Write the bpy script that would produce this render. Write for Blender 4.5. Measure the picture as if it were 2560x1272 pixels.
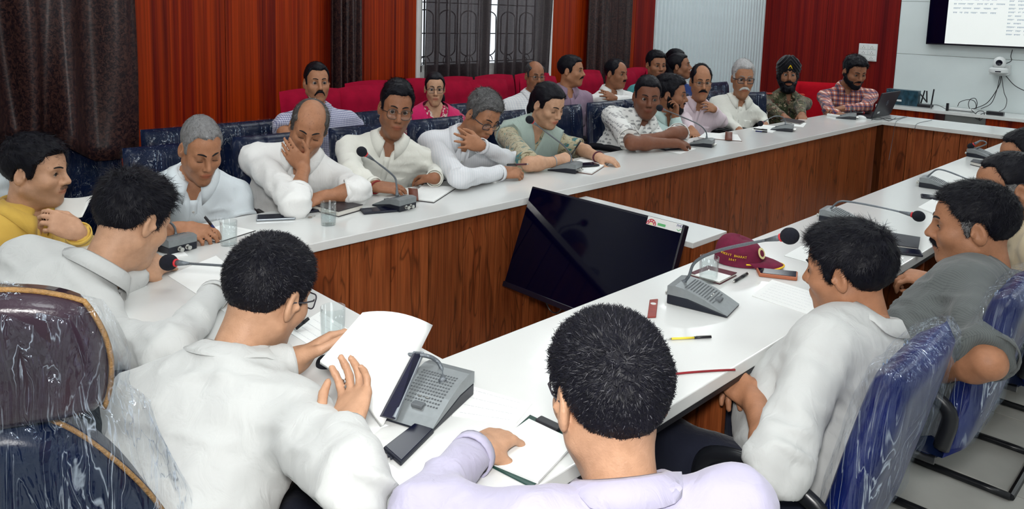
import bpy, bmesh, math, random
import numpy as np
from mathutils import Vector, Matrix, Euler

# ---------------------------------------------------------------- camera, world, lights, exposure
SC = bpy.context.scene
for _o in list(bpy.data.objects):
    bpy.data.objects.remove(_o, do_unlink=True)
COL = SC.collection
FPX, PCY = 1891.17, 276.04                      # focal length and principal row, pixels of a 2560 x 1272 frame
CAM = np.array([-1.141, -2.370, 1.610])
CROT = (1.4417, -0.0300, -0.7802)
cd = bpy.data.cameras.new('camera'); co = bpy.data.objects.new('camera', cd); COL.objects.link(co)
co.location = CAM; co.rotation_euler = CROT
cd.sensor_width = 36.0; cd.lens = FPX / 2560 * 36.0
cd.shift_y = -(636 - PCY) / 2560.0
cd.clip_start = 0.05; cd.clip_end = 100
SC.camera = co
SC.view_settings.view_transform = 'Standard'; SC.view_settings.look = 'None'
SC.view_settings.gamma = 1.0; SC.view_settings.use_curve_mapping = False
LAMP_E, DISPLAY_E = 9.8, 0.68                    # ceiling panels, wall display
SC.view_settings.exposure = 0.04
SC.cycles.max_bounces = 4; SC.cycles.diffuse_bounces = 3; SC.cycles.glossy_bounces = 2; SC.cycles.transparent_max_bounces = 10
SC.cycles.adaptive_threshold = 0.08
SC.cycles.sample_clamp_indirect = 6.0

world = bpy.data.worlds.new('daylight'); SC.world = world; world.use_nodes = True
_wn = world.node_tree.nodes; _bg = _wn['Background']
_bg.inputs['Color'].default_value = (0.94, 0.97, 1.0, 1); _bg.inputs['Strength'].default_value = 1.2

def area(name, loc, rot, size, power, color=(1, 1, 1)):
    l = bpy.data.lights.new(name, 'AREA'); l.shape = 'RECTANGLE'; l.size, l.size_y = size; l.energy = power; l.color = color
    o = bpy.data.objects.new(name, l); COL.objects.link(o); o.location = loc; o.rotation_euler = rot
    return o
# the flash on the camera's shoe
FLASH_POS = (CAM[0] - 0.02, CAM[1] + 0.02, CAM[2] + 0.20)
fl = area('camera_flash', FLASH_POS, CROT, (0.22, 0.14), 40.0, (1.0, 0.98, 0.95))
fl.rotation_euler = (1.36, -0.03, -0.7802)

M3 = np.array(Euler(CROT, 'XYZ').to_matrix())
def at(x, y, X=None, Y=None, Z=None, D=None):
    """point of the place seen at photo pixel (x, y), on the plane X, Y or Z = const or at depth D"""
    d = M3 @ np.array([(x - 1280) / FPX, -(y - PCY) / FPX, -1.0])
    t = D if D is not None else (X - CAM[0]) / d[0] if X is not None else (Y - CAM[1]) / d[1] if Y is not None else (Z - CAM[2]) / d[2]
    return CAM + t * d
def depth(p): return float(-(M3.T @ (np.array(p) - CAM))[2])

# ---------------------------------------------------------------- materials
MATS = {}
def _nt(name):
    m = bpy.data.materials.new(name); m.use_nodes = True
    nt = m.node_tree; b = nt.nodes['Principled BSDF']
    MATS[name] = m
    return m, nt, b
def _n(nt, t, **kw):
    n = nt.nodes.new(t)
    for k, v in kw.items():
        if k in n.inputs: n.inputs[k].default_value = v
        else: setattr(n, k, v)
    return n
def ramp(nt, stops):
    r = nt.nodes.new('ShaderNodeValToRGB'); e = r.color_ramp.elements
    while len(e) < len(stops): e.new(0.5)
    for i, (p, c) in enumerate(stops):
        e[i].position = p; e[i].color = (*c, 1) if len(c) == 3 else c
    return r
def mat(name, col, rough=0.5, metal=0.0, spec=0.5, noise=0.0, nscale=20.0, bump=0.0, bscale=60.0, coat=0.0, trans=0.0, emit=None, emit_s=1.0, sheen=0.0, stretch=None, alpha=1.0, ior=1.45):
    """principled material with a procedural value variation and bump"""
    if name in MATS: return MATS[name]
    m, nt, b = _nt(name); L = nt.links
    b.inputs['Roughness'].default_value = rough; b.inputs['Metallic'].default_value = metal
    b.inputs['Specular IOR Level'].default_value = spec; b.inputs['Coat Weight'].default_value = coat
    b.inputs['Transmission Weight'].default_value = trans; b.inputs['IOR'].default_value = ior
    b.inputs['Sheen Weight'].default_value = sheen; b.inputs['Alpha'].default_value = alpha
    tc = _n(nt, 'ShaderNodeTexCoord'); mp = _n(nt, 'ShaderNodeMapping')
    if stretch: mp.inputs['Scale'].default_value = stretch
    L.new(tc.outputs['Object'], mp.inputs['Vector'])
    nz = _n(nt, 'ShaderNodeTexNoise', Scale=nscale, Detail=4.0); L.new(mp.outputs['Vector'], nz.inputs['Vector'])
    lo = tuple(max(0, c * (1 - noise)) for c in col); hi = tuple(min(1, c * (1 + noise)) for c in col)
    r = ramp(nt, [(0.3, lo), (0.7, hi)]); L.new(nz.outputs['Fac'], r.inputs['Fac']); L.new(r.outputs['Color'], b.inputs['Base Color'])
    if bump > 0:
        n2 = _n(nt, 'ShaderNodeTexNoise', Scale=bscale, Detail=5.0); L.new(mp.outputs['Vector'], n2.inputs['Vector'])
        bp = _n(nt, 'ShaderNodeBump', Strength=bump, Distance=0.01); L.new(n2.outputs['Fac'], bp.inputs['Height']); L.new(bp.outputs['Normal'], b.inputs['Normal'])
    if emit:
        b.inputs['Emission Color'].default_value = (*emit, 1); b.inputs['Emission Strength'].default_value = emit_s
    return m
def mat_attr(name, rough=0.5, spec=0.4, bump=0.0, bscale=120.0, sss=0.0, sheen=0.0):
    """colour from the mesh's own 'Col' attribute, with grain"""
    if name in MATS: return MATS[name]
    m, nt, b = _nt(name); L = nt.links
    a = _n(nt, 'ShaderNodeAttribute', attribute_name='Col'); tc = _n(nt, 'ShaderNodeTexCoord')
    nz = _n(nt, 'ShaderNodeTexNoise', Scale=55.0, Detail=4.0); L.new(tc.outputs['Object'], nz.inputs['Vector'])
    r = ramp(nt, [(0.3, (0.9, 0.88, 0.86)), (0.7, (1.06, 1.06, 1.06))]); L.new(nz.outputs['Fac'], r.inputs['Fac'])
    mx = _n(nt, 'ShaderNodeMix', data_type='RGBA', blend_type='MULTIPLY'); mx.inputs[0].default_value = 1.0
    L.new(a.outputs['Color'], mx.inputs[6]); L.new(r.outputs['Color'], mx.inputs[7]); L.new(mx.outputs[2], b.inputs['Base Color'])
    b.inputs['Roughness'].default_value = rough; b.inputs['Specular IOR Level'].default_value = spec; b.inputs['Sheen Weight'].default_value = sheen
    if sss: b.inputs['Subsurface Weight'].default_value = sss; b.inputs['Subsurface Radius'].default_value = (0.012, 0.005, 0.003)
    if bump:
        n2 = _n(nt, 'ShaderNodeTexNoise', Scale=bscale, Detail=4.0); L.new(tc.outputs['Object'], n2.inputs['Vector'])
        bp = _n(nt, 'ShaderNodeBump', Strength=bump, Distance=0.004); L.new(n2.outputs['Fac'], bp.inputs['Height']); L.new(bp.outputs['Normal'], b.inputs['Normal'])
    return m
def mat_wood(name, cols, axis_scale=(9, 9, 0.35), rough=0.35, coat=0.0, crack=0.0, plank=False, spec=0.22):
    """vertical grain; with plank=True each object gets its own offset and tone"""
    if name in MATS: return MATS[name]
    m, nt, b = _nt(name); L = nt.links
    tc = _n(nt, 'ShaderNodeTexCoord'); mp = _n(nt, 'ShaderNodeMapping'); mp.inputs['Scale'].default_value = axis_scale
    if plank:
        oi = _n(nt, 'ShaderNodeObjectInfo'); ad = _n(nt, 'ShaderNodeVectorMath', operation='MULTIPLY_ADD')
        cb = _n(nt, 'ShaderNodeCombineXYZ'); L.new(oi.outputs['Random'], cb.inputs[0]); L.new(oi.outputs['Random'], cb.inputs[1]); L.new(oi.outputs['Random'], cb.inputs[2])
        ad.inputs[1].default_value = (31.0, 17.0, 43.0); L.new(cb.outputs[0], ad.inputs[0]); L.new(tc.outputs['Object'], ad.inputs[2]); L.new(ad.outputs[0], mp.inputs['Vector'])
    else:
        L.new(tc.outputs['Object'], mp.inputs['Vector'])
    nz = _n(nt, 'ShaderNodeTexNoise', Scale=1.0, Detail=7.0, Roughness=0.6, Distortion=0.35); L.new(mp.outputs['Vector'], nz.inputs['Vector'])
    k = len(cols); r = ramp(nt, [(0.25 + 0.5 * i / (k - 1), c) for i, c in enumerate(cols)]); L.new(nz.outputs['Fac'], r.inputs['Fac'])
    out = r.outputs['Color']
    fine = _n(nt, 'ShaderNodeMapping'); fine.inputs['Scale'].default_value = (axis_scale[0] * 9, axis_scale[1] * 9, axis_scale[2] * 5); L.new(mp.inputs['Vector'].links[0].from_socket, fine.inputs['Vector'])
    n3 = _n(nt, 'ShaderNodeTexNoise', Scale=1.0, Detail=3.0); L.new(fine.outputs['Vector'], n3.inputs['Vector'])
    r3 = ramp(nt, [(0.35, (0.72, 0.7, 0.7)), (0.65, (1.12, 1.12, 1.12))]); L.new(n3.outputs['Fac'], r3.inputs['Fac'])
    mx = _n(nt, 'ShaderNodeMix', data_type='RGBA', blend_type='MULTIPLY'); mx.inputs[0].default_value = 1.0
    L.new(out, mx.inputs[6]); L.new(r3.outputs['Color'], mx.inputs[7]); out = mx.outputs[2]
    if crack:
        mc = _n(nt, 'ShaderNodeMapping'); mc.inputs['Scale'].default_value = (5.0, 5.0, 0.9); L.new(mp.inputs['Vector'].links[0].from_socket, mc.inputs['Vector'])
        vz = _n(nt, 'ShaderNodeTexNoise', Scale=1.3, Detail=2.0, Distortion=1.2); L.new(mc.outputs['Vector'], vz.inputs['Vector'])
        rc = ramp(nt, [(0.485, (1, 1, 1)), (0.5, (1 - crack,) * 3), (0.515, (1, 1, 1))]); L.new(vz.outputs['Fac'], rc.inputs['Fac'])
        m2 = _n(nt, 'ShaderNodeMix', data_type='RGBA', blend_type='MULTIPLY'); m2.inputs[0].default_value = 1.0
        L.new(out, m2.inputs[6]); L.new(rc.outputs['Color'], m2.inputs[7]); out = m2.outputs[2]
    if plank:
        hv = _n(nt, 'ShaderNodeHueSaturation'); mr = _n(nt, 'ShaderNodeMapRange'); mr.inputs[3].default_value = 0.78; mr.inputs[4].default_value = 1.15
        L.new(oi.outputs['Random'], mr.inputs[0]); L.new(mr.outputs[0], hv.inputs['Value']); L.new(out, hv.inputs['Color']); out = hv.outputs['Color']
    L.new(out, b.inputs['Base Color'])
    b.inputs['Roughness'].default_value = rough; b.inputs['Coat Weight'].default_value = coat; b.inputs['Specular IOR Level'].default_value = spec
    return m
def mat_plastic_wrap(name, tint=(0.80, 0.88, 1.0), amount=0.05, scale=14.0, stretch=(1, 1, 0.35), crease=0.035, strength=0.75):
    """clear polythene: see-through film whose creases scatter and glint"""
    if name in MATS: return MATS[name]
    m, nt, b = _nt(name); L = nt.links; out = nt.nodes['Material Output']; nt.nodes.remove(b)
    tc = _n(nt, 'ShaderNodeTexCoord'); mp = _n(nt, 'ShaderNodeMapping'); mp.inputs['Scale'].default_value = stretch; L.new(tc.outputs['Object'], mp.inputs['Vector'])
    nz = _n(nt, 'ShaderNodeTexNoise', Scale=scale, Detail=3.0, Distortion=1.4); L.new(mp.outputs['Vector'], nz.inputs['Vector'])
    n2 = _n(nt, 'ShaderNodeTexNoise', Scale=scale * 0.35, Detail=2.0); L.new(tc.outputs['Object'], n2.inputs['Vector'])
    rd = ramp(nt, [(0.5 - crease, (0, 0, 0)), (0.5, (1, 1, 1)), (0.5 + crease, (0, 0, 0))]); L.new(nz.outputs['Fac'], rd.inputs['Fac'])
    r2 = ramp(nt, [(0.42, (0, 0, 0)), (0.62, (1, 1, 1))]); L.new(n2.outputs['Fac'], r2.inputs['Fac'])
    mk = _n(nt, 'ShaderNodeMath', operation='MULTIPLY'); L.new(rd.outputs['Color'], mk.inputs[0]); L.new(r2.outputs['Color'], mk.inputs[1])
    bp = _n(nt, 'ShaderNodeBump', Strength=1.0, Distance=0.04); L.new(nz.outputs['Fac'], bp.inputs['Height'])
    tr = _n(nt, 'ShaderNodeBsdfTransparent'); gl = _n(nt, 'ShaderNodeBsdfGlossy'); gl.inputs['Roughness'].default_value = 0.12; gl.inputs['Color'].default_value = (*tint, 1); L.new(bp.outputs['Normal'], gl.inputs['Normal'])
    df = _n(nt, 'ShaderNodeBsdfDiffuse'); df.inputs['Color'].default_value = (*[c * 0.8 for c in tint], 1)
    m0 = _n(nt, 'ShaderNodeMixShader'); m0.inputs[0].default_value = 0.45; L.new(gl.outputs[0], m0.inputs[1]); L.new(df.outputs[0], m0.inputs[2])
    film = _n(nt, 'ShaderNodeMixShader'); film.inputs[0].default_value = amount; L.new(tr.outputs[0], film.inputs[1]); L.new(gl.outputs[0], film.inputs[2])
    ms = _n(nt, 'ShaderNodeMath', operation='MULTIPLY'); ms.inputs[1].default_value = strength; L.new(mk.outputs[0], ms.inputs[0])
    mx = _n(nt, 'ShaderNodeMixShader'); L.new(ms.outputs[0], mx.inputs[0]); L.new(film.outputs[0], mx.inputs[1]); L.new(m0.outputs[0], mx.inputs[2]); L.new(mx.outputs[0], out.inputs['Surface'])
    return m

# ---------------------------------------------------------------- objects
def link(o, parent=None, pm=None):
    COL.objects.link(o)
    if parent is not None:
        o.parent = parent
        if pm is not None: o.matrix_parent_inverse = pm
    return o
def obj(name, v, f, m, parent=None, smooth=False, bevel=0.0, seg=2, world=False, solid=0.0, ends=None):
    me = bpy.data.meshes.new(name)
    me.from_pydata([tuple(map(float, p)) for p in v], [], [tuple(map(int, q)) for q in f]); me.update()
    if not isinstance(m, (list, tuple)): m = [m]
    for x in m: me.materials.append(MATS[x] if isinstance(x, str) else x)
    if smooth: me.polygons.foreach_set('use_smooth', [True] * len(me.polygons))
    o = bpy.data.objects.new(name, me)
    pm = None
    if world and parent is not None: pm = base_matrix(parent).inverted()
    link(o, parent, pm)
    if solid:
        s = o.modifiers.new('thickness', 'SOLIDIFY'); s.thickness = solid; s.offset = 0
    if bevel:
        b = o.modifiers.new('bevel', 'BEVEL'); b.width = bevel; b.segments = seg; b.limit_method = 'ANGLE'; b.angle_limit = 0.6
    return o
def base_matrix(o):
    m = Matrix.LocRotScale(o.location, o.rotation_euler, o.scale)
    return (base_matrix(o.parent) @ o.matrix_parent_inverse @ m) if o.parent else m
def tag(o, label=None, cat=None, group=None, kind=None):
    if label: o['label'] = label
    if cat: o['category'] = cat
    if group: o['group'] = group
    if kind: o['kind'] = kind
    return o
def thing(name, label, cat, loc=(0, 0, 0), rotz=0.0, group=None):
    o = bpy.data.objects.new(name, None); o.empty_display_size = 0.05; COL.objects.link(o)
    o.location = tuple(map(float, loc)); o.rotation_euler = (0, 0, rotz)
    return tag(o, label, cat, group)
def copy_tree(o, parent=None):
    c = o.copy(); COL.objects.link(c)
    if parent is not None: c.parent = parent
    for ch in list(o.children): copy_tree(ch, c)
    return c
def put(proto, first, loc, rotz, label, used=set()):
    o = copy_tree(proto) if proto.name in used else proto
    used.add(proto.name)
    o.location = tuple(map(float, loc)); o.rotation_euler = (0, 0, rotz); o['label'] = label
    return o

class MB:
    """collects shapes of ONE part"""
    def __init__(s): s.v = []; s.f = []
    def add(s, v, f):
        n = len(s.v); s.v += [tuple(p) for p in v]; s.f += [tuple(i + n for i in q) for q in f]; return s
    def box(s, c, d, rz=0.0, R=None):
        x, y, z = d[0] / 2, d[1] / 2, d[2] / 2
        p = [(-x, -y, -z), (x, -y, -z), (x, y, -z), (-x, y, -z), (-x, -y, z), (x, -y, z), (x, y, z), (-x, y, z)]
        if R is None: R = Matrix.Rotation(rz, 3, 'Z')
        p = [tuple(R @ Vector(q) + Vector(c)) for q in p]
        return s.add(p, [(3, 2, 1, 0), (4, 5, 6, 7), (0, 1, 5, 4), (1, 2, 6, 5), (2, 3, 7, 6), (3, 0, 4, 7)])
    def prism(s, poly, z0, z1, ax=None):
        """polygon (x, y) extruded z0..z1; ax maps (x, y, z) to 3-D"""
        n = len(poly); ax = ax or (lambda x, y, z: (x, y, z))
        v = [ax(x, y, z0) for x, y in poly] + [ax(x, y, z1) for x, y in poly]
        return s.add(v, [tuple(range(n - 1, -1, -1)), tuple(range(n, 2 * n))] + [(i, (i + 1) % n, n + (i + 1) % n, n + i) for i in range(n)])
    def tube(s, path, r, n=8, cap=True, flat=1.0):
        P = [Vector(map(float, p)) for p in path]; rs = r if hasattr(r, '__len__') else [r] * len(P)
        v = []; up = Vector((0, 0, 1)); prev = None
        for i, p in enumerate(P):
            t = (P[min(i + 1, len(P) - 1)] - P[max(i - 1, 0)]).normalized()
            if prev is None:
                a = t.cross(up)
                if a.length < 1e-3: a = t.cross(Vector((1, 0, 0)))
            else: a = prev - t * prev.dot(t)
            a.normalize(); prev = a; b = t.cross(a)
            for k in range(n):
                w = 2 * math.pi * k / n
                v.append(tuple(p + a * (math.cos(w) * rs[i]) + b * (math.sin(w) * rs[i] * flat)))
        f = [(i * n + k, i * n + (k + 1) % n, (i + 1) * n + (k + 1) % n, (i + 1) * n + k) for i in range(len(P) - 1) for k in range(n)]
        if cap: f += [tuple(range(n - 1, -1, -1)), tuple((len(P) - 1) * n + k for k in range(n))]
        return s.add(v, f)
    def lathe(s, prof, n=20, c=(0, 0, 0), R=None):
        v = []; R = R or Matrix.Identity(3)
        for (r, z) in prof:
            for k in range(n):
                w = 2 * math.pi * k / n; v.append(tuple(R @ Vector((r * math.cos(w), r * math.sin(w), z)) + Vector(c)))
        f = [(i * n + k, i * n + (k + 1) % n, (i + 1) * n + (k + 1) % n, (i + 1) * n + k) for i in range(len(prof) - 1) for k in range(n)]
        f += [tuple(range(n - 1, -1, -1)), tuple((len(prof) - 1) * n + k for k in range(n))]
        return s.add(v, f)
    def sphere(s, c, r, nu=12, nv=8, sc=(1, 1, 1)):
        prof = [(math.sin(math.pi * i / nv) * r, -math.cos(math.pi * i / nv) * r) for i in range(nv + 1)]
        prof[0] = (1e-4, -r); prof[-1] = (1e-4, r)
        return s.lathe(prof, nu, c, Matrix.Diagonal(Vector(sc)))
    def build(s, name, m, parent=None, **k): return obj(name, s.v, s.f, m, parent, **k)
def rrect(w, h, r, n=5):
    """rounded rectangle outline"""
    out = []
    for cx, cy, a0 in ((w / 2 - r, h / 2 - r, 0), (-w / 2 + r, h / 2 - r, 90), (-w / 2 + r, -h / 2 + r, 180), (w / 2 - r, -h / 2 + r, 270)):
        for i in range(n + 1):
            a = math.radians(a0 + 90 * i / n); out.append((cx + r * math.cos(a), cy + r * math.sin(a)))
    return out
def bez(pts, n=16):
    """Catmull-Rom through the points"""
    P = [Vector(map(float, p)) for p in pts]; P = [P[0] * 2 - P[1]] + P + [P[-1] * 2 - P[-2]]; out = []
    for i in range(1, len(P) - 2):
        for k in range(n):
            t = k / n; a, b, c, d = P[i - 1:i + 3]
            out.append(0.5 * ((2 * b) + (c - a) * t + (2 * a - 5 * b + 4 * c - d) * t * t + (3 * b - a - 3 * c + d) * t ** 3))
    out.append(P[-2]); return out
def text_part(name, txt, size, m, parent, matrix, extrude=0.0006, world=False):
    cu = bpy.data.curves.new(name, 'FONT'); cu.body = txt; cu.size = size; cu.extrude = extrude; cu.align_x = 'CENTER'; cu.align_y = 'CENTER'
    o = bpy.data.objects.new('tmp_text', cu); COL.objects.link(o)
    dg = bpy.context.evaluated_depsgraph_get(); me = bpy.data.meshes.new_from_object(o.evaluated_get(dg)); bpy.data.objects.remove(o, do_unlink=True)
    me.name = name; me.materials.clear(); me.materials.append(MATS[m] if isinstance(m, str) else m); me.transform(matrix)
    t = bpy.data.objects.new(name, me); link(t, parent, base_matrix(parent).inverted() if (world and parent) else None)
    return t
# ---------------------------------------------------------------- implicit surfaces for people
RNG = np.random.default_rng(7)
_LAT = RNG.random((64, 64, 64)).astype(np.float32)
def vnoise(p):
    """smooth lattice noise, 0..1, p (n, 3)"""
    i = np.floor(p).astype(int); f = p - i; f = f * f * (3 - 2 * f); i &= 63; j = (i + 1) & 63
    x0, y0, z0 = i.T; x1, y1, z1 = j.T; a, b, c = f.T
    L = _LAT
    return (((L[x0, y0, z0] * (1 - a) + L[x1, y0, z0] * a) * (1 - b) + (L[x0, y1, z0] * (1 - a) + L[x1, y1, z0] * a) * b) * (1 - c)
            + ((L[x0, y0, z1] * (1 - a) + L[x1, y0, z1] * a) * (1 - b) + (L[x0, y1, z1] * (1 - a) + L[x1, y1, z1] * a) * b) * c)
def V3(*p): return np.array(p, float)
def unit(v): v = np.asarray(v, float); return v / (np.linalg.norm(v) + 1e-12)
def cone(a, b, ra, rb=None, k=0.02, cut=None, sub=False): return dict(t='c', a=V3(*a), b=V3(*b), ra=ra, rb=ra if rb is None else rb, k=k, cut=cut, sub=sub)
def ell(c, r, R=None, k=0.02, sub=False, cut=None): return dict(t='e', c=V3(*c), r=V3(*r), R=np.eye(3) if R is None else np.asarray(R), k=k, sub=sub, cut=cut)
def prim_box(q):
    if q['t'] == 'c':
        m = max(q['ra'], q['rb']); lo = np.minimum(q['a'], q['b']) - m; hi = np.maximum(q['a'], q['b']) + m
    else:
        e = np.sqrt(((q['R'] * q['r'][None, :]) ** 2).sum(1)); lo = q['c'] - e; hi = q['c'] + e
    return lo, hi
def prim_d(q, X, Y, Z):
    if q['t'] == 'c':
        a = q['a']; ab = q['b'] - a; L2 = float(ab @ ab) + 1e-12
        px, py, pz = X - a[0], Y - a[1], Z - a[2]
        t = np.clip((px * ab[0] + py * ab[1] + pz * ab[2]) / L2, 0, 1)
        d = np.sqrt((px - t * ab[0]) ** 2 + (py - t * ab[1]) ** 2 + (pz - t * ab[2]) ** 2) - (q['ra'] + (q['rb'] - q['ra']) * t)
    else:
        c, r, R = q['c'], q['r'], q['R']; px, py, pz = X - c[0], Y - c[1], Z - c[2]
        u = (px * R[0, 0] + py * R[1, 0] + pz * R[2, 0]); v = (px * R[0, 1] + py * R[1, 1] + pz * R[2, 1]); w = (px * R[0, 2] + py * R[1, 2] + pz * R[2, 2])
        k0 = np.sqrt((u / r[0]) ** 2 + (v / r[1]) ** 2 + (w / r[2]) ** 2); k1 = np.sqrt((u / r[0] ** 2) ** 2 + (v / r[1] ** 2) ** 2 + (w / r[2] ** 2) ** 2) + 1e-9
        d = k0 * (k0 - 1) / k1
    if q.get('cut') is not None:
        p, n = q['cut']; d = np.maximum(d, (X - p[0]) * n[0] + (Y - p[1]) * n[1] + (Z - p[2]) * n[2])
    return d
def smin(a, b, k):
    h = np.maximum(k - np.abs(a - b), 0) / k; return np.minimum(a, b) - h * h * k * 0.25
def combine(V, d, q):
    return -smin(-V, d, q['k']) if q['sub'] else smin(V, d, q['k'])
def sdf_at(prims, P):
    V = np.full(len(P), 0.3)
    for q in prims: V = combine(V, prim_d(q, P[:, 0], P[:, 1], P[:, 2]), q)
    return V
def sdf_normal(prims, P, e=0.004):
    g = np.stack([sdf_at(prims, P + np.eye(3)[i] * e) - sdf_at(prims, P - np.eye(3)[i] * e) for i in range(3)], 1)
    return g / (np.linalg.norm(g, axis=1, keepdims=True) + 1e-9)
def surface(prims, h, post=None, clipbox=None):
    lo = np.min([prim_box(q)[0] for q in prims if not q['sub']], 0) - 2.5 * h - 0.012; hi = np.max([prim_box(q)[1] for q in prims if not q['sub']], 0) + 2.5 * h + 0.012
    if clipbox: lo = np.maximum(lo, clipbox[0]); hi = np.minimum(hi, clipbox[1])
    ax = [np.arange(lo[i], hi[i] + h, h) for i in range(3)]
    V = np.full([len(a) for a in ax], 0.08, np.float32)
    for q in prims:
        l, u = prim_box(q); m = q['k'] + 2 * h + 0.012
        s = [slice(max(0, np.searchsorted(ax[i], l[i] - m) - 1), np.searchsorted(ax[i], u[i] + m) + 1) for i in range(3)]
        X, Y, Z = ax[0][s[0]][:, None, None], ax[1][s[1]][None, :, None], ax[2][s[2]][None, None, :]
        if X.size == 0 or Y.size == 0 or Z.size == 0: continue
        sl = tuple(s); V[sl] = combine(V[sl], prim_d(q, X, Y, Z).astype(np.float32), q)
    if post is not None: V = post(V, ax)
    return surfnet(V, ax)
def surfnet(V, ax):
    S = V < 0; nx, ny, nz = V.shape
    c = np.zeros((nx - 1, ny - 1, nz - 1), np.int8)
    for i in (0, 1):
        for j in (0, 1):
            for k in (0, 1): c += S[i:nx - 1 + i, j:ny - 1 + j, k:nz - 1 + k]
    I, J, K = np.nonzero((c > 0) & (c < 8))
    if len(I) == 0: return np.zeros((0, 3)), np.zeros((0, 4), int)
    idx = np.full(c.shape, -1, np.int32); idx[I, J, K] = np.arange(len(I))
    pos = np.zeros((len(I), 3)); cnt = np.zeros(len(I))
    cor = [(0, 0, 0), (1, 0, 0), (0, 1, 0), (1, 1, 0), (0, 0, 1), (1, 0, 1), (0, 1, 1), (1, 1, 1)]
    cv = [V[I + a, J + b, K + d] for a, b, d in cor]; cp = [np.stack([ax[0][I + a], ax[1][J + b], ax[2][K + d]], 1) for a, b, d in cor]
    for a, b in ((0, 1), (2, 3), (4, 5), (6, 7), (0, 2), (1, 3), (4, 6), (5, 7), (0, 4), (1, 5), (2, 6), (3, 7)):
        m = (cv[a] < 0) != (cv[b] < 0); t = np.where(m, cv[a] / np.where(m, cv[a] - cv[b], 1), 0)[:, None]
        pos += np.where(m[:, None], cp[a] + t * (cp[b] - cp[a]), 0); cnt += m
    pos /= cnt[:, None]
    F = []
    def quads(A, B, cells):
        sg = S[A] != S[B]; i, j, k = np.nonzero(sg); ins = S[A][i, j, k]
        return sg, i, j, k, ins
    a = S[:-1, 1:-1, 1:-1]; b = S[1:, 1:-1, 1:-1]; i, j, k = np.nonzero(a != b); ins = a[i, j, k]
    q = np.stack([idx[i, j, k], idx[i, j + 1, k], idx[i, j + 1, k + 1], idx[i, j, k + 1]], 1); F.append(np.where(ins[:, None], q, q[:, ::-1]))
    a = S[1:-1, :-1, 1:-1]; b = S[1:-1, 1:, 1:-1]; i, j, k = np.nonzero(a != b); ins = a[i, j, k]
    q = np.stack([idx[i, j, k], idx[i, j, k + 1], idx[i + 1, j, k + 1], idx[i + 1, j, k]], 1); F.append(np.where(ins[:, None], q, q[:, ::-1]))
    a = S[1:-1, 1:-1, :-1]; b = S[1:-1, 1:-1, 1:]; i, j, k = np.nonzero(a != b); ins = a[i, j, k]
    q = np.stack([idx[i, j, k], idx[i + 1, j, k], idx[i + 1, j + 1, k], idx[i, j + 1, k]], 1); F.append(np.where(ins[:, None], q, q[:, ::-1]))
    F = np.concatenate(F); F = F[(F >= 0).all(1)]
    return pos, F
def relax(v, f, n=1, w=0.5):
    e = np.concatenate([f[:, [0, 1]], f[:, [1, 2]], f[:, [2, 3]], f[:, [3, 0]]])
    for _ in range(n):
        s = np.zeros_like(v); c = np.zeros(len(v)); np.add.at(s, e[:, 0], v[e[:, 1]]); np.add.at(c, e[:, 0], 1)
        v = v * (1 - w) + w * s / np.maximum(c, 1)[:, None]
    return v
def vnormals(v, f):
    n = np.cross(v[f[:, 2]] - v[f[:, 0]], v[f[:, 3]] - v[f[:, 1]]); s = np.zeros_like(v)
    for i in range(4): np.add.at(s, f[:, i], n)
    return s / (np.linalg.norm(s, axis=1, keepdims=True) + 1e-12)
def np_obj(name, v, f, m, parent=None, col=None, smooth=True):
    me = bpy.data.meshes.new(name); n = len(v); nf = len(f); k = f.shape[1]
    me.vertices.add(n); me.vertices.foreach_set('co', np.ascontiguousarray(v, np.float32).ravel())
    me.loops.add(nf * k); me.loops.foreach_set('vertex_index', np.ascontiguousarray(f, np.int32).ravel())
    me.polygons.add(nf); me.polygons.foreach_set('loop_start', np.arange(nf, dtype=np.int32) * k)
    if smooth: me.polygons.foreach_set('use_smooth', np.ones(nf, bool))
    me.update(calc_edges=True)
    if col is not None:
        ca = me.color_attributes.new('Col', 'FLOAT_COLOR', 'POINT'); cc = np.ones((n, 4), np.float32); cc[:, :3] = col; ca.data.foreach_set('color', cc.ravel())
    me.materials.append(MATS[m] if isinstance(m, str) else m)
    o = bpy.data.objects.new(name, me); link(o, parent, base_matrix(parent).inverted() if parent else None)
    return o

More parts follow.
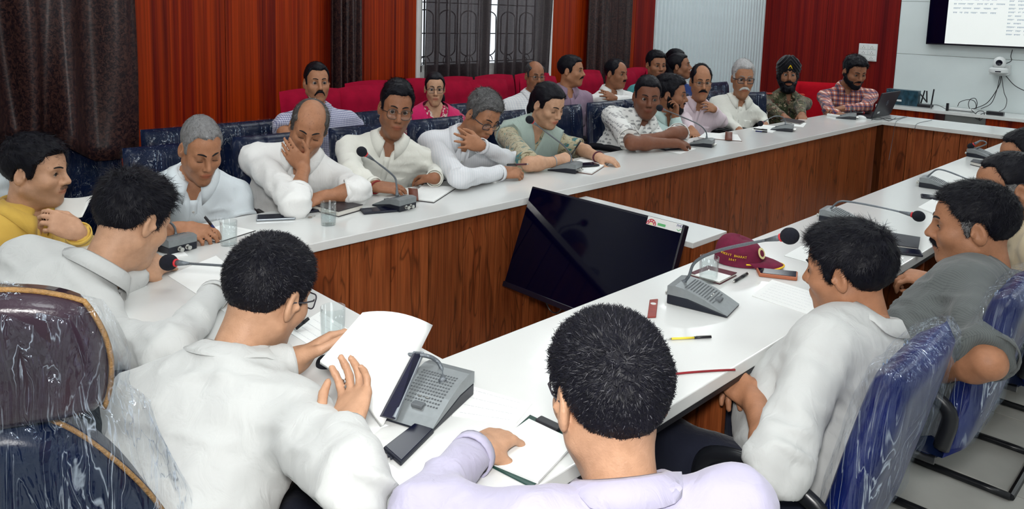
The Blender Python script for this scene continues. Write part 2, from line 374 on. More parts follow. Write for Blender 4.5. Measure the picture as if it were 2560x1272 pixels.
# ---------------------------------------------------------------- head (local: x right, y forward, z up, 0.23 tall, eyes at z = 0.004)
def head_prims(kind='m', eyes=1.0, jaw=1.0):
    w = jaw; fem = kind == 'f'
    P = [ell((0, -0.014, 0.034), (0.073, 0.093, 0.080), k=0.02), ell((0, 0.030, 0.038), (0.060, 0.056, 0.050), k=0.03),
         ell((0, 0.028, -0.032), (0.058 * w, 0.058, 0.074), k=0.03),
         cone((-0.050 * w, -0.004, -0.052), (-0.012, 0.062, -0.096), 0.020, 0.017, k=0.035), cone((0.050 * w, -0.004, -0.052), (0.012, 0.062, -0.096), 0.020, 0.017, k=0.035),
         ell((0, 0.070, -0.096), (0.020, 0.017, 0.016), k=0.025),
         ell((-0.041, 0.057, -0.024), (0.024, 0.024, 0.022), k=0.03), ell((0.041, 0.057, -0.024), (0.024, 0.024, 0.022), k=0.03)]
    cran = list(P)
    for s in (-1, 1):
        P.append(cone((s * 0.012, 0.083, 0.021), (s * 0.044, 0.071, 0.021), 0.0095 if not fem else 0.007, 0.007, k=0.016))
        P.append(ell((s * 0.031, 0.0865, 0.004), (0.019, 0.012, 0.012), k=0.014, sub=True))
        P.append(ell((s * 0.031, 0.0700, 0.004), (0.0155, 0.0150, 0.0145), k=0.006))
        if eyes > 0.05: P.append(ell((s * 0.031, 0.0865, 0.003 - 0.003 * (1 - eyes)), (0.0135, 0.008, 0.0056 * eyes + 0.001), k=0.003, sub=True))
    P += [cone((0, 0.082, 0.016), (0, 0.108, -0.026), 0.0085, 0.0115, k=0.014), ell((-0.0125, 0.096, -0.031), (0.0085, 0.010, 0.0075), k=0.007), ell((0.0125, 0.096, -0.031), (0.0085, 0.010, 0.0075), k=0.007),
          ell((0, 0.082, -0.060), (0.028, 0.014, 0.018), k=0.02),
          ell((0, 0.0925, -0.0555), (0.0225, 0.007, 0.0048), k=0.006), ell((0, 0.0905, -0.0655), (0.0195, 0.0075, 0.0058), k=0.006)]
    for s in (-1, 1):
        a = math.radians(14) * s; R = np.array(Matrix.Rotation(a, 3, 'Z') @ Matrix.Rotation(math.radians(-12), 3, 'X'))
        P += [ell((s * 0.0780, -0.010, -0.004), (0.0095, 0.0195, 0.033), R, k=0.008), ell((s * 0.0895, -0.007, 0.002), (0.0095, 0.0125, 0.0215), R, k=0.004, sub=True), ell((s * 0.0835, 0.006, -0.006), (0.004, 0.005, 0.008), R, k=0.004)]
    P += [cone((0, -0.028, -0.050), (0, -0.046, -0.215), 0.050 if not fem else 0.043, 0.058 if not fem else 0.050, k=0.03), ell((0, 0.016, -0.105), (0.034, 0.030, 0.022), k=0.03)]
    return P, cran
_HEADS = {}
def head_mesh(kind, eyes, jaw, h):
    key = (kind, round(eyes, 2), round(jaw, 2), h)
    if key not in _HEADS:
        P, _ = head_prims(kind, eyes, jaw); v, f = surface(P, h); v = relax(v, f, 1, 0.35)
        c = np.ones((len(v), 3)); x, y, z = v.T
        lip = np.exp(-(((x / 0.024) ** 2 + ((z + 0.0605) / 0.0105) ** 2) ** 2)) * (y > 0.078); lc = np.array([0.98, 0.66, 0.66]) if kind == 'm' else np.array([1.0, 0.52, 0.55])
        c = c * (1 - lip[:, None]) + lip[:, None] * lc
        seam = np.exp(-((z + 0.0605) / 0.0016) ** 2) * (np.abs(x) < 0.024) * (y > 0.083); c *= (1 - 0.55 * seam)[:, None]
        for s in (-1, 1):
            e = np.exp(-((((x - s * 0.031) / 0.021) ** 2 + ((z - 0.003) / 0.014) ** 2) ** 2)) * (y > 0.05); c *= (1 - 0.30 * e)[:, None]
            nn = np.exp(-((((x - s * 0.0085) / 0.0055) ** 2 + ((z + 0.0375) / 0.004) ** 2))) * (y > 0.09); c *= (1 - 0.6 * nn)[:, None]
        _HEADS[key] = (v, f, c)
    return _HEADS[key]
HAIRLINE = [(-0.13, -0.078), (-0.085, -0.078), (-0.055, -0.055), (-0.036, -0.02), (-0.022, 0.020), (-0.004, 0.022), (0.006, -0.004), (0.012, -0.024), (0.024, -0.018), (0.034, 0.026), (0.055, 0.054), (0.075, 0.070), (0.13, 0.078)]
_HAIRS = {}
def hair_mesh(kind, h, th=0.016, side=0.008, line=0.0, bald=None, temple=0.014, fringe=None, burn=0.0, tail=None, jaw=1.0, rough=0.3):
    key = str((kind, h, th, side, line, bald, temple, fringe, burn, tail, jaw, rough))
    if key in _HAIRS: return _HAIRS[key]
    P, cran = head_prims(kind, 0, jaw); base = cran[:3]
    ys = [a for a, b in HAIRLINE]; zs = [b - (burn if 0.0 < a < 0.03 else 0) + (line if a > 0.03 else 0) for a, b in HAIRLINE]
    def post(V, ax):
        X, Y, Z = np.meshgrid(*ax, indexing='ij'); near = np.abs(V) < 0.05
        x, y, z = X[near], Y[near], Z[near]; zm = np.interp(y, ys, zs) + temple * np.clip(1 - np.abs(np.abs(x) - 0.045) / 0.03, 0, 1) * (y > 0.02)
        g = z - zm + (vnoise(np.stack([x, y, z], 1) * 75 + 31) - 0.5) * 0.016
        if bald is not None:
            bx, by, bz, rx, ry, rz = bald; rr = np.sqrt(((x - bx) / rx) ** 2 + ((y - by) / ry) ** 2 + ((z - bz) / rz) ** 2); g = np.minimum(g, (rr - 1) * 0.035)
        s = np.clip((g + 0.004) / 0.020, 0, 1); s = s * s * (3 - 2 * s)
        T = np.interp(z, [-0.08, -0.04, 0.02, 0.07, 0.11], [0.003, side * 0.7, side, side + (th - side) * 0.45, th])
        pn = np.stack([x, y, z], 1); nzv = vnoise(pn * 70 + 9) * 0.6 + vnoise(pn * 150 + 3) * 0.4
        T = T * (1 - rough + 2 * rough * nzv)
        out = V.copy(); out[near] = V[near] - (-0.007 + s * (T + 0.007)); return out
    PP = list(base)
    if fringe:
        for (c, r) in fringe: PP.append(ell(c, r, k=0.03))
    v, f = surface(PP, h, post)
    if tail:
        tv, tf = surface([cone(a, b, ra, rb, k=0.02) for a, b, ra, rb in tail], h); f = np.concatenate([f, tf + len(v)]); v = np.concatenate([v, tv])
    _HAIRS[key] = (v, f); return _HAIRS[key]
def strands(v, f, n, length, lift, crown, width, col, jitter, seed, gray=0.0, graycol=(0.5, 0.5, 0.5), comb=None, grayfn=None):
    """short hair blades grown from a cap's surface"""
    rg = np.random.default_rng(seed); nr = vnormals(v, f)
    a = np.linalg.norm(np.cross(v[f[:, 2]] - v[f[:, 0]], v[f[:, 3]] - v[f[:, 1]]), axis=1); pick = rg.choice(len(f), n, p=a / a.sum())
    u, w = rg.random(n)[:, None], rg.random(n)[:, None]; q = f[pick]
    p = (v[q[:, 0]] * (1 - u) + v[q[:, 1]] * u) * (1 - w) + (v[q[:, 3]] * (1 - u) + v[q[:, 2]] * u) * w
    nn = (nr[q[:, 0]] + nr[q[:, 2]]); nn /= np.linalg.norm(nn, axis=1, keepdims=True)
    fl = p - np.array(crown)
    if comb is not None:
        top = np.clip((p[:, 2] - 0.03) / 0.05, 0, 1)[:, None] * np.clip((p[:, 1] + 0.05) / 0.05, 0, 1)[:, None]; fl = fl / (np.linalg.norm(fl, axis=1, keepdims=True) + 1e-9) * (1 - top) + np.array(comb) * top
    fl = fl + rg.normal(0, jitter, (n, 3)) * np.linalg.norm(fl, axis=1, keepdims=True); fl -= nn * (fl * nn).sum(1, keepdims=True); fl /= np.linalg.norm(fl, axis=1, keepdims=True) + 1e-9
    L = length(p)[:, None] * (0.6 + 0.7 * rg.random(n))[:, None]; lf = lift * (0.5 + rg.random(n))[:, None]
    d1 = fl * np.cos(lf) + nn * np.sin(lf); d2 = fl * np.cos(lf * 0.35) + nn * np.sin(lf * 0.35); sd = np.cross(fl, nn) * width
    p0 = p - nn * 0.0015; p1 = p0 + d1 * L * 0.5; p2 = p1 + d2 * L * 0.5
    V = np.stack([p0 - sd, p0 + sd, p1 + sd * 0.8, p1 - sd * 0.8, p2 + sd * 0.25, p2 - sd * 0.25], 1).reshape(-1, 3); b = np.arange(n)[:, None] * 6
    F = np.concatenate([b + np.array([[0, 1, 2, 3]]), b + np.array([[3, 2, 4, 5]])])
    c = np.array(col) * (0.55 + 0.9 * rg.random((n, 1))); gp = gray if grayfn is None else grayfn(p); g = rg.random(n) < gp; c[g] = np.array(graycol) * (0.5 + 0.7 * rg.random((g.sum(), 1)))
    return V, F, np.repeat(c, 6, 0)

# ---------------------------------------------------------------- hands and arms
def hand_prims(w, d, n, side, curl=0.35, thumb=0.5, spread=0.10, s=1.0, fist=0.0, pinch=0.0, fc=None, tf=None):
    """w wrist, d towards fingers, n out of the back of the hand, side = unit towards the thumb"""
    d, n = unit(d), unit(n); n = unit(n - d * (n @ d)); t = np.cross(d, n); t = t * (1 if t @ np.asarray(side) > 0 else -1)
    P = [ell(w + d * 0.048 * s, (0.040 * s, 0.050 * s, 0.0155 * s), np.stack([t, d, n], 1), k=0.012)]
    K = [(0.030, 0.090, 0.068, 0.0088), (0.0105, 0.095, 0.076, 0.0090), (-0.010, 0.091, 0.070, 0.0086), (-0.029, 0.082, 0.054, 0.0078)]
    for i, (o, l, ln, r) in enumerate(K):
        a0 = (fc[i] if fc else curl * (0.8 + 0.12 * i)); k0 = w + d * l * s + t * o * s
        P.append(cone(w + d * 0.018 * s + t * o * 0.7 * s, k0, 0.0135 * s, 0.0105 * s, k=0.010))
        ang = a0; p = k0; dirs = unit(d + t * spread * (1.5 - i) * 0.8)
        for fr, inc, rr in ((0.45, 0.0, 1.0), (0.31, a0 * 1.05, 0.93), (0.24, a0 * 0.7, 0.85)):
            ang += inc; v = dirs * math.cos(ang) - n * math.sin(ang); e = p + v * ln * fr * s
            P.append(cone(p, e, r * rr * s, r * rr * 0.93 * s, k=0.004)); p = e
    b = w + d * 0.020 * s + t * 0.028 * s - n * 0.004 * s
    v1 = unit(d * 0.72 + t * 0.75 * (1 - 0.5 * thumb) - n * (0.25 + 0.45 * thumb)); e1 = b + v1 * 0.044 * s
    v2 = unit(d * 0.95 + t * (0.30 - 0.75 * thumb) - n * (0.10 + 0.45 * thumb)); e2 = e1 + v2 * 0.032 * s
    v3 = unit(d * 0.95 + t * (0.15 - 0.95 * thumb) - n * (0.05 + 0.30 * thumb)); e3 = e2 + v3 * 0.024 * s
    P += [cone(b, e1, 0.0165 * s, 0.0115 * s, k=0.014), cone(e1, e2, 0.0110 * s, 0.0095 * s, k=0.005), cone(e2, e3, 0.0095 * s, 0.0078 * s, k=0.004)]
    return P
def arm_prims(S, E, W, hand, s=1.0, fat=1.0):
    S, E, W = map(np.asarray, (S, E, W)); a = unit(W - E)
    mid = E + (W - E) * 0.3
    P = [cone(S, E, 0.046 * fat * s, 0.039 * fat * s, k=0.03), cone(E, mid, 0.039 * fat * s, 0.041 * fat * s, k=0.03), cone(mid, W, 0.040 * fat * s, 0.0265 * s, k=0.03), cone(W - a * 0.02, W + unit(hand['d']) * 0.02, 0.0265 * s, 0.025 * s, k=0.02)]
    return P + hand_prims(W, hand['d'], hand['n'], hand['t'], **{k: v for k, v in hand.items() if k not in 'dnt'}, s=s)
# ---------------------------------------------------------------- cloth materials
def mat_cloth(name, col, weave=900.0, rough=0.85, pattern=None, col2=None, scale=1.0, fold=0.35, sheen=0.15):
    m, nt, b = _nt(name); L = nt.links
    tc = _n(nt, 'ShaderNodeTexCoord'); base = _n(nt, 'ShaderNodeRGB'); base.outputs[0].default_value = (*col, 1); out = base.outputs[0]
    nz = _n(nt, 'ShaderNodeTexNoise', Scale=30.0, Detail=3.0); L.new(tc.outputs['Object'], nz.inputs['Vector'])
    def mixc(fac, c2, blend='MIX'):
        nonlocal out
        mx = _n(nt, 'ShaderNodeMix', data_type='RGBA', blend_type=blend); L.new(fac, mx.inputs[0]); L.new(out, mx.inputs[6]); mx.inputs[7].default_value = (*c2, 1); out = mx.outputs[2]
    def stripes(axis, sc, lo, hi, rot=(0, 0, 0.0)):
        mp = _n(nt, 'ShaderNodeMapping'); mp.inputs['Rotation'].default_value = rot; L.new(tc.outputs['Object'], mp.inputs['Vector'])
        w = _n(nt, 'ShaderNodeTexWave', Scale=sc, Distortion=0.3, bands_direction=axis); L.new(mp.outputs['Vector'], w.inputs['Vector']); r = ramp(nt, [(lo, (0, 0, 0)), (hi, (1, 1, 1))]); L.new(w.outputs['Fac'], r.inputs['Fac']); return r.outputs['Color']
    if pattern == 'check':
        for ax in 'XZ': mixc(stripes(ax, scale, 0.72, 0.9), col2, 'MULTIPLY')
    elif pattern == 'stripe': mixc(stripes('X', scale, 0.7, 0.95, (0, 0, 0.6)), col2, 'MULTIPLY')
    elif pattern == 'plaid':
        for ax, sc, c2 in (('X', scale, (0.62, 0.22, 0.18)), ('Z', scale, (0.62, 0.22, 0.18)), ('X', scale * 0.5, (0.22, 0.20, 0.40)), ('Z', scale * 0.5, (0.22, 0.20, 0.40)), ('X', scale * 2, (0.8, 0.45, 0.3)), ('Z', scale * 2, (0.8, 0.45, 0.3))): mixc(stripes(ax, sc, 0.72, 0.95, (0, 0, 0.75)), c2, 'MULTIPLY')
    elif pattern == 'print':                       # rows of small dark fans
        mp = _n(nt, 'ShaderNodeMapping'); mp.inputs['Scale'].default_value = (scale, scale, scale * 1.5); mp.inputs['Rotation'].default_value = (0, 0, 0.7); L.new(tc.outputs['Object'], mp.inputs['Vector'])
        vo = _n(nt, 'ShaderNodeTexVoronoi', Scale=1.0, Randomness=0.35); L.new(mp.outputs['Vector'], vo.inputs['Vector'])
        r = ramp(nt, [(0.40, (1, 1, 1)), (0.46, (0, 0, 0))]); L.new(vo.outputs['Distance'], r.inputs['Fac'])
        sx = _n(nt, 'ShaderNodeVectorMath', operation='SUBTRACT'); L.new(mp.outputs['Vector'], sx.inputs[0]); L.new(vo.outputs['Position'], sx.inputs[1]); sp = _n(nt, 'ShaderNodeSeparateXYZ'); L.new(sx.outputs[0], sp.inputs[0])
        gt = _n(nt, 'ShaderNodeMath', operation='GREATER_THAN'); L.new(sp.outputs[2], gt.inputs[0]); gt.inputs[1].default_value = -0.10
        ml = _n(nt, 'ShaderNodeMath', operation='MULTIPLY'); L.new(r.outputs['Color'], ml.inputs[0]); L.new(gt.outputs[0], ml.inputs[1])
        wv = _n(nt, 'ShaderNodeTexWave', Scale=5.0, Distortion=2.0); L.new(mp.outputs['Vector'], wv.inputs['Vector']); rw = ramp(nt, [(0.25, (0, 0, 0)), (0.45, (1, 1, 1))]); L.new(wv.outputs['Fac'], rw.inputs['Fac'])
        m3 = _n(nt, 'ShaderNodeMath', operation='MULTIPLY'); L.new(ml.outputs[0], m3.inputs[0]); L.new(rw.outputs['Color'], m3.inputs[1]); mixc(m3.outputs[0], col2)
    elif pattern in ('camo', 'floral', 'paisley'):
        stops = {'camo': [(6.0, 0.50, 0.53, (0.035, 0.045, 0.020)), (9.0, 0.55, 0.57, (0.10, 0.045, 0.030)), (13.0, 0.60, 0.62, (0.012, 0.012, 0.012)), (17.0, 0.60, 0.62, (0.32, 0.25, 0.17))],
                 'floral': [(7.0, 0.56, 0.58, (0.05, 0.16, 0.17)), (55.0, 0.55, 0.60, (0.20, 0.17, 0.10)), (16.0, 0.64, 0.66, (0.05, 0.20, 0.17))],
                 'paisley': [(20.0, 0.53, 0.55, (0.62, 0.52, 0.45)), (34.0, 0.60, 0.62, (0.35, 0.01, 0.06)), (9.0, 0.66, 0.68, (0.04, 0.20, 0.16))]}[pattern]
        for i, (sc, a, e, c2) in enumerate(stops):
            n2 = _n(nt, 'ShaderNodeTexNoise', Scale=sc * scale, Detail=2.5, Distortion=0.9); n2.noise_dimensions = '4D'; n2.inputs['W'].default_value = i * 3.7; L.new(tc.outputs['Object'], n2.inputs['Vector'])
            r = ramp(nt, [(a, (0, 0, 0)), (e, (1, 1, 1))]); L.new(n2.outputs['Fac'], r.inputs['Fac']); mixc(r.outputs['Color'], c2)
    L.new(out, b.inputs['Base Color']); b.inputs['Roughness'].default_value = rough; b.inputs['Specular IOR Level'].default_value = 0.2; b.inputs['Sheen Weight'].default_value = sheen
    n1 = _n(nt, 'ShaderNodeTexNoise', Scale=22.0, Detail=3.0, Distortion=1.2); mp = _n(nt, 'ShaderNodeMapping'); mp.inputs['Scale'].default_value = (1, 1, 0.45); L.new(tc.outputs['Object'], mp.inputs['Vector']); L.new(mp.outputs['Vector'], n1.inputs['Vector'])
    bp = _n(nt, 'ShaderNodeBump', Strength=fold, Distance=0.012); L.new(n1.outputs['Fac'], bp.inputs['Height'])
    n2 = _n(nt, 'ShaderNodeTexNoise', Scale=weave, Detail=1.0); L.new(tc.outputs['Object'], n2.inputs['Vector']); b2 = _n(nt, 'ShaderNodeBump', Strength=0.08, Distance=0.001); L.new(n2.outputs['Fac'], b2.inputs['Height']); L.new(bp.outputs['Normal'], b2.inputs['Normal']); L.new(b2.outputs['Normal'], b.inputs['Normal'])
    return m
WHITE = (0.72, 0.73, 0.74)
mat_cloth('shirt_white', (0.74, 0.74, 0.73)); mat_cloth('shirt_white_blue', (0.66, 0.72, 0.76)); mat_cloth('shirt_cream', (0.72, 0.72, 0.66)); mat_cloth('shirt_grey_white', (0.66, 0.67, 0.70), pattern='stripe', col2=(0.90, 0.93, 0.94), scale=26.0)
mat_cloth('shirt_white_check', (0.72, 0.73, 0.74), pattern='check', col2=(0.86, 0.88, 0.92), scale=22.0); mat_cloth('shirt_lavender', (0.40, 0.38, 0.50)); mat_cloth('shirt_yellow', (0.62, 0.40, 0.08)); mat_cloth('shirt_pink', (0.70, 0.58, 0.64)); mat_cloth('shirt_mint', (0.48, 0.62, 0.60))
mat_cloth('shirt_purple', (0.26, 0.18, 0.25)); mat_cloth('shirt_teal', (0.06, 0.26, 0.27)); mat_cloth('shirt_blue', (0.012, 0.035, 0.16)); mat_cloth('shirt_grey', (0.11, 0.12, 0.12), pattern='stripe', col2=(0.75, 0.78, 0.78), scale=70.0); mat_cloth('shirt_khaki', (0.56, 0.47, 0.32))
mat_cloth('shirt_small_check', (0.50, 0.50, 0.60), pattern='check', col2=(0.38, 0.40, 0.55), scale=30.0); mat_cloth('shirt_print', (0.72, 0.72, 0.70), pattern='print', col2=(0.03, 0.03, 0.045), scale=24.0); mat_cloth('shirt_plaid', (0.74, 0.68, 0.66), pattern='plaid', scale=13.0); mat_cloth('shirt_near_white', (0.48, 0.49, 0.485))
mat_cloth('uniform_camouflage', (0.10, 0.095, 0.055), pattern='camo', scale=2.4); mat_cloth('kurta_floral', (0.42, 0.38, 0.26), pattern='floral', scale=1.2); mat_cloth('kurta_pink', (0.42, 0.008, 0.07), pattern='paisley', scale=1.3)
mat_cloth('scarf_green', (0.34, 0.42, 0.38), fold=0.6); mat_cloth('scarf_pink', (0.50, 0.01, 0.10)); mat_cloth('trousers_dark', (0.008, 0.010, 0.022)); mat_cloth('trousers_grey', (0.10, 0.11, 0.12)); mat_cloth('trousers_khaki', (0.42, 0.36, 0.26)); mat_cloth('turban_black', (0.003, 0.003, 0.006), fold=0.8); mat_cloth('turban_yellow', (0.75, 0.50, 0.01))
mat('button', (0.6, 0.6, 0.58), rough=0.3, noise=0.05); mat('shoe_black', (0.008, 0.008, 0.01), rough=0.3, noise=0.1)
# ---------------------------------------------------------------- a whole person
mat_attr('skin', rough=0.50, spec=0.35, bump=0.25, bscale=260.0)
mat_attr('hair', rough=0.50, spec=0.16)
mat_attr('eye', rough=0.15, spec=0.6)
mat('glasses_frame', (0.02, 0.02, 0.03), rough=0.3, noise=0.1); mat('glasses_metal', (0.10, 0.08, 0.07), rough=0.25, metal=0.8, noise=0.05)
def mat_lens():
    m, nt, b = _nt('lens'); L = nt.links; out = nt.nodes['Material Output']; nt.nodes.remove(b)
    tr = _n(nt, 'ShaderNodeBsdfTransparent'); gl = _n(nt, 'ShaderNodeBsdfGlossy'); gl.inputs['Roughness'].default_value = 0.05
    lf = _n(nt, 'ShaderNodeLayerWeight', Blend=0.3); lw = _n(nt, 'ShaderNodeMapRange'); lw.inputs[3].default_value = 0.05; lw.inputs[4].default_value = 0.5; L.new(lf.outputs['Facing'], lw.inputs[0]); tc = _n(nt, 'ShaderNodeTexCoord'); nz = _n(nt, 'ShaderNodeTexNoise', Scale=30.0); L.new(tc.outputs['Object'], nz.inputs['Vector'])
    bp = _n(nt, 'ShaderNodeBump', Strength=0.03); L.new(nz.outputs['Fac'], bp.inputs['Height']); L.new(bp.outputs['Normal'], gl.inputs['Normal'])
    mx = _n(nt, 'ShaderNodeMixShader'); L.new(lw.outputs[0], mx.inputs[0]); L.new(tr.outputs[0], mx.inputs[1]); L.new(gl.outputs[0], mx.inputs[2]); L.new(mx.outputs[0], out.inputs['Surface'])
mat_lens()
UP = V3(0, 0, 1)
def frame(yaw, pitch=0.0, roll=0.0):
    """columns right, forward, up"""
    f = V3(math.cos(yaw), math.sin(yaw), 0); r = np.cross(f, UP); u = UP
    f, u = f * math.cos(pitch) - u * math.sin(pitch), u * math.cos(pitch) + f * math.sin(pitch)
    u, r = u * math.cos(roll) + r * math.sin(roll), r * math.cos(roll) - u * math.sin(roll)
    return np.stack([r, f, u], 1)
def camyaw(p): return math.atan2(CAM[1] - p[1], CAM[0] - p[0])
def xf(v, R, s, p): return (v * s) @ R.T + p
BLACKHAIR = (0.0032, 0.0032, 0.0065)
def person(label, hp, H, yaw, pitch=0, roll=0, hw=1.0, pel=None, tyaw=0, arms=(), skin=(0.30, 0.16, 0.09), kind='m', eyes=0.8, jaw=1.0, gaze=(0, 0), hair=None, shirt='shirt_white', sleeve='long', sl=None,
           collar=True, placket=True, pocket=True, trousers='trousers_dark', moustache=None, beard=None, stubble=0.0, glasses=None, brow=(0.010, 0.009, 0.010), sw=0.175, fat=1.0, belly=0.0, legs=True, knees=None,
           vneck=0.5, seed=1, wrinkle=1.0, group='people seated in the meeting room', collar_mat=None, detail=None, hands=1.0, shs=(0, 0), neck=0.0, wrist=(), fold_axis=(11, 11, 26)):
    """hp head centre, H head height; yaw and tyaw in degrees relative to facing the camera (+ = towards the picture's right)"""
    hp = V3(*hp); dep = depth(hp); cy = camyaw(hp); R = frame(cy + math.radians(yaw), math.radians(pitch), math.radians(roll))
    lv = detail if detail is not None else (0 if dep < 2.6 else 1 if dep < 4.6 else 2)
    hh, ha, hs = ((0.0037, 0.0050, 0.0105), (0.0043, 0.0063, 0.013), (0.0057, 0.0088, 0.018))[lv]
    k = H / 0.23; S = V3(k * hw, k * (0.5 + 0.5 * hw), k); T = lambda v: xf(np.asarray(v, float), R, S, hp)
    tf = frame(cy + math.radians(tyaw)); r, f = tf[:, 0], tf[:, 1]
    NB = T([0, -0.042, -0.138 - neck]); pel = V3(*pel) if pel is not None else NB - UP * 0.5 - f * 0.05
    base = thing('person', label, 'person', (pel[0], pel[1], 0.0), 0.0, group)
    u = unit(NB - pel); tfw = unit(f - u * (f @ u)); tr = np.cross(tfw, u); TR = np.stack([tr, tfw, u], 1); ln = np.linalg.norm(NB - pel)
    # ---- body: one mesh of head, neck, chest and arms
    v, fa, c = head_mesh(kind, eyes, jaw, hh); c = c.copy()
    if stubble:
        x, y, z = v.T; g = np.clip((-0.030 - z) / 0.02, 0, 1) * np.clip((y + 0.01) / 0.02, 0, 1) * np.clip((z + 0.125) / 0.015, 0, 1); lipm = np.exp(-(((x / 0.026) ** 2 + ((z + 0.06) / 0.010) ** 2) ** 2)) * (y > 0.08)
        c = c * (1 - (g * (1 - lipm) * stubble)[:, None] * np.array([0.55, 0.48, 0.42]))
    vs, fs, cs = [T(v)], [fa], [c]; n0 = len(v)
    SH = {}
    for sgn, s_, off in ((1, 'R', shs[0]), (-1, 'L', shs[1])): SH[s_] = NB - u * 0.108 + tr * sgn * sw + UP * off
    chest = [ell(pel + (NB - pel) * 0.70 + tfw * 0.012, (0.145 * fat, 0.085 * fat, 0.15), TR, k=0.05), ell(pel + (NB - pel) * 0.35 + tfw * 0.02, (0.13 * fat, 0.09 * fat, 0.16), TR, k=0.06), cone(NB - u * 0.04, SH['R'], 0.045, 0.045, k=0.05), cone(NB - u * 0.04, SH['L'], 0.045, 0.045, k=0.05), cone(NB - u * 0.08, NB + UP * 0.01, 0.055, 0.050, k=0.04)]
    cv, cf = surface(chest, 0.020 if lv < 2 else 0.028); vs.append(cv); fs.append(cf + n0); cs.append(np.ones((len(cv), 3))); n0 += len(cv)
    A = {}
    for a in arms:
        s_ = a['s']; E, W = V3(*a['E']), V3(*a['W']); A[s_] = (SH[s_], E, W)
        d = a.get('d'); d = unit(W - E) if d is None else unit(d)
        hd = dict(d=d, n=a.get('n', UP), t=a.get('t', -tr if s_ == 'R' else tr), **a.get('h', {}))
        av, af = surface(arm_prims(SH[s_], E, W, hd, s=hands, fat=(0.5 + 0.5 * fat) * (0.70 if sleeve == 'long' else 0.92)), ha); av = relax(av, af, 1, 0.3)
        vs.append(av); fs.append(af + n0); cs.append(np.ones((len(av), 3))); n0 += len(av)
    for s_ in 'RL':
        if s_ not in A:
            E = SH[s_] - UP * 0.24 + tr * (0.05 if s_ == 'R' else -0.05) - tfw * 0.02; A[s_] = (SH[s_], E, E + f * 0.20 - UP * 0.04)
            av, af = surface([cone(SH[s_], E, 0.045, 0.038, k=0.03), cone(E, A[s_][2], 0.038, 0.028, k=0.03)] + hand_prims(A[s_][2], f, UP, -tr if s_ == 'R' else tr), max(ha, 0.0095))
            vs.append(av); fs.append(af + n0); cs.append(np.ones((len(av), 3))); n0 += len(av)
    body = np_obj('body', np.concatenate(vs), np.concatenate(fs), 'skin', base, np.concatenate(cs) * np.array(skin)); body['label'] = 'head, arms and hands, bare skin'
    # ---- eyes and brows
    gz = R @ np.array(Matrix.Rotation(math.radians(-gaze[0]), 3, 'Z') @ Matrix.Rotation(math.radians(-gaze[1]), 3, 'X'))
    if eyes > 0.05 and abs(yaw) < 125:
        for s in (-1, 1):
            pr_ = [(math.sin(math.pi * i / 12), math.cos(math.pi * i / 12)) for i in range(13)]; nn = 16; ev = []; ec = []
            for i, (ra, ca) in enumerate(pr_):
                cc = (0.004, 0.003, 0.003) if i < 2 else (0.03, 0.014, 0.008) if i < 3 else (0.40, 0.37, 0.35)
                for q in range(nn): w_ = 2 * math.pi * q / nn; ev.append((max(ra, 1e-3) * math.cos(w_), ca, max(ra, 1e-3) * math.sin(w_))); ec.append(cc)
            ev = np.array(ev) * 0.0128 * k; ctr = T([s * 0.031, 0.0718, 0.004]); ef = np.array([(i * nn + q, (i + 1) * nn + q, (i + 1) * nn + (q + 1) % nn, i * nn + (q + 1) % nn) for i in range(12) for q in range(nn)])
            np_obj('eye', ev @ gz.T + ctr, ef, 'eye', base, np.array(ec))
    if abs(yaw) < 125:
        for s in (-1, 1):
            mb = MB(); pts = bez([(s * 0.011, 0.0935, 0.0235), (s * 0.024, 0.0905, 0.0285), (s * 0.038, 0.0825, 0.0285), (s * 0.050, 0.0690, 0.0215)], 4); m_ = len(pts)
            mb.tube(pts, [0.0042 * (1 - 0.6 * abs(i / (m_ - 1) - 0.35)) + 0.0004 for i in range(m_)], 6, flat=0.7)
            o = np_obj('eyebrow', T(np.array(mb.v)), tri4(mb.f), 'hair', base, np.tile(np.array(brow), (len(mb.v), 1)))
            mb = MB(); zz = 0.0005 if eyes > 0.3 else -0.005
            mb.tube([(s * (0.031 + dx), 0.0868 - 30 * dx * dx + (0.0 if dx * s < 0 else -0.4 * abs(dx)), 0.0055 * eyes + zz + 0.002 - 18 * dx * dx) for dx in (-0.014, -0.008, 0, 0.008, 0.014)], 0.0011, 5)
            np_obj('eyelash_line', T(np.array(mb.v)), tri4(mb.f), 'hair', base, np.tile(np.array((0.01, 0.007, 0.007)), (len(mb.v), 1)))
    # ---- hair
    if hair is not None:
        hr = dict(hair); hc = np.array(hr.pop('col', BLACKHAIR)); ns = hr.pop('n', (8000, 3000, 1300)[lv]); gl_ = hr.pop('len', 0.022); gr = hr.pop('gray', 0.0); gc = hr.pop('graycol', (0.34, 0.34, 0.35)); lift = hr.pop('lift', 0.45); comb = hr.pop('comb', None); jit = hr.pop('jit', 0.35); gfn = hr.pop('grayfn', None); cw = hr.pop('crown', (0.008, -0.075, 0.10)); wd = hr.pop('wd', (0.0006, 0.0008, 0.0012)[lv])
        hv, hf = hair_mesh(kind, (0.0045, 0.0052, 0.0068)[lv], jaw=jaw, **hr)
        gfrac = np.full(len(hv), gr) if gfn is None else gfn(hv)
        cc = hc[None, :] * (0.8 + 0.4 * vnoise(hv * 90)[:, None]) * (1 - gfrac[:, None]) + gfrac[:, None] * np.array(gc) * (0.55 + 0.4 * vnoise(hv * 160)[:, None])
        lenfn = lambda p: np.interp(p[:, 2], [-0.08, 0.0, 0.06, 0.11], [0.35, 0.5, 0.9, 1.0]) * gl_
        sv, sf, sc_ = strands(hv, hf, ns, lenfn, lift, cw, wd, hc * 1.25, jit, seed, gr, gc, comb, gfn)
        np_obj('hair', T(np.concatenate([hv, sv])), np.concatenate([hf, sf + len(hv)]), 'hair', base, np.concatenate([cc, sc_]))
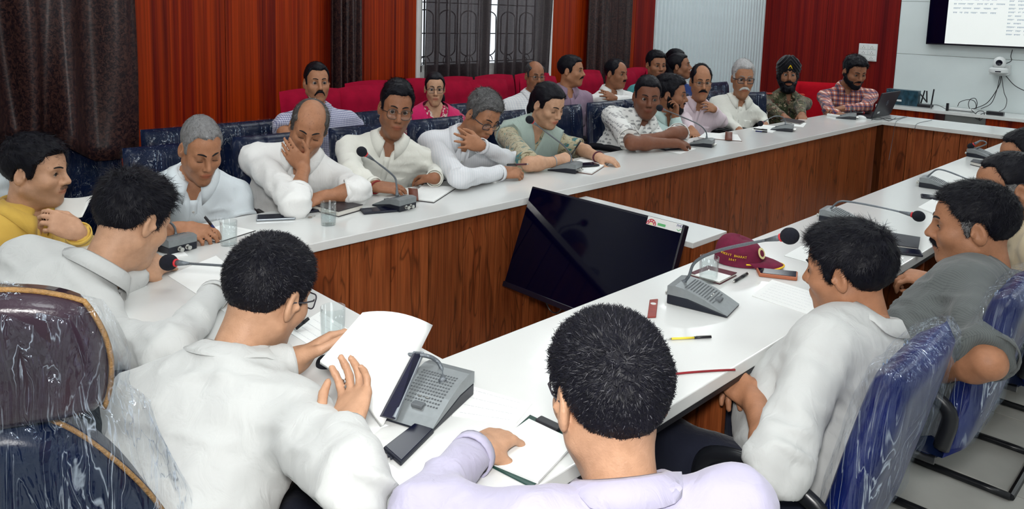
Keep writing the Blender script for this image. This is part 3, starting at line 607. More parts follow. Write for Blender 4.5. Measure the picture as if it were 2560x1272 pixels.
    if moustache:
        mc = np.array(moustache.get('col', BLACKHAIR)); wd_, dr, tk = moustache.get('w', 0.030), moustache.get('drop', 0.010), moustache.get('t', 0.0065)
        P_ = []
        for s in (-1, 1):
            pts = bez([(s * 0.001, 0.0985, -0.0445), (s * 0.013, 0.0955, -0.0475), (s * wd_ * 0.8, 0.0880, -0.0485 - dr * 0.5), (s * wd_, 0.0815, -0.0490 - dr)], 4)
            for i in range(len(pts) - 1): P_.append(cone(pts[i], pts[i + 1], tk * (1 - 0.62 * i / len(pts)), tk * (1 - 0.62 * (i + 1) / len(pts)), k=0.003))
        mv, mf = surface(P_, 0.0026); sv, sf, sc_ = strands(mv, mf, 500, lambda p: np.full(len(p), 0.009), 0.3, (0, 0.09, -0.03), 0.0006, mc, 0.3, seed + 5)
        np_obj('moustache', T(np.concatenate([mv, sv])), np.concatenate([mf, sf + len(mv)]), 'hair', base, np.concatenate([np.tile(mc, (len(mv), 1)), sc_]))
    if beard:
        bc = np.array(beard.get('col', BLACKHAIR)); bt = beard.get('t', 0.010); P0, cr = head_prims(kind, 0, jaw); extra = beard.get('extra', [])
        def bpost(V, ax):
            X, Y, Z = np.meshgrid(*ax, indexing='ij'); near = np.abs(V) < 0.04; x, y, z = X[near], Y[near], Z[near]
            g = np.interp(y, [0.0, 0.02, 0.05, 0.085, 0.11], [0.005, -0.02, -0.045, -0.047, -0.047]) - z; g = np.minimum(g, (y + 0.012) * 1.5)
            lip = np.sqrt((x / 0.023) ** 2 + ((z + 0.0615) / 0.0095) ** 2); g = np.minimum(g, np.where(y > 0.07, (lip - 1) * 0.012, 1)); g = np.minimum(g, (z + 0.135))
            s = np.clip((g + 0.002) / 0.014, 0, 1); out = V.copy(); out[near] = V[near] - (-0.006 + s * (bt + 0.006) * (0.75 + 0.5 * vnoise(np.stack([x, y, z], 1) * 90))); return out
        mv, mf = surface(cr + [P0[-5], P0[-4], P0[-6]] + extra, 0.0060, bpost); sv, sf, sc_ = strands(mv, mf, 1800, lambda p: np.full(len(p), 0.012), 0.4, (0, 0.02, 0.06), 0.0007, bc * 1.2, 0.3, seed + 9)
        np_obj('beard', T(np.concatenate([mv, sv])), np.concatenate([mf, sf + len(mv)]), 'hair', base, np.concatenate([np.tile(bc, (len(mv), 1)), sc_]))
    if glasses:
        g = dict(glasses); gm = g.get('m', 'glasses_frame'); rw, rh, rt = g.get('w', 0.025), g.get('h', 0.018), g.get('t', 0.0016); gy = 0.0985; gzz = g.get('z', 0.000)
        mb = MB()
        def rim(s): return [(s * 0.0325 + px, gy - 0.14 * abs(s * 0.0325 + px) ** 1.15, gzz + pz) for px, pz in rrect(2 * rw, 2 * rh, g.get('r', 0.6) * rh, 4)]
        for s in (-1, 1):
            q = rim(s); mb.tube(q + [q[0], q[1]], rt, 6, cap=False)
            mb.tube([(s * (0.0325 + rw), gy - 0.012, gzz + 0.006), (s * 0.070, 0.070, gzz + 0.006), (s * 0.0785, 0.03, gzz + 0.004), (s * 0.080, -0.008, gzz + 0.004), (s * 0.079, -0.02, gzz - 0.008)], rt * 1.1, 6)
        mb.tube([(-0.0325 + rw, gy, gzz + 0.004), (0, gy + 0.004, gzz + 0.007), (0.0325 - rw, gy, gzz + 0.004)], rt, 6)
        go = np_obj('glasses', T(np.array(mb.v)), tri4(mb.f), gm, base); go['label'] = g.get('label', 'pair of eyeglasses')
        for s in (-1, 1):
            q = rim(s); np_obj('lens', T(np.array([(s * 0.0325, gy + 0.0005, gzz)] + q)), np.array([(0, i + 1, (i + 1) % len(q) + 1, (i + 1) % len(q) + 1) for i in range(len(q))])[:, :3], 'lens', go)
    for s_, wm, wt, wr in wrist:
        s0, E, W = A[s_]; dd = unit(W - E); c0 = W - dd * wt; a_ = unit(np.cross(dd, V3(0.3, 0.2, 0.9))); b_ = np.cross(dd, a_); rr = 0.0305 * hands + 0.09 * wt * (1 if wt > 0.03 else 0)
        obj('bracelet', *(lambda m_: (m_.v, m_.f))(MB().tube([c0 + (a_ * math.cos(t) + b_ * math.sin(t)) * rr for t in np.linspace(0, 2 * math.pi, 25)], wr, 6, cap=False)), wm, base, smooth=True, world=True)
    # ---- clothes
    fb = fat
    shp = [ell(pel + u * 0.02, (0.165 * fb, 0.125 * fb, 0.13), TR, k=0.07), ell(pel + (NB - pel) * 0.33 + tfw * (0.012 + 0.035 * belly), (0.160 * fb, (0.112 + 0.045 * belly) * fb, 0.17), TR, k=0.08),
           ell(pel + (NB - pel) * 0.70 + tfw * 0.010, (0.168 * fb, 0.108 * fb, 0.165), TR, k=0.08), cone(NB - u * 0.045 - tfw * 0.012, SH['R'] + u * 0.008, 0.054, 0.046, k=0.06), cone(NB - u * 0.045 - tfw * 0.012, SH['L'] + u * 0.008, 0.054, 0.046, k=0.06)]
    cuffs = []
    for s_ in 'RL':
        s0, E, W = A[s_]; slv = sleeve if isinstance(sleeve, str) else sleeve['RL'.index(s_)]
        if slv == 'short':
            e = s0 + (E - s0) * (sl or 0.78); dd = unit(E - s0); shp.append(cone(s0, e + dd * 0.03, 0.056 * fb, 0.060 * fb, k=0.05, cut=(e, dd))); cuffs.append((e, dd, 0.060 * fb))
        elif slv == 'roll':
            dd = unit(W - E); e = E + dd * np.linalg.norm(W - E) * (sl or 0.28); shp += [cone(s0, E, 0.056 * fb, 0.050 * fb, k=0.05), cone(E, e + dd * 0.03, 0.049 * fb, 0.049 * fb, k=0.03, cut=(e, dd))]; cuffs.append((e, dd, 0.051 * fb))
        else:
            dd = unit(W - E); e = W - dd * 0.004; shp += [cone(s0, E, 0.056 * fb, 0.047 * fb, k=0.05), cone(E, e + dd * 0.03, 0.047 * fb, 0.036, k=0.03, cut=(e, dd))]; cuffs.append((e, dd, 0.039))
    fold = list(shp)
    if vneck > 0: shp += [ell(NB + tfw * 0.080 - u * 0.006, (0.038, 0.06, 0.030), TR, k=0.012, sub=True), ell(NB + tfw * 0.095 - u * (0.030 + 0.022 * vneck), (0.012 + 0.012 * vneck, 0.055, 0.026 + 0.034 * vneck), TR, k=0.016, sub=True)]
    shp.append(cone(NB - u * 0.03, NB + (T([0, -0.03, -0.05]) - NB) * 0.9 + UP * 0.03, 0.050, 0.056, k=0.012, sub=True))
    v, fa = surface(shp, hs); v = relax(v, fa, 1, 0.4); n_ = vnormals(v, fa)
    q = (v - pel) @ TR; fa_ = np.array(fold_axis); w1 = vnoise(q * fa_ + seed * 3.1); w2 = vnoise(q[:, [1, 2, 0]] * np.array([21, 14, 27]) + seed); amp = np.zeros(len(v))
    for s_ in 'RL':
        s0, E, W = A[s_]; amp += np.exp(-(np.linalg.norm(v - E, axis=1) / 0.11) ** 2) + 0.7 * np.exp(-(np.linalg.norm(v - (s0 - tr * (0.05 if s_ == 'R' else -0.05) - u * 0.08), axis=1) / 0.12) ** 2)
    amp = 0.006 + 0.010 * np.clip(amp, 0, 1.3) + 0.006 * np.clip(1 - q[:, 2] / 0.3, 0, 1)
    rid = 1 - np.abs(2 * w1 - 1); v = v + n_ * ((rid - 0.6) * amp * 1.3 + (w2 - 0.5) * amp * 0.7)[:, None] * wrinkle
    so = np_obj('shirt', v, fa, shirt, base)
    if sleeve != 'long' or lv < 2:
        for e, dd, rr in cuffs:
            a_ = unit(np.cross(dd, V3(0.3, 0.2, 0.9))); b_ = np.cross(dd, a_); mb = MB(); nq = 20
            ring = [(e + (a_ * math.cos(2 * math.pi * i / nq) + b_ * math.sin(2 * math.pi * i / nq)) * rr) for i in range(nq)]
            vv = [tuple(p - dd * 0.020 + unit(p - e) * 0.002) for p in ring] + [tuple(p + dd * 0.001 + unit(p - e) * 0.002) for p in ring]
            obj('cuff', vv, [(i, (i + 1) % nq, nq + (i + 1) % nq, nq + i) for i in range(nq)], collar_mat or shirt, so, smooth=True, world=True, solid=0.004)
    if collar:
        neckd = unit(T([0, -0.03, -0.08]) - NB); cu_ = unit(neckd * 0.6 + u * 0.4); cf_ = unit(tfw - cu_ * (tfw @ cu_)); cr_ = np.cross(cf_, cu_); rows = []
        N = 28; gap = math.radians(20)
        for i in range(N + 1):
            t = i / N; ph = gap + (2 * math.pi - 2 * gap) * t; fr = abs(2 * t - 1); rad = (cf_ * math.cos(ph) + cr_ * math.sin(ph)); rk = k * hw
            tip = max(0.0, (fr - 0.62) / 0.38) ** 1.5
            rows.append([NB + rad * 0.060 * rk + cu_ * (-0.010 - 0.02 * tip), NB + rad * 0.066 * rk + cu_ * (0.026 - 0.018 * tip) + cf_ * 0.006 * tip, NB + rad * 0.073 * rk + cu_ * (0.022 - 0.020 * tip) + cf_ * 0.010 * tip, NB + rad * (0.090 + 0.016 * tip) * rk + cu_ * (-0.018 - 0.050 * tip) + cf_ * 0.012 * tip])
        P_ = np.array(rows).reshape(-1, 3); out = P_.reshape(-1, 4, 3)[:, 2:, :].reshape(-1, 3)
        for _ in range(2):
            d_ = sdf_at(fold, out); nn_ = sdf_normal(fold, out); out = out + nn_ * np.clip(0.005 - d_, 0, 0.03)[:, None]
        P_ = P_.reshape(-1, 4, 3); P_[:, 2:, :] = out.reshape(-1, 2, 3); P_ = P_.reshape(-1, 3)
        obj('collar', P_, [(i * 4 + j, i * 4 + j + 1, i * 4 + j + 5, i * 4 + j + 4) for i in range(N) for j in range(3)], collar_mat or shirt, so, smooth=True, world=True, solid=0.003)
    if placket and abs(yaw) < 120 and abs(tyaw) < 120:
        st = np.linspace(0.98, 0.25, 14); rows = []
        for t in st:
            o = pel + (NB - pel) * (t - 0.10); ds = np.linspace(0, 0.26, 130); d_ = sdf_at(fold, o + np.outer(ds, tfw)); ins = np.nonzero(d_ < 0)[0]; rows.append(o + tfw * (ds[ins[-1]] if len(ins) else 0.1))
        rows = np.array(rows); mb = MB(); P_ = []
        for p in rows: P_ += [p - tr * 0.015 + tfw * 0.003, p + tr * 0.015 + tfw * 0.005]
        obj('button_placket', P_, [(2 * i, 2 * i + 1, 2 * i + 3, 2 * i + 2) for i in range(len(rows) - 1)], shirt, so, smooth=True, world=True, solid=0.003)
        if lv < 2:
            for i in range(2, len(rows), 3):
                mb = MB().lathe([(0.0055, 0.0), (0.0055, 0.0025), (0.003, 0.003)], 10, rows[i] + tfw * 0.006, Matrix((tr, u, tfw)).transposed()); obj('button', mb.v, mb.f, 'button', so, world=True)
        if pocket:
            g = []; n5 = 5
            for j in range(n5 + 1):
                for i in range(n5 + 1):
                    o = pel + (NB - pel) * (0.66 - 0.20 * j / n5 * 0.5 / ln * 1.1) - tr * (0.055 + 0.085 * i / n5); ds = np.linspace(0, 0.24, 90); d_ = sdf_at(fold, o + np.outer(ds, tfw)); ins = np.nonzero(d_ < 0)[0]; g.append(o + tfw * ((ds[ins[-1]] if len(ins) else 0.08) + 0.004))
            obj('pocket', g, [(j * (n5 + 1) + i, j * (n5 + 1) + i + 1, (j + 1) * (n5 + 1) + i + 1, (j + 1) * (n5 + 1) + i) for j in range(n5) for i in range(n5)], shirt, so, smooth=True, world=True, solid=0.003)
    if legs:
        lp = [ell(pel - UP * 0.01, (0.16 * fat, 0.13 * fat, 0.11), tf, k=0.06)]
        for sgn in (1, -1):
            hipj = pel + r * sgn * 0.085 - UP * 0.03; kn = V3(*knees[0 if sgn == 1 else 1]) if knees else hipj + f * 0.40 + r * sgn * 0.05 + UP * (0.50 - hipj[2]); an = kn + f * 0.02 - UP * (kn[2] - 0.10)
            lp += [cone(hipj, kn, 0.088 * fat, 0.066, k=0.05), cone(kn, an, 0.064, 0.052, k=0.04, cut=(an, -UP))]
        v, fa = surface(lp, 0.016 if knees else 0.032); q = v * np.array([16, 16, 24]) + seed; v = v + vnormals(v, fa) * ((vnoise(q) - 0.5) * 0.010)[:, None]
        np_obj('trousers', relax(v, fa, 1, 0.3), fa, trousers, base)
        for sgn in (1, -1):
            kn = V3(*knees[0 if sgn == 1 else 1]) if knees else pel + r * sgn * 0.135 + f * 0.40; an = V3(kn[0], kn[1], 0.05) + f * 0.05
            v, fa = surface([cone(an - f * 0.05, an + f * 0.12 - UP * 0.012, 0.042, 0.036, k=0.02, cut=(V3(0, 0, 0.004), -UP)), cone(an - f * 0.03, an - f * 0.02 + UP * 0.05, 0.04, 0.042, k=0.02)], 0.018); np_obj('shoe', v, fa, 'shoe_black', base)
    base['_'] = 0; del base['_']
    return dict(base=base, T=T, R=R, NB=NB, pel=pel, u=u, tf=tfw, tr=tr, SH=SH, A=A, fold=fold, shirt=so, k=k)
def tri4(f):
    """mixed faces to quads / triangles written as quads"""
    out = []
    for q in f:
        if len(q) == 4: out.append(q)
        elif len(q) == 3: out.append((q[0], q[1], q[2], q[2]))
        else:
            for i in range(1, len(q) - 1): out.append((q[0], q[i], q[i + 1], q[i + 1]))
    a = np.array(out); bad = a[:, 2] == a[:, 3]
    if bad.any():
        g = a[~bad]; t = a[bad]; return g if len(g) else t
    return a
# ---------------------------------------------------------------- the room
TT = 0.76                                        # table top height
YW, XW = 2.35, 8.12                              # left wall and far wall
XN, YR, ZC = -3.6, -4.6, 3.0
mat_wood('wall_wood', [(0.04, 0.002, 0.003), (0.15, 0.007, 0.002), (0.30, 0.030, 0.002), (0.10, 0.004, 0.002), (0.36, 0.050, 0.003)], (11, 11, 0.12), rough=0.38, spec=0.15)
mat_wood('wall_wood_dark', [(0.030, 0.002, 0.004), (0.12, 0.004, 0.005), (0.19, 0.010, 0.005), (0.07, 0.003, 0.005)], (11, 11, 0.12), rough=0.38, spec=0.15)
mat('wall_paint', (0.78, 0.79, 0.78), rough=0.6, noise=0.03, nscale=6, bump=0.02)
mat('wall_white_panel', (0.62, 0.68, 0.68), rough=0.28, noise=0.02, nscale=5)
mat('slat_white', (0.56, 0.64, 0.67), rough=0.45, noise=0.03, nscale=8)
mat('ceiling_paint', (0.75, 0.75, 0.74), rough=0.8, noise=0.02)
mat('tile', (0.50, 0.50, 0.47), rough=0.22, noise=0.06, nscale=5); mat('grout', (0.22, 0.22, 0.21), rough=0.8, noise=0.1)
mat('white_upvc', (0.72, 0.73, 0.72), rough=0.35, noise=0.02); mat('iron', (0.02, 0.015, 0.018), rough=0.4, noise=0.2)
def struct(name, mb, m, parent=None, **k):
    o = mb.build(name, m, parent, **k)
    if parent is None: o['kind'] = 'structure'
    return o
fl_o = struct('floor', MB().box(((XN + XW) / 2, (YR + YW) / 2, -0.06), (XW - XN, YW - YR, 0.1)), 'grout')
tm = MB().box((0, 0, 0), (0.592, 0.592, 0.011)); t0 = None
nx, ny = int((XW - XN) / 0.6), int((YW - YR) / 0.6)
for i in range(nx):
    for j in range(ny):
        if t0 is None: t0 = obj('floor_tile', tm.v, tm.f, 'tile', fl_o, bevel=0.0015, seg=1); o = t0
        else: o = t0.copy(); COL.objects.link(o)
        o.location = (XN + 0.35 + i * 0.6, YR + 0.35 + j * 0.6, -0.005)
struct('ceiling', MB().box(((XN + XW) / 2, (YR + YW) / 2, ZC + 0.05), (XW - XN, YW - YR, 0.1)), 'ceiling_paint')
struct('wall_right', MB().box(((XN + XW) / 2, YR - 0.05, ZC / 2), (XW - XN, 0.1, ZC)), 'wall_paint')
struct('wall_near', MB().box((XN - 0.05, (YR + YW) / 2, ZC / 2), (0.1, YW - YR, ZC)), 'wall_paint')
# left wall with a window opening
def wx(px, y=100): return float(at(px, y, Y=YW)[0])
WX0, WX1 = wx(1046), wx(1368); WZ0, WZ1 = 1.12, 2.45
mb = MB(); yc, th = YW + 0.08, 0.16
for a, b, z0, z1 in ((XN, WX0, 0, ZC), (WX1, XW, 0, ZC), (WX0, WX1, 0, WZ0), (WX0, WX1, WZ1, ZC)): mb.box(((a + b) / 2, yc, (z0 + z1) / 2), (b - a, th, z1 - z0))
wl = struct('wall_left', mb, 'wall_paint')
def sheet(x0, x1, m, z0=0.0, z1=ZC, t=0.02): return MB().box(((x0 + x1) / 2, YW - t / 2, (z0 + z1) / 2), (x1 - x0, t, z1 - z0)).build('wood_panel', m, wl, bevel=0.002)
PX = [wx(330), wx(828), wx(905), wx(1036), wx(1378), wx(1474), wx(1582), wx(1630)]
e = [wx(322), wx(560), wx(828)]
for a, b in ((e[0] - 1.9, e[0] - 0.95), (e[0] - 0.95, e[0] - 0.02), (e[0], e[1]), (e[1] + 0.004, e[2]), (e[2] + 0.004, PX[2]), (PX[2] + 0.004, PX[3])): sheet(a, b, 'wall_wood')
sheet(PX[4], PX[5], 'wall_wood'); sheet(PX[5] + 0.004, PX[6], 'wall_wood'); sheet(PX[6] + 0.004, PX[7], 'wall_wood_dark')
# white strip beside the near curtain
MB().box((e[0] - 0.011, YW - 0.012, ZC / 2), (0.018, 0.024, ZC)).build('edge_strip', 'white_upvc', wl)
# fluted white panel up to the corner
n_sl = 34; sx0 = PX[7] + 0.004; dx = (XW - sx0) / n_sl; s0 = None
pr_ = [(-dx / 2, 0.0), (dx / 2, 0.0), (dx / 2, 0.008), (dx * 0.28, 0.012), (dx * 0.12, 0.030), (-dx * 0.30, 0.030), (-dx * 0.46, 0.012), (-dx / 2, 0.008)]
for i in range(n_sl):
    if s0 is None: s0 = MB().prism(pr_, 0, ZC, lambda x, y, z: (x, -y, z)).build('fluted_slat', 'slat_white', wl); o = s0
    else: o = s0.copy(); COL.objects.link(o)
    o.location = (sx0 + dx * (i + 0.5), YW, 0)
# window frame, mullion, glass
wf = MB()
for a, b, z0, z1 in ((WX0, WX0 + 0.05, WZ0, WZ1), (WX1 - 0.05, WX1, WZ0, WZ1), (WX0, WX1, WZ0, WZ0 + 0.05), (WX0, WX1, WZ1 - 0.05, WZ1), ((WX0 + WX1) / 2 - 0.03, (WX0 + WX1) / 2 + 0.03, WZ0, WZ1)): wf.box(((a + b) / 2, YW + 0.05, (z0 + z1) / 2), (b - a, 0.06, z1 - z0))
w1 = struct('window_1', wf, 'white_upvc')
mat('window_glass', (0.9, 0.95, 1.0), rough=0.05, trans=1.0, noise=0.01, ior=1.02)
for a, b in ((WX0 + 0.05, (WX0 + WX1) / 2 - 0.03), ((WX0 + WX1) / 2 + 0.03, WX1 - 0.05)): MB().box(((a + b) / 2, YW + 0.06, (WZ0 + WZ1) / 2), (b - a, 0.006, WZ1 - WZ0 - 0.1)).build('pane', 'window_glass', w1)
for x in (WX0 - 0.018, WX1 + 0.018): MB().box((x, YW - 0.015, (WZ1 + 0.6) / 2), (0.036, 0.03, WZ1 + 0.1 - 0.5)).build('reveal_trim', 'white_upvc', w1).location.z = 0.25
# wrought-iron grille outside the panes
gr = thing('window_grille', 'black wrought-iron scroll grille behind the sheer window curtains', 'grille', ((WX0 + WX1) / 2, YW + 0.13, WZ0))
gx0, gx1, gz1 = -(WX1 - WX0) / 2 + 0.04, (WX1 - WX0) / 2 - 0.04, WZ1 - WZ0
nb = 12
for i in range(nb + 1): x = gx0 + (gx1 - gx0) * i / nb; MB().box((x, 0, gz1 / 2), (0.010, 0.010, gz1)).build('bar', 'iron', gr)
for z in (0.06, 0.30, 0.55, 0.80, 1.05, 1.28): MB().box(((gx0 + gx1) / 2, 0.008, z), (gx1 - gx0, 0.006, 0.008)).build('rail', 'iron', gr)
for i in range(nb // 2):
    x = gx0 + (gx1 - gx0) * (2 * i + 1) / nb; w_ = (gx1 - gx0) / nb * 0.75
    for z0_ in (0.10, 0.60, 1.10):
        MB().tube([(x + w_ * math.cos(t) * (1 if True else 1), -0.008, z0_ + 0.20 + (0.13 if math.sin(t) > 0 else -0.13) + 0.06 * math.sin(t)) for t in np.linspace(0, 2 * math.pi, 25)], 0.005, 5, cap=False).build('scroll', 'iron', gr)
    MB().tube([(x + (0.055 - 0.006 * t) * math.cos(t), -0.008, 0.02 + 0.05 + (0.055 - 0.006 * t) * math.sin(t)) for t in np.linspace(0, 7.5, 26)], 0.004, 5).build('scroll', 'iron', gr)
# far wall
py = lambda px, y=200: float(at(px, y, X=XW)[1])
Y_a, Y_b = py(1905), py(2236)
wf_ = struct('wall_far', MB().box((XW + 0.08, (YR + YW) / 2, ZC / 2), (0.16, YW - YR, ZC)), 'wall_paint')
ysp = [YW, (YW + Y_b) / 2, Y_b]
for a, b in zip(ysp[:-1], ysp[1:]): MB().box((XW - 0.012, (a + b) / 2, ZC / 2), (0.024, abs(a - b) - 0.004, ZC)).build('wood_panel', 'wall_wood_dark', wf_, bevel=0.002)
sz = [0.0, 0.72, float(at(2400, 142, X=XW)[2]), float(at(2290, 4, X=XW)[2]), 2.35, ZC]
for a, b in zip(sz[:-1], sz[1:]):
    for y0, y1 in ((Y_b, -2.2), (-2.2, YR)): MB().box((XW - 0.008, (y0 + y1) / 2, (a + b) / 2), (0.016, abs(y1 - y0) - 0.003, b - a - 0.004)).build('white_panel', 'wall_white_panel', wf_, bevel=0.001)
# ---------------------------------------------------------------- ceiling lights
mat('lamp_diffuser', (0.9, 0.9, 0.9), rough=0.6, emit=(0.93, 0.99, 1.0), emit_s=LAMP_E, noise=0.01); mat('lamp_frame', (0.8, 0.8, 0.8), rough=0.4, noise=0.02)
lp_ = thing('ceiling_light', 'flush square ceiling light panel', 'ceiling light', (0, 0, ZC), 0, 'ceiling light panels')
MB().box((0, 0, -0.008), (0.58, 0.58, 0.012)).build('diffuser', 'lamp_diffuser', lp_)
fr_ = MB()
for sx_, sy_, d_ in ((0.3, 0, (0.02, 0.62, 0.02)), (-0.3, 0, (0.02, 0.62, 0.02)), (0, 0.3, (0.62, 0.02, 0.02)), (0, -0.3, (0.62, 0.02, 0.02))): fr_.box((sx_, sy_, -0.01), d_)
fr_.build('frame', 'lamp_frame', lp_)
LIGHTS = [(x, y) for x in (-2.2, -0.2, 1.8, 3.8, 5.8, 7.2) for y in (-3.4, -1.6, 0.2, 1.7)]
for i, (x, y) in enumerate(LIGHTS):
    o = lp_ if i == 0 else copy_tree(lp_); o.location = (x, y, ZC)

# ---------------------------------------------------------------- curtains
def mat_curtain(name, c1, c2, transl, clear, scale=1.0):
    m, nt, b = _nt(name); L = nt.links; out = nt.nodes['Material Output']
    tc = _n(nt, 'ShaderNodeTexCoord'); mp = _n(nt, 'ShaderNodeMapping'); mp.inputs['Scale'].default_value = (60, 60, 60); L.new(tc.outputs['Object'], mp.inputs['Vector'])
    nz = _n(nt, 'ShaderNodeTexNoise', Scale=1.2 * scale, Detail=4.0, Distortion=1.0); L.new(mp.outputs['Vector'], nz.inputs['Vector']); r = ramp(nt, [(0.42, c1), (0.62, c2)]); L.new(nz.outputs['Fac'], r.inputs['Fac']); L.new(r.outputs['Color'], b.inputs['Base Color'])
    b.inputs['Roughness'].default_value = 0.40; b.inputs['Sheen Weight'].default_value = 0.0; b.inputs['Specular IOR Level'].default_value = 0.30
    bp = _n(nt, 'ShaderNodeBump', Strength=0.2, Distance=0.003); L.new(nz.outputs['Fac'], bp.inputs['Height']); L.new(bp.outputs['Normal'], b.inputs['Normal'])
    if transl or clear:
        tl = _n(nt, 'ShaderNodeBsdfTranslucent'); tl.inputs['Color'].default_value = (0.30, 0.24, 0.24, 1); m1 = _n(nt, 'ShaderNodeMixShader'); m1.inputs[0].default_value = transl; L.new(b.outputs[0], m1.inputs[1]); L.new(tl.outputs[0], m1.inputs[2])
        tp = _n(nt, 'ShaderNodeBsdfTransparent'); tp.inputs['Color'].default_value = (0.9, 0.85, 0.85, 1); m2 = _n(nt, 'ShaderNodeMixShader'); m2.inputs[0].default_value = clear; L.new(m1.outputs[0], m2.inputs[1]); L.new(tp.outputs[0], m2.inputs[2]); L.new(m2.outputs[0], out.inputs['Surface'])
    return m
mat_curtain('curtain_heavy', (0.010, 0.005, 0.008), (0.055, 0.024, 0.020), 0, 0); mat_curtain('curtain_sheer', (0.012, 0.008, 0.012), (0.03, 0.02, 0.022), 0.10, 0.05)
mat('steel', (0.5, 0.5, 0.5), rough=0.25, metal=1.0, noise=0.05)
def curtain(label, x0, x1, z0, z1, folds, amp, m, y=YW - 0.10, hem=None, gather=0.0, seed=0, lean=0.0, group=None, ph=0.0, sharp=1.0):
    rg = random.Random(seed); nu, nv = folds * 14, 26; t = thing('curtain', label, 'curtain', ((x0 + x1) / 2, y, z0), 0, group); v = []
    wob = [rg.uniform(0.6, 1.3) for _ in range(folds + 2)]
    for j in range(nv + 1):
        s = j / nv
        for i in range(nu + 1):
            u_ = i / nu; w = u_ * folds + ph; kf = int(w) % (folds + 1); a = amp * (wob[kf] * (1 - (w % 1)) + wob[kf + 1] * (w % 1)); sn = math.sin(2 * math.pi * w); sn = math.copysign(abs(sn) ** sharp, sn)
            zb = z0 + (hem(u_) if hem else 0.0); z = zb + (z1 - zb) * s; pull = gather * (1 - s) ** 2
            x = (x0 + (x1 - x0) * u_) * 1.0 + lean * (1 - s) + pull * math.sin(u_ * 9 + seed) * 0.05
            yy = y + a * sn * (0.55 + 0.45 * (1 - s) + 0.25 * math.sin(3 * s + kf)) + pull * 0.06 * math.sin(u_ * 15 + 5 * s)
            v.append((x, yy, z))
    f = [(j * (nu + 1) + i, j * (nu + 1) + i + 1, (j + 1) * (nu + 1) + i + 1, (j + 1) * (nu + 1) + i) for j in range(nv) for i in range(nu)]
    obj('cloth', v, f, m, t, smooth=True, world=True, solid=0.003 if 'heavy' in m else 0.0)
    MB().tube([(x0 - 0.06 + lean * 0, y, z1 + 0.01), (x1 + 0.06, y, z1 + 0.01)], 0.012, 10).build('rod', 'steel', t, world=True)
    return t
hz = lambda px, py_: float(at(px, py_, Y=YW - 0.25)[2])
cx = lambda px, y=150, Y=YW - 0.12: float(at(px, y, Y=Y)[0])
YCU = 1.62; xa, xb = -0.80, float(at(350, 385, Y=YCU)[0])
curtain('heavy dark brown curtain bunched at the left edge behind the yellow-shirted person', xa, xb, 0.845, 2.7, 5, 0.060, 'curtain_heavy', YCU, hem=lambda u_: 0.12 * (1 - min(1, max(0, (u_ - 0.62) / 0.22)) ** 1.5) - 0.02, gather=1.0, seed=4, lean=0.0, ph=0.2, sharp=0.8)
curtain('narrow dark curtain hanging behind the person in a checked shirt', cx(832, 200), cx(903, 200), 0.55, 2.7, 4, 0.035, 'curtain_heavy', YW - 0.12, seed=2)
wm = (WX0 + WX1) / 2
curtain('dark sheer curtain on the left half of the window', WX0 + 0.02, wm - 0.045, 0.75, 2.6, 6, 0.04, 'curtain_sheer', YW - 0.09, seed=5, lean=-0.02)
curtain('dark sheer curtain on the right half of the window', wm + 0.055, WX1 - 0.03, 0.75, 2.6, 6, 0.04, 'curtain_sheer', YW - 0.09, seed=9, lean=-0.06)
curtain('dark curtain between two red wood panels near the fluted white panel', cx(1474, 100), cx(1580, 100), 0.55, 2.7, 6, 0.035, 'curtain_heavy', YW - 0.10, seed=12)
# ---------------------------------------------------------------- conference table
XI1, YI0 = 5.829, -1.010                         # inner well: X 0..XI1, Y YI0..0
XO0, XO1, YO0, YO1 = -0.489, 6.381, -1.517, 0.497
mat('laminate_white', (0.66, 0.67, 0.66), rough=0.16, noise=0.015, nscale=4, spec=0.5, coat=0.2)
mat('edge_band', (0.66, 0.66, 0.65), rough=0.3, noise=0.02)
mat_wood('table_wood', [(0.14, 0.030, 0.008), (0.215, 0.050, 0.013), (0.27, 0.072, 0.020), (0.17, 0.038, 0.010), (0.31, 0.092, 0.029)], (16, 16, 0.9), rough=0.42, crack=0.55, plank=True)
mat('black_plastic', (0.010, 0.010, 0.014), rough=0.35, noise=0.1); mat('seam_dark', (0.02, 0.008, 0.005), rough=0.8, noise=0.1)
tb = thing('conference_table', 'hollow rectangular white-topped conference table with wood-plank panels around its open well', 'table', ((XO0 + XO1) / 2, (YO0 + YO1) / 2, 0))
def ring(z0, z1, m, name):
    o = [(XO0, YO0), (XO1, YO0), (XO1, YO1), (XO0, YO1)]; i_ = [(0, YI0), (XI1, YI0), (XI1, 0), (0, 0)]
    v = [(*p, z) for z in (z0, z1) for p in o + i_]; f = []
    for k in range(4):
        n = (k + 1) % 4; f += [(8 + k, 8 + n, 12 + n, 12 + k), (k, 4 + k, 4 + n, n), (k, n, 8 + n, 8 + k), (4 + k, 12 + k, 12 + n, 4 + n)]
    return obj(name, v, f, m, tb, world=True, bevel=0.003)
ring(TT - 0.034, TT, 'laminate_white', 'table_top')
bk = MB()
for a, b in (((XO0 + 0.004, YO0 + 0.003), (XO1, YO0 + 0.003)),): bk.box(((a[0] + b[0]) / 2, a[1], TT - 0.040), (b[0] - a[0], 0.006, 0.012))
bk.build('dark_edge_trim', 'black_plastic', tb, world=True)
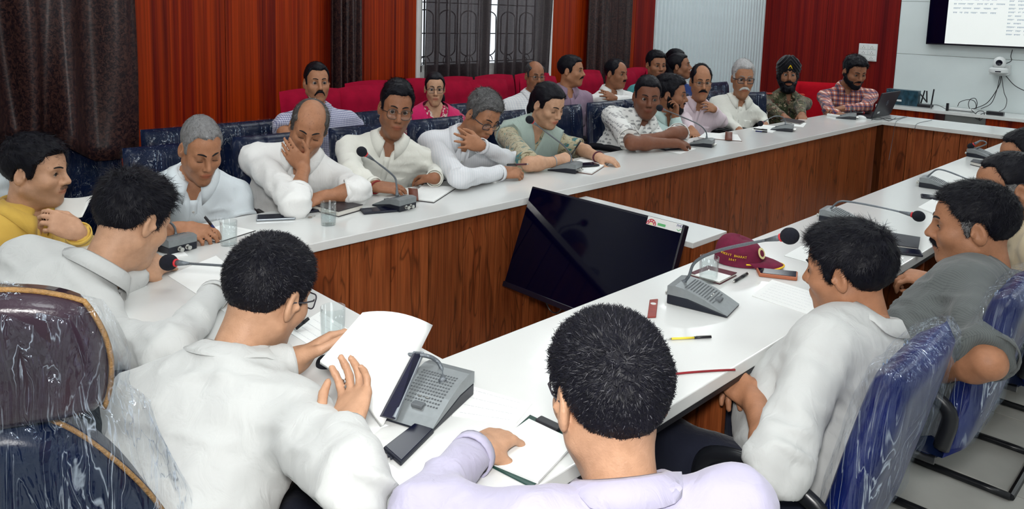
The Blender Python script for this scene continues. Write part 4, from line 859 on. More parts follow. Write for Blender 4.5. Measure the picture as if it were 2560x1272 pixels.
def plank_row(p0, p1, z0, z1, pw, n):
    """upright planks from p0 to p1, face towards n"""
    p0, p1 = np.array(p0), np.array(p1); L_ = np.linalg.norm(p1 - p0); k = max(1, round(L_ / pw)); w = L_ / k; ang = math.atan2(*(p1 - p0)[::-1]); pm = MB().box((0, 0, 0), (w - 0.004, 0.018, z1 - z0)); first = None
    for i in range(k):
        if first is None: first = obj('plank', pm.v, pm.f, 'table_wood', tb, bevel=0.0015, seg=1); o = first
        else: o = first.copy(); COL.objects.link(o)
        c = p0 + (p1 - p0) * (i + 0.5) / k; o.location = (c[0] - tb.location.x, c[1] - tb.location.y, (z0 + z1) / 2); o.rotation_euler = (0, 0, ang)
    mid = (p0 + p1) / 2; b_ = mid - np.array(n) * 0.012; MB().box((b_[0], b_[1], (z0 + z1) / 2), (L_, 0.006, z1 - z0), ang).build('backing_board', 'seam_dark', tb, world=True)
zt = TT - 0.036
plank_row((0.02, 0.045), (XI1 - 0.02, 0.045), 0.05, zt, 0.19, (0, -1)); plank_row((0.02, YI0 - 0.045), (XI1 - 0.02, YI0 - 0.045), 0.05, zt, 0.19, (0, 1))
plank_row((-0.045, YI0), (-0.045, 0), 0.05, zt, 0.19, (1, 0)); plank_row((XI1 + 0.045, YI0), (XI1 + 0.045, 0), 0.05, zt, 0.19, (-1, 0))
for x in np.linspace(-0.2, 6.1, 9):
    for y0, y1 in ((YO0 + 0.06, YI0 - 0.06), (0.06, YO1 - 0.05)): MB().box((x, (y0 + y1) / 2, zt / 2), (0.02, y1 - y0, zt)).build('support_panel', 'table_wood', tb, world=True)
# centre stand and the monitor leaning on it
st = thing('monitor_stand', 'low wooden stand with white top inside the table well', 'stand', (1.64, -0.39, 0)); SZ = 0.70
MB().box((1.64, -0.39, SZ - 0.012), (0.27, 0.79, 0.024)).build('top', 'laminate_white', st, world=True, bevel=0.002)
MB().box((1.512, -0.39, (SZ - 0.024) / 2), (0.018, 0.77, SZ - 0.024)).build('front_panel', 'table_wood', st, world=True)
for y in (-0.775, -0.005): MB().box((1.64, y, (SZ - 0.024) / 2), (0.25, 0.018, SZ - 0.024)).build('side_panel', 'table_wood', st, world=True)
MB().box((1.765, -0.39, (SZ - 0.024) / 2), (0.018, 0.77, SZ - 0.024)).build('back_panel', 'table_wood', st, world=True)
mat('screen_black', (0.0006, 0.0006, 0.008), rough=0.06, noise=0.05, spec=0.2); mat('bezel_black', (0.004, 0.004, 0.012), rough=0.25, noise=0.1)
tl, trr, blp = at(1330, 465, X=1.36), at(1713, 558, X=1.36), at(1272, 720, X=1.19)
tv = thing('monitor', 'large black flat-screen monitor tilted back on the stand in the table well', 'monitor', (1.19, (tl[1] + trr[1]) / 2, 0.33))
ex = np.array([0, trr[1] - tl[1], 0.0]); wv_ = abs(ex[1]); ex = ex / wv_; ez = unit(V3(1.36, 0, tl[2]) - V3(1.19, 0, blp[2])); hv_ = float(np.linalg.norm(V3(1.36, 0, tl[2]) - V3(1.19, 0, blp[2]))); ey = np.cross(ez, ex)
TVR = Matrix((ex, ey, ez)).transposed(); cen = V3(1.36, (tl[1] + trr[1]) / 2, tl[2]) - ez * hv_ / 2
if (ey @ (CAM - cen)) > 0: sg = 1
else: sg = -1
fw = ey * sg
MB().box(cen - fw * 0.018, (wv_, 0.034, hv_), R=TVR).build('case', 'bezel_black', tv, world=True, bevel=0.004)
MB().box(cen + fw * 0.0005 + ez * 0.006, (wv_ - 0.012, 0.004, hv_ - 0.03), R=TVR).build('screen', 'screen_black', tv, world=True)
MB().box(cen - ez * (hv_ / 2 - 0.012) + fw * 0.004, (wv_ - 0.004, 0.012, 0.024), R=TVR).build('bottom_bezel', 'bezel_black', tv, world=True, bevel=0.003)
mat('sticker_white', (0.66, 0.67, 0.66), rough=0.4, noise=0.02); mat('sticker_red', (0.45, 0.04, 0.06), rough=0.4, noise=0.05); mat('sticker_green', (0.10, 0.38, 0.14), rough=0.4, noise=0.05); mat('sticker_blue', (0.02, 0.02, 0.16), rough=0.4, noise=0.05); mat('sticker_yellow', (0.72, 0.62, 0.30), rough=0.4, noise=0.05)
def tvp(a, b, o=0.003): return cen + ex * (a - 0.5) * wv_ + ez * (0.5 - b) * hv_ + fw * o
def tv_quad(name, a0, a1, b0, b1, m, par, o): return obj(name, [tvp(a0, b0, o), tvp(a1, b0, o), tvp(a1, b1, o), tvp(a0, b1, o)], [(0, 1, 2, 3)], m, par, world=True, solid=0.0004)
if np.linalg.norm(tvp(0, 0) - tl) > np.linalg.norm(tvp(1, 0) - tl): ex = -ex
stk = tv_quad('energy_sticker', 0.795, 0.992, 0.004, 0.075, 'sticker_white', tv, 0.004)
def arcpoly(a, b, r0, r1, t0, t1, n=12): return [(a + r1 * math.cos(t), b - r1 * math.sin(t)) for t in np.linspace(t0, t1, n)] + [(a + r0 * math.cos(t), b - r0 * math.sin(t)) for t in np.linspace(t1, t0, n)]
asp = wv_ / hv_
def sticker_poly(name, pts, m, o=0.0048): obj(name, [tvp(a, b, o) for a, b in pts], [tuple(range(len(pts)))], m, stk, world=True)
sa, sb = 0.822, 0.070
sticker_poly('rating_arc', [(sa + (x - sa) / asp * 1.0, y) for x, y in arcpoly(sa, sb, 0.022, 0.050, 0, math.pi)], 'sticker_red'); sticker_poly('rating_dial', [(sa + (x - sa) / asp, y) for x, y in arcpoly(sa, sb, 0.0, 0.018, 0, math.pi, 8)], 'sticker_yellow')
for t in np.linspace(0.3, 2.84, 5): sticker_poly('star', [(sa + (0.036 * math.cos(t) + (0.009 if q % 2 == 0 else 0.004) * math.cos(q * math.pi / 5)) / asp, sb - 0.036 * math.sin(t) - (0.009 if q % 2 == 0 else 0.004) * math.sin(q * math.pi / 5)) for q in range(10)], 'sticker_white', 0.0054)
sticker_poly('green_bar', [(0.858, 0.040), (0.903, 0.040), (0.903, 0.062), (0.858, 0.062)], 'sticker_green')
SR = Matrix((ex, np.cross(ez, ex), ez)).transposed().to_4x4()
def tv_text(name, txt, a, b, size, m, o): R4 = Matrix((ex, ez, fw)).transposed().to_4x4(); text_part(name, txt, size, m, stk, Matrix.Translation(tvp(a, b, o)) @ R4, 0.0002, world=True)
tv_text('sticker_lettering', 'FHD', 0.978, 0.022, 0.014, 'sticker_blue', 0.0052)
sticker_poly('green_tick', [(0.968, 0.048), (0.975, 0.060), (0.990, 0.040), (0.991, 0.046), (0.976, 0.068), (0.966, 0.054)], 'sticker_green')
lo = at(1362, 748, X=1.20); hi_ = at(1405, 770, X=1.20)
MB().tube(bez([lo, at(1375, 775, X=1.21), at(1392, 782, X=1.21), hi_], 8), 0.003, 6).build('hanging_cable', 'black_plastic', tv, world=True)
# ---------------------------------------------------------------- chairs
mat('leather_navy', (0.003, 0.007, 0.026), rough=0.27, noise=0.25, nscale=9, bump=0.05, bscale=220, spec=0.16); mat('stitch', (0.18, 0.24, 0.34), rough=0.7, noise=0.1)
mat('frame_black', (0.008, 0.009, 0.012), rough=0.3, noise=0.1); mat('fabric_red', (0.25, 0.003, 0.022), spec=0.1, rough=0.9, noise=0.12, nscale=14, bump=0.1, bscale=300); mat('fabric_red_bright', (0.32, 0.003, 0.010), spec=0.1, rough=0.9, noise=0.1, nscale=14)
mat_plastic_wrap('wrap', amount=0.012, scale=22.0, crease=0.012, strength=0.35); mat_plastic_wrap('wrap_near', tint=(0.72, 0.84, 1.0), amount=0.09, scale=9.0, stretch=(2.6, 2.6, 0.30), crease=0.018, strength=0.75); mat('leather_blue', (0.003, 0.010, 0.095), rough=0.28, noise=0.35, nscale=5, spec=0.3)
def pad(w, h, t, z0, lean, bulge=0.0, grooves=(), nu=22, nv=16, y0=0.0, off=0.0, wob=0.0, seed=0, crown=0.0):
    """closed cushion: local x across, z up, front towards +y"""
    v = []; f = []
    for side in (1, -1):
        for j in range(nv + 1):
            for i in range(nu + 1):
                u_, s = -1 + 2 * i / nu, j / nv; eu = max(0, 1 - abs(u_) ** 8) ** 0.4; es = max(0, 1 - abs(2 * s - 1) ** 12) ** 0.4; d = t / 2 * eu * es + off
                if side == 1:
                    for g in grooves: d -= 0.010 * math.exp(-((u_ - g) / 0.045) ** 2) * es
                d += bulge * (1 - u_ * u_) * math.sin(math.pi * s) * (1 if side == 1 else 0.4)
                if wob: d += wob * (float(vnoise(np.array([[u_ * 5 + seed, s * 9 + side * 3, seed * 1.7]]))[0]) - 0.3)
                x = u_ * (w / 2 + off); z = z0 - off + s * (h + 2 * off) + crown * (1 - u_ * u_) * s; v.append((x, y0 - lean * (z - z0) + side * d, z))
        b = 0 if side == 1 else (nu + 1) * (nv + 1)
        for j in range(nv):
            for i in range(nu):
                q = (b + j * (nu + 1) + i, b + j * (nu + 1) + i + 1, b + (j + 1) * (nu + 1) + i + 1, b + (j + 1) * (nu + 1) + i); f.append(q[::-1] if side == 1 else q)
    n2 = (nu + 1) * (nv + 1)
    rimq = [i for i in range(nu + 1)] + [j * (nu + 1) + nu for j in range(1, nv + 1)] + [nv * (nu + 1) + i for i in range(nu - 1, -1, -1)] + [j * (nu + 1) for j in range(nv - 1, 0, -1)]
    for a, b in zip(rimq, rimq[1:] + rimq[:1]): f.append((a, b, n2 + b, n2 + a))
    return v, f
def make_chair(name='conference_chair', wrap='wrap', top=0.98, ln=0.10, w=0.42, lm='leather_navy', az=0.0, ay=0.0):
    t = thing(name, 'navy leatherette chair', 'chair', group='navy conference chairs'); h = top - 0.42
    v, f = pad(w, h, 0.085, 0.42, ln, 0.01, (-0.36, 0.36), y0=-0.20); obj('backrest', v, f, lm, t, smooth=True)
    st_ = MB()
    for g in (-0.36, 0.36):
        for o_ in (-0.012, 0.012):
            for k in range(26):
                z = 0.46 + (h - 0.06) * k / 26; st_.box((g * w / 2 + o_, -0.20 - ln * (z - 0.42) + 0.0425, z), (0.0025, 0.003, (h - 0.06) / 26 * 0.6))
    for zc in (0.62, 0.74):
        for k in range(20):
            x = -0.070 + 0.14 * (k + 0.5) / 20; st_.box((x, -0.20 - ln * (zc - 0.42) + 0.044, zc - 0.03 * (1 - (x / 0.070) ** 2)), (0.005, 0.003, 0.0025))
    st_.build('stitching', 'stitch', t)
    v, f = pad(w, 0.47, 0.09, 0.0, 0.0, 0.015, (), nu=14, nv=12); v = [(x, -0.20 + z, 0.42 + y) for x, y, z in v]; obj('seat', v, [q[::-1] for q in f], 'leather_navy', t, smooth=True)
    v, f = pad(w, h * 0.92, 0.085, 0.46, ln, 0.01, (), nu=30, nv=26, y0=-0.204, off=0.009, wob=0.018, seed=3); obj('plastic_wrap', v, f, wrap, t, smooth=True)
    for s in (-1, 1):
        x = s * (w / 2 + 0.025); MB().tube(bez([(x, -0.20, 0.46), (x, -0.21, 0.62 + az), (x, -0.12, 0.665 + az), (x, 0.10 + ay, 0.67 + az), (x, 0.19 + ay, 0.64 + az), (x, 0.21 + ay, 0.54 + az / 2), (x, 0.15 + ay, 0.46), (x, -0.02, 0.43)], 6), 0.016, 8, flat=1.3).build('armrest', 'frame_black', t, smooth=True)
        MB().tube(bez([(s * (w / 2 - 0.01), -0.18, 0.40), (s * (w / 2 - 0.01), 0.18, 0.39), (s * (w / 2 - 0.01), 0.23, 0.30), (s * (w / 2 - 0.01), 0.23, 0.08), (s * (w / 2 - 0.01), 0.19, 0.018), (s * (w / 2 - 0.01), -0.20, 0.016)], 5), 0.013, 8).build('leg_frame', 'frame_black', t, smooth=True)
    MB().tube([(-w / 2 + 0.01, -0.20, 0.016), (w / 2 - 0.01, -0.20, 0.016)], 0.013, 8).build('rear_bar', 'frame_black', t); MB().tube([(-w / 2 + 0.01, 0.05, 0.385), (w / 2 - 0.01, 0.05, 0.385)], 0.013, 8).build('seat_bar', 'frame_black', t)
    return t
CH = make_chair(top=0.965)
def chair(x, y, yaw, label): return put(CH, None, (x, y, 0), yaw, label)
# ---------------------------------------------------------------- red auditorium chairs
def make_red():
    t = thing('auditorium_chair', 'red chair', 'chair', group='red upholstered chairs along the wall')
    v, f = pad(0.43, 0.62, 0.10, 0.46, 0.16, 0.02, (), y0=-0.16, nu=16, nv=12, crown=0.015); obj('backrest', v, f, 'fabric_red', t, smooth=True)
    v, f = pad(0.40, 0.42, 0.12, 0.0, 0.0, 0.02, (), nu=12, nv=10); obj('seat', [(x, -0.14 + z, 0.42 + y) for x, y, z in v], [q[::-1] for q in f], 'fabric_red', t, smooth=True)
    for s in (-1, 1): MB().box((s * 0.22, 0.02, 0.30), (0.035, 0.34, 0.60)).build('side_panel', 'frame_black', t, bevel=0.015)
    return t
RC = make_red()
for i, (px, py_, Y) in enumerate([(790, 238, 1.86), (925, 238, 1.86), (940, 203, 2.12), (1045, 190, 2.12), (1140, 215, 1.86), (1145, 186, 2.12), (1230, 205, 1.86), (1250, 180, 2.12), (1345, 178, 2.12), (1360, 195, 1.86), (1478, 168, 2.12), (1480, 186, 1.86), (1566, 180, 1.95), (1605, 165, 2.12), (1660, 178, 2.0)]):
    p = at(px, py_, Y=Y)
    lab = ['red chair behind the person in the small-check shirt', 'front red chair below the narrow dark curtain', 'rear red chair below the narrow dark curtain', 'rear red chair left of the person in pink', 'front red chair right of the person in pink', 'rear red chair below the left sheer curtain', 'front red chair below the gap between the sheer curtains', 'rear red chair below the right sheer curtain', 'rear red chair behind the person in the white checked shirt', 'front red chair beside the person in the white checked shirt', 'rear red chair behind the person in the purple shirt', 'front red chair behind the person in the purple shirt', 'red chair behind the white-shirted person with folded arms', 'red chair left of the person in the teal shirt', 'red chair behind the person in blue'][i]
    put(RC, None, (p[0], Y - 0.19, 0), math.pi, lab)
rs = thing('visitor_chair', 'bright red square-backed chair between the person in camouflage and the plaid-shirted person', 'chair', (0, 0, 0)); p = at(2045, 250, X=7.0); rs.location = (p[0], p[1], 0); rs.rotation_euler = (0, 0, math.pi / 2 + 0.5)
v, f = pad(0.44, 0.48, 0.06, 0.46, 0.06, 0.01, (), nu=12, nv=10, y0=-0.2); obj('backrest', v, f, 'fabric_red_bright', rs, smooth=True)
v, f = pad(0.44, 0.42, 0.07, 0.0, 0.0, 0.01, (), nu=12, nv=10); obj('seat', [(x, -0.2 + z, 0.44 + y) for x, y, z in v], [q[::-1] for q in f], 'fabric_red_bright', rs, smooth=True)
for sx_ in (-0.19, 0.19):
    for sy_ in (-0.19, 0.19): MB().tube([(sx_, sy_, 0), (sx_ * 0.95, sy_ * 0.95, 0.42)], 0.011, 8).build('leg', 'frame_black', rs)
# ---------------------------------------------------------------- high-back chair at the camera's left
mat('leather_brown', (0.020, 0.010, 0.018), rough=0.3, noise=0.3, nscale=10, bump=0.1, bscale=200, coat=0.3); mat('piping_gold', (0.24, 0.13, 0.04), rough=0.5, noise=0.3, nscale=120, bump=0.4, bscale=300)
EC = thing('executive_chair', 'high-backed chair with gold braid and crumpled clear plastic cover, at the lower left', 'chair', (0, 0, 0))
ep = at(-70, 900, D=1.22); EC.location = (ep[0], ep[1], 0); EYAW = math.atan2(CAM[1] - ep[1], CAM[0] - ep[0]) + math.pi - math.pi / 2 + math.radians(-12); EC.rotation_euler = (0, 0, EYAW)
zt_ = float(at(-70, 668, D=1.22)[2]); zn = float(at(-40, 985, D=1.22)[2])
def lobe(w0, w1, w2, z0, z1, t, y0, nu=24, nv=20):
    v = []; f = []
    def hw_(s): return (w0 * (1 - s) ** 2 + 2 * w1 * s * (1 - s) + w2 * s * s)
    for side in (1, -1):
        for j in range(nv + 1):
            for i in range(nu + 1):
                u_, s = -1 + 2 * i / nu, j / nv; top = 1 - (1 - s) * 0; z = z0 + (z1 - z0) * s - (0.10 * (z1 - z0)) * abs(u_) ** 2.5 * s * 1.6; e_ = max(0, 1 - abs(u_) ** 6) ** 0.4 * max(0, 1 - abs(2 * s - 1) ** 10) ** 0.4; v.append((u_ * hw_(s), y0 + side * t / 2 * e_ - 0.12 * (z - 0.45), z))
        b = 0 if side == 1 else (nu + 1) * (nv + 1)
        for j in range(nv):
            for i in range(nu): q = (b + j * (nu + 1) + i, b + j * (nu + 1) + i + 1, b + (j + 1) * (nu + 1) + i + 1, b + (j + 1) * (nu + 1) + i); f.append(q[::-1] if side == 1 else q)
    out = [v[j * (nu + 1)] for j in range(nv + 1)] + [v[nv * (nu + 1) + i] for i in range(1, nu + 1)] + [v[j * (nu + 1) + nu] for j in range(nv - 1, -1, -1)]
    return v, f, out
v, f, rim_ = lobe(0.19, 0.225, 0.17, zn - 0.03, zt_, 0.11, 0.0); obj('headrest', v, f, 'leather_brown', EC, smooth=True)
MB().tube([(x, y - 0.012, z) for x, y, z in rim_], 0.0044, 6).build('headrest_braid', 'piping_gold', EC, smooth=True)
v, f, rim_ = lobe(0.30, 0.36, 0.17, 0.42, zn - 0.0, 0.13, 0.0); obj('backrest', v, f, 'leather_navy', EC, smooth=True)
MB().tube([(x, y - 0.015, z) for x, y, z in rim_], 0.0044, 6).build('backrest_braid', 'piping_gold', EC, smooth=True)
v, f = pad(0.56, 0.52, 0.12, 0.0, 0.0, 0.02, (), nu=12, nv=10); obj('seat', [(x, z, 0.45 + y) for x, y, z in v], [q[::-1] for q in f], 'leather_brown', EC, smooth=True)
MB().tube([(0, 0.26, 0.38), (0, 0.26, 0.08)], 0.03, 10).build('column', 'steel', EC)
for a in range(5): MB().tube([(0, 0.26, 0.09), (0.30 * math.cos(a * 1.257), 0.26 + 0.30 * math.sin(a * 1.257), 0.05)], [0.022, 0.014], 8).build('base_spoke', 'frame_black', EC); MB().sphere((0.30 * math.cos(a * 1.257), 0.26 + 0.30 * math.sin(a * 1.257), 0.028), 0.028, 10, 8).build('caster', 'frame_black', EC, smooth=True)
for s in (-1, 1): MB().tube(bez([(s * 0.30, -0.02, 0.55), (s * 0.33, 0.05, 0.68), (s * 0.33, 0.28, 0.68), (s * 0.31, 0.34, 0.46)], 6), 0.02, 8).build('armrest', 'frame_black', EC, smooth=True)
# crumpled polythene: gathered at the neck of the chair, hanging in long creases
def poly_cover():
    v = []; nu, nv = 60, 44; rg = np.random.default_rng(3)
    for j in range(nv + 1):
        s = j / nv; z = 0.50 + (zt_ + 0.012 - 0.50) * s
        for i in range(nu + 1):
            a = 2 * math.pi * i / nu; g = math.exp(-((z - (zn + 0.02)) / 0.05) ** 2)
            hwid = np.interp(z, [0.45, 0.62, zn - 0.03, zn, zn + 0.06, zt_ - 0.05, zt_ + 0.012], [0.355, 0.345, 0.25, 0.215, 0.226, 0.19, 0.03]); dep_ = np.interp(z, [0.45, zn, zt_ - 0.03, zt_ + 0.012], [0.10, 0.075, 0.06, 0.01])
            cr = math.sin(a * 11 + 3 * math.sin(z * 9)) * 0.010 * (1 - s * 0.6) + math.sin(a * 23 + z * 14) * 0.005 + g * (math.sin(a * 31) * 0.012)
            ca, sa_ = math.cos(a), math.sin(a); hwid += cr; v.append((hwid * math.copysign(abs(ca) ** 0.7, ca), (dep_ + cr) * math.copysign(abs(sa_) ** 0.7, sa_) - 0.12 * (z - 0.45), z))
    f = [(j * (nu + 1) + i, j * (nu + 1) + i + 1, (j + 1) * (nu + 1) + i + 1, (j + 1) * (nu + 1) + i) for j in range(nv) for i in range(nu)]
    return v, f
v, f = poly_cover(); obj('plastic_cover', v, f, 'wrap_near', EC, smooth=True)
# ---------------------------------------------------------------- gooseneck microphones
mat('mic_silver', (0.22, 0.24, 0.25), rough=0.38, metal=0.35, noise=0.06, nscale=60); mat('mic_black', (0.006, 0.008, 0.016), rough=0.35, noise=0.1); mat('mic_neck', (0.16, 0.18, 0.20), rough=0.35, metal=0.6, noise=0.15, nscale=300, bump=0.3, bscale=500); mat('foam_black', (0.004, 0.005, 0.012), rough=0.95, noise=0.2, nscale=200, bump=0.5, bscale=400); mat('ring_red', (0.45, 0.02, 0.03), rough=0.4, noise=0.05, emit=(0.6, 0.03, 0.03), emit_s=0.15); mat('connector', (0.55, 0.55, 0.52), rough=0.25, metal=0.9, noise=0.1); mat('mic_grille', (0.10, 0.11, 0.12), rough=0.6, noise=0.1)
def mic(label, loc, yaw, neck, head_r=0.021, sc=1.0, extra=True):
    """yaw: direction the sloping front points to; neck: world points from the base top to the capsule"""
    t = thing('gooseneck_microphone', label, 'microphone', loc, yaw - math.pi / 2, 'gooseneck conference microphones'); W2 = 0.052 * sc; L2 = 0.082 * sc
    prof = [(-L2, 0.050), (-L2 * 0.75, 0.0535), (-L2 * 0.35, 0.050), (L2 * 0.2, 0.036), (L2 * 0.7, 0.018), (L2, 0.006)]
    prof = [(y, z * sc) for y, z in prof]
    MB().prism([(-L2, 0.001), (L2, 0.001), (L2, 0.006 * sc), (-L2 * 0.3, 0.026 * sc), (-L2, 0.026 * sc)], -W2, W2, lambda y, z, x: (x, y, z)).build('base', 'mic_black', t, bevel=0.003)
    low = [(L2, 0.0062 * sc), (-L2 * 0.3, 0.0265 * sc), (-L2, 0.0265 * sc)]
    MB().prism([(y, z) for y, z in prof] + low, -W2, W2, lambda y, z, x: (x, y, z)).build('top_cover', 'mic_silver', t, bevel=0.004)
    g = MB()
    for r_ in range(11):
        y = -L2 * 0.45 + r_ * 0.0075 * sc; z = np.interp(y, [p[0] for p in prof], [p[1] for p in prof]) + 0.0006
        for c_ in range(-6, 7): g.box((c_ * 0.0062 * sc, y, z), (0.0034 * sc, 0.0034 * sc, 0.0012))
    g.build('speaker_grille', 'mic_grille', t)
    zb = float(np.interp(L2 * 0.52, [p[0] for p in prof], [p[1] for p in prof])); MB().box((0, L2 * 0.52, zb + 0.002), (0.024 * sc, 0.016 * sc, 0.008)).build('talk_button', 'mic_grille', t, bevel=0.002)
    for c_ in (-0.008, 0.008): MB().box((c_ * sc, L2 * 0.30, float(np.interp(L2 * 0.30, [p[0] for p in prof], [p[1] for p in prof])) + 0.001), (0.007 * sc, 0.003 * sc, 0.002)).build('indicator', 'connector', t)
    for x in (-0.014, 0.014): MB().lathe([(0.0085, 0), (0.0085, 0.004), (0.006, 0.005), (0.006, 0.014), (0.0075, 0.015), (0.0075, 0.019)], 12, (x * sc, -L2, 0.016 * sc), Matrix.Rotation(math.pi / 2, 3, 'X')).build('connector', 'connector', t, smooth=False)
    nk = bez(neck, 8); n_ = len(nk); MB().tube(nk, [0.0085 * sc if i < 2 else 0.0062 * sc if i < 4 else 0.0042 * sc if i < n_ - 9 else 0.0036 * sc for i in range(n_)], 8).build('gooseneck', 'mic_neck', t, smooth=True, world=True)
    d = unit(np.array(nk[-1]) - np.array(nk[-5])); a = np.array(nk[-1]); q = Vector(d).to_track_quat('Z', 'Y').to_matrix(); hr = head_r
    MB().lathe([(0.004, -0.045), (0.0085, -0.010), (0.0085, 0.0)], 14, a, q).build('capsule_stem', 'mic_neck', t, smooth=True, world=True)
    MB().lathe([(0.010, 0.0), (0.0115, 0.001), (0.0115, 0.005), (0.010, 0.006)], 16, a, q).build('light_ring', 'ring_red', t, smooth=True, world=True)
    MB().lathe([(hr * math.sin(max(0.02, w)) , 0.003 + hr * (1 - math.cos(w)) * 1.12) for w in np.linspace(0.45, math.pi - 0.02, 14)], 20, a, q).build('windscreen', 'foam_black', t, smooth=True, world=True)
    return t
def tpt(px, py_, z=TT): return at(px, py_, Z=z)
def neck_px(pts, **pl): return [at(x, y, **pl) for x, y in pts]
mz = TT + 0.052
# left arm (front points to the sitters, +Y)
def lmic(label, bx, by, pts, tip_y, yaw=math.pi / 2, hr=0.021):
    c = tpt(bx, by); Yn = c[1]; k = len(pts); mic(label, c, yaw, [at(x, y, Y=Yn - 0.02 + (tip_y) * i / (k - 1)) for i, (x, y) in enumerate(pts)], hr)
lmic('corner gooseneck microphone with cables at its back, beside the person writing', 425, 618, [(440, 592), (437, 570), (425, 556), (408, 555), (396, 566)], 0.0, math.radians(100), 0.001)
lmic('gooseneck microphone in front of the person with round glasses', 985, 517, [(993, 490), (991, 460), (984, 440), (945, 408), (916, 387)], 0.02, math.radians(100))
lmic('gooseneck microphone in front of the person in the green scarf', 1412, 427, [(1428, 407), (1427, 388), (1410, 365), (1365, 330), (1332, 305)], 0.02, math.radians(110))
lmic('gooseneck microphone in front of the person in the leaf-print shirt', 1752, 364, [(1767, 347), (1765, 330), (1748, 312), (1700, 290), (1655, 272)], 0.02, math.radians(110))
lmic('gooseneck microphone in front of the person with thick black glasses, its neck bent low', 1955, 326, [(1964, 312), (1963, 302), (1955, 292), (1935, 291), (1906, 306)], 0.05, math.radians(110))
lmic('gooseneck microphone in front of the plaid-shirted person at the far corner', 2115, 296, [(2127, 284), (2127, 274), (2128, 268), (2140, 280), (2158, 282)], 0.0, math.radians(110), 0.012)
# right arm (front points to -Y)
def rmic(label, bx, by, pts, tip_y, yaw=-math.pi / 2, hr=0.022, sc=1.0):
    c = tpt(bx, by); b0 = c - np.array([math.cos(yaw), math.sin(yaw), 0]) * 0.06 * sc; mic(label, c, yaw, [b0 + UP * 0.045 * sc] + [at(x, y, X=b0[0] + tip_y * i / (len(pts) - 1)) for i, (x, y) in enumerate(pts)][1:], hr, sc)
rmic('large gooseneck microphone in the middle of the right arm beside the maroon cap', 1757, 762, [(1717, 722), (1722, 690), (1738, 655), (1790, 628), (1880, 607), (1950, 594)], 0.0, math.radians(-78), 0.023, 1.12)
rmic('gooseneck microphone arching towards the person in the grey shirt', 2105, 556, [(2073, 548), (2078, 520), (2098, 504), (2130, 505), (2200, 518), (2278, 536)], 0.0, math.radians(-84), 0.022)
rmic('gooseneck microphone beside the person in khaki on the right arm', 2345, 470, [(2322, 452), (2326, 435), (2342, 424), (2362, 426), (2400, 440), (2460, 465)], 0.0, math.radians(-84), 0.018)
rmic('gooseneck microphone at the far right corner with its capsule bent sideways', 2457, 394, [(2465, 376), (2465, 360), (2458, 352), (2447, 354), (2436, 360)], 0.0, math.radians(-96), 0.020)
# near arm (front points to -X)
c = tpt(1075, 1018)
mic('gooseneck microphone on the near arm beside the documents, its capsule behind the papers', c, math.radians(-160), neck_px([(1107, 955)], Z=mz) + [at(1105, 925, X=c[0] + 0.055), at(1090, 900, X=c[0] + 0.05), at(1050, 887, X=c[0] + 0.02), at(960, 890, X=c[0] - 0.02), at(832, 906, X=c[0] - 0.06)], 0.021, 1.12)
c = tpt(700, 720)
mic('gooseneck microphone hidden behind the person reading documents, capsule pointing left over the papers', c, math.radians(180), [c + np.array([0.06, 0, 0.05]), c + np.array([0.055, 0.03, 0.10]), at(640, 671, Z=0.885), at(560, 664, Z=0.88), at(442, 657, Z=0.865)], 0.024)
# ---------------------------------------------------------------- things on the table
mat('phone_glass', (0.003, 0.004, 0.016), rough=0.12, noise=0.1, spec=0.10); mat('phone_silver', (0.30, 0.33, 0.36), rough=0.3, metal=0.6, noise=0.05); mat('phone_orange', (0.36, 0.11, 0.05), rough=0.5, noise=0.05); mat('phone_case_dark', (0.010, 0.012, 0.022), rough=0.5, noise=0.1)
mat('paper', (0.76, 0.77, 0.76), rough=0.8, noise=0.015, nscale=8); mat('paper_edge', (0.62, 0.60, 0.55), rough=0.8, noise=0.1, nscale=200, stretch=(1, 1, 20)); mat('cover_dark', (0.020, 0.016, 0.020), rough=0.5, noise=0.15, bump=0.1); mat('cover_maroon', (0.075, 0.006, 0.018), rough=0.5, noise=0.1); mat('cover_brown', (0.12, 0.032, 0.018), rough=0.5, noise=0.15, bump=0.1)
mat('ink', (0.02, 0.03, 0.10), rough=0.5, noise=0.1); mat('pen_blue', (0.006, 0.012, 0.09), rough=0.25, noise=0.05); mat('leather_red', (0.22, 0.03, 0.022), rough=0.45, noise=0.15, bump=0.1); mat('clip_green', (0.010, 0.045, 0.036), rough=0.25, noise=0.2); mat('yellow_plastic', (0.75, 0.60, 0.05), rough=0.35, noise=0.05); mat('thread_red', (0.22, 0.01, 0.015), rough=0.8, noise=0.2)

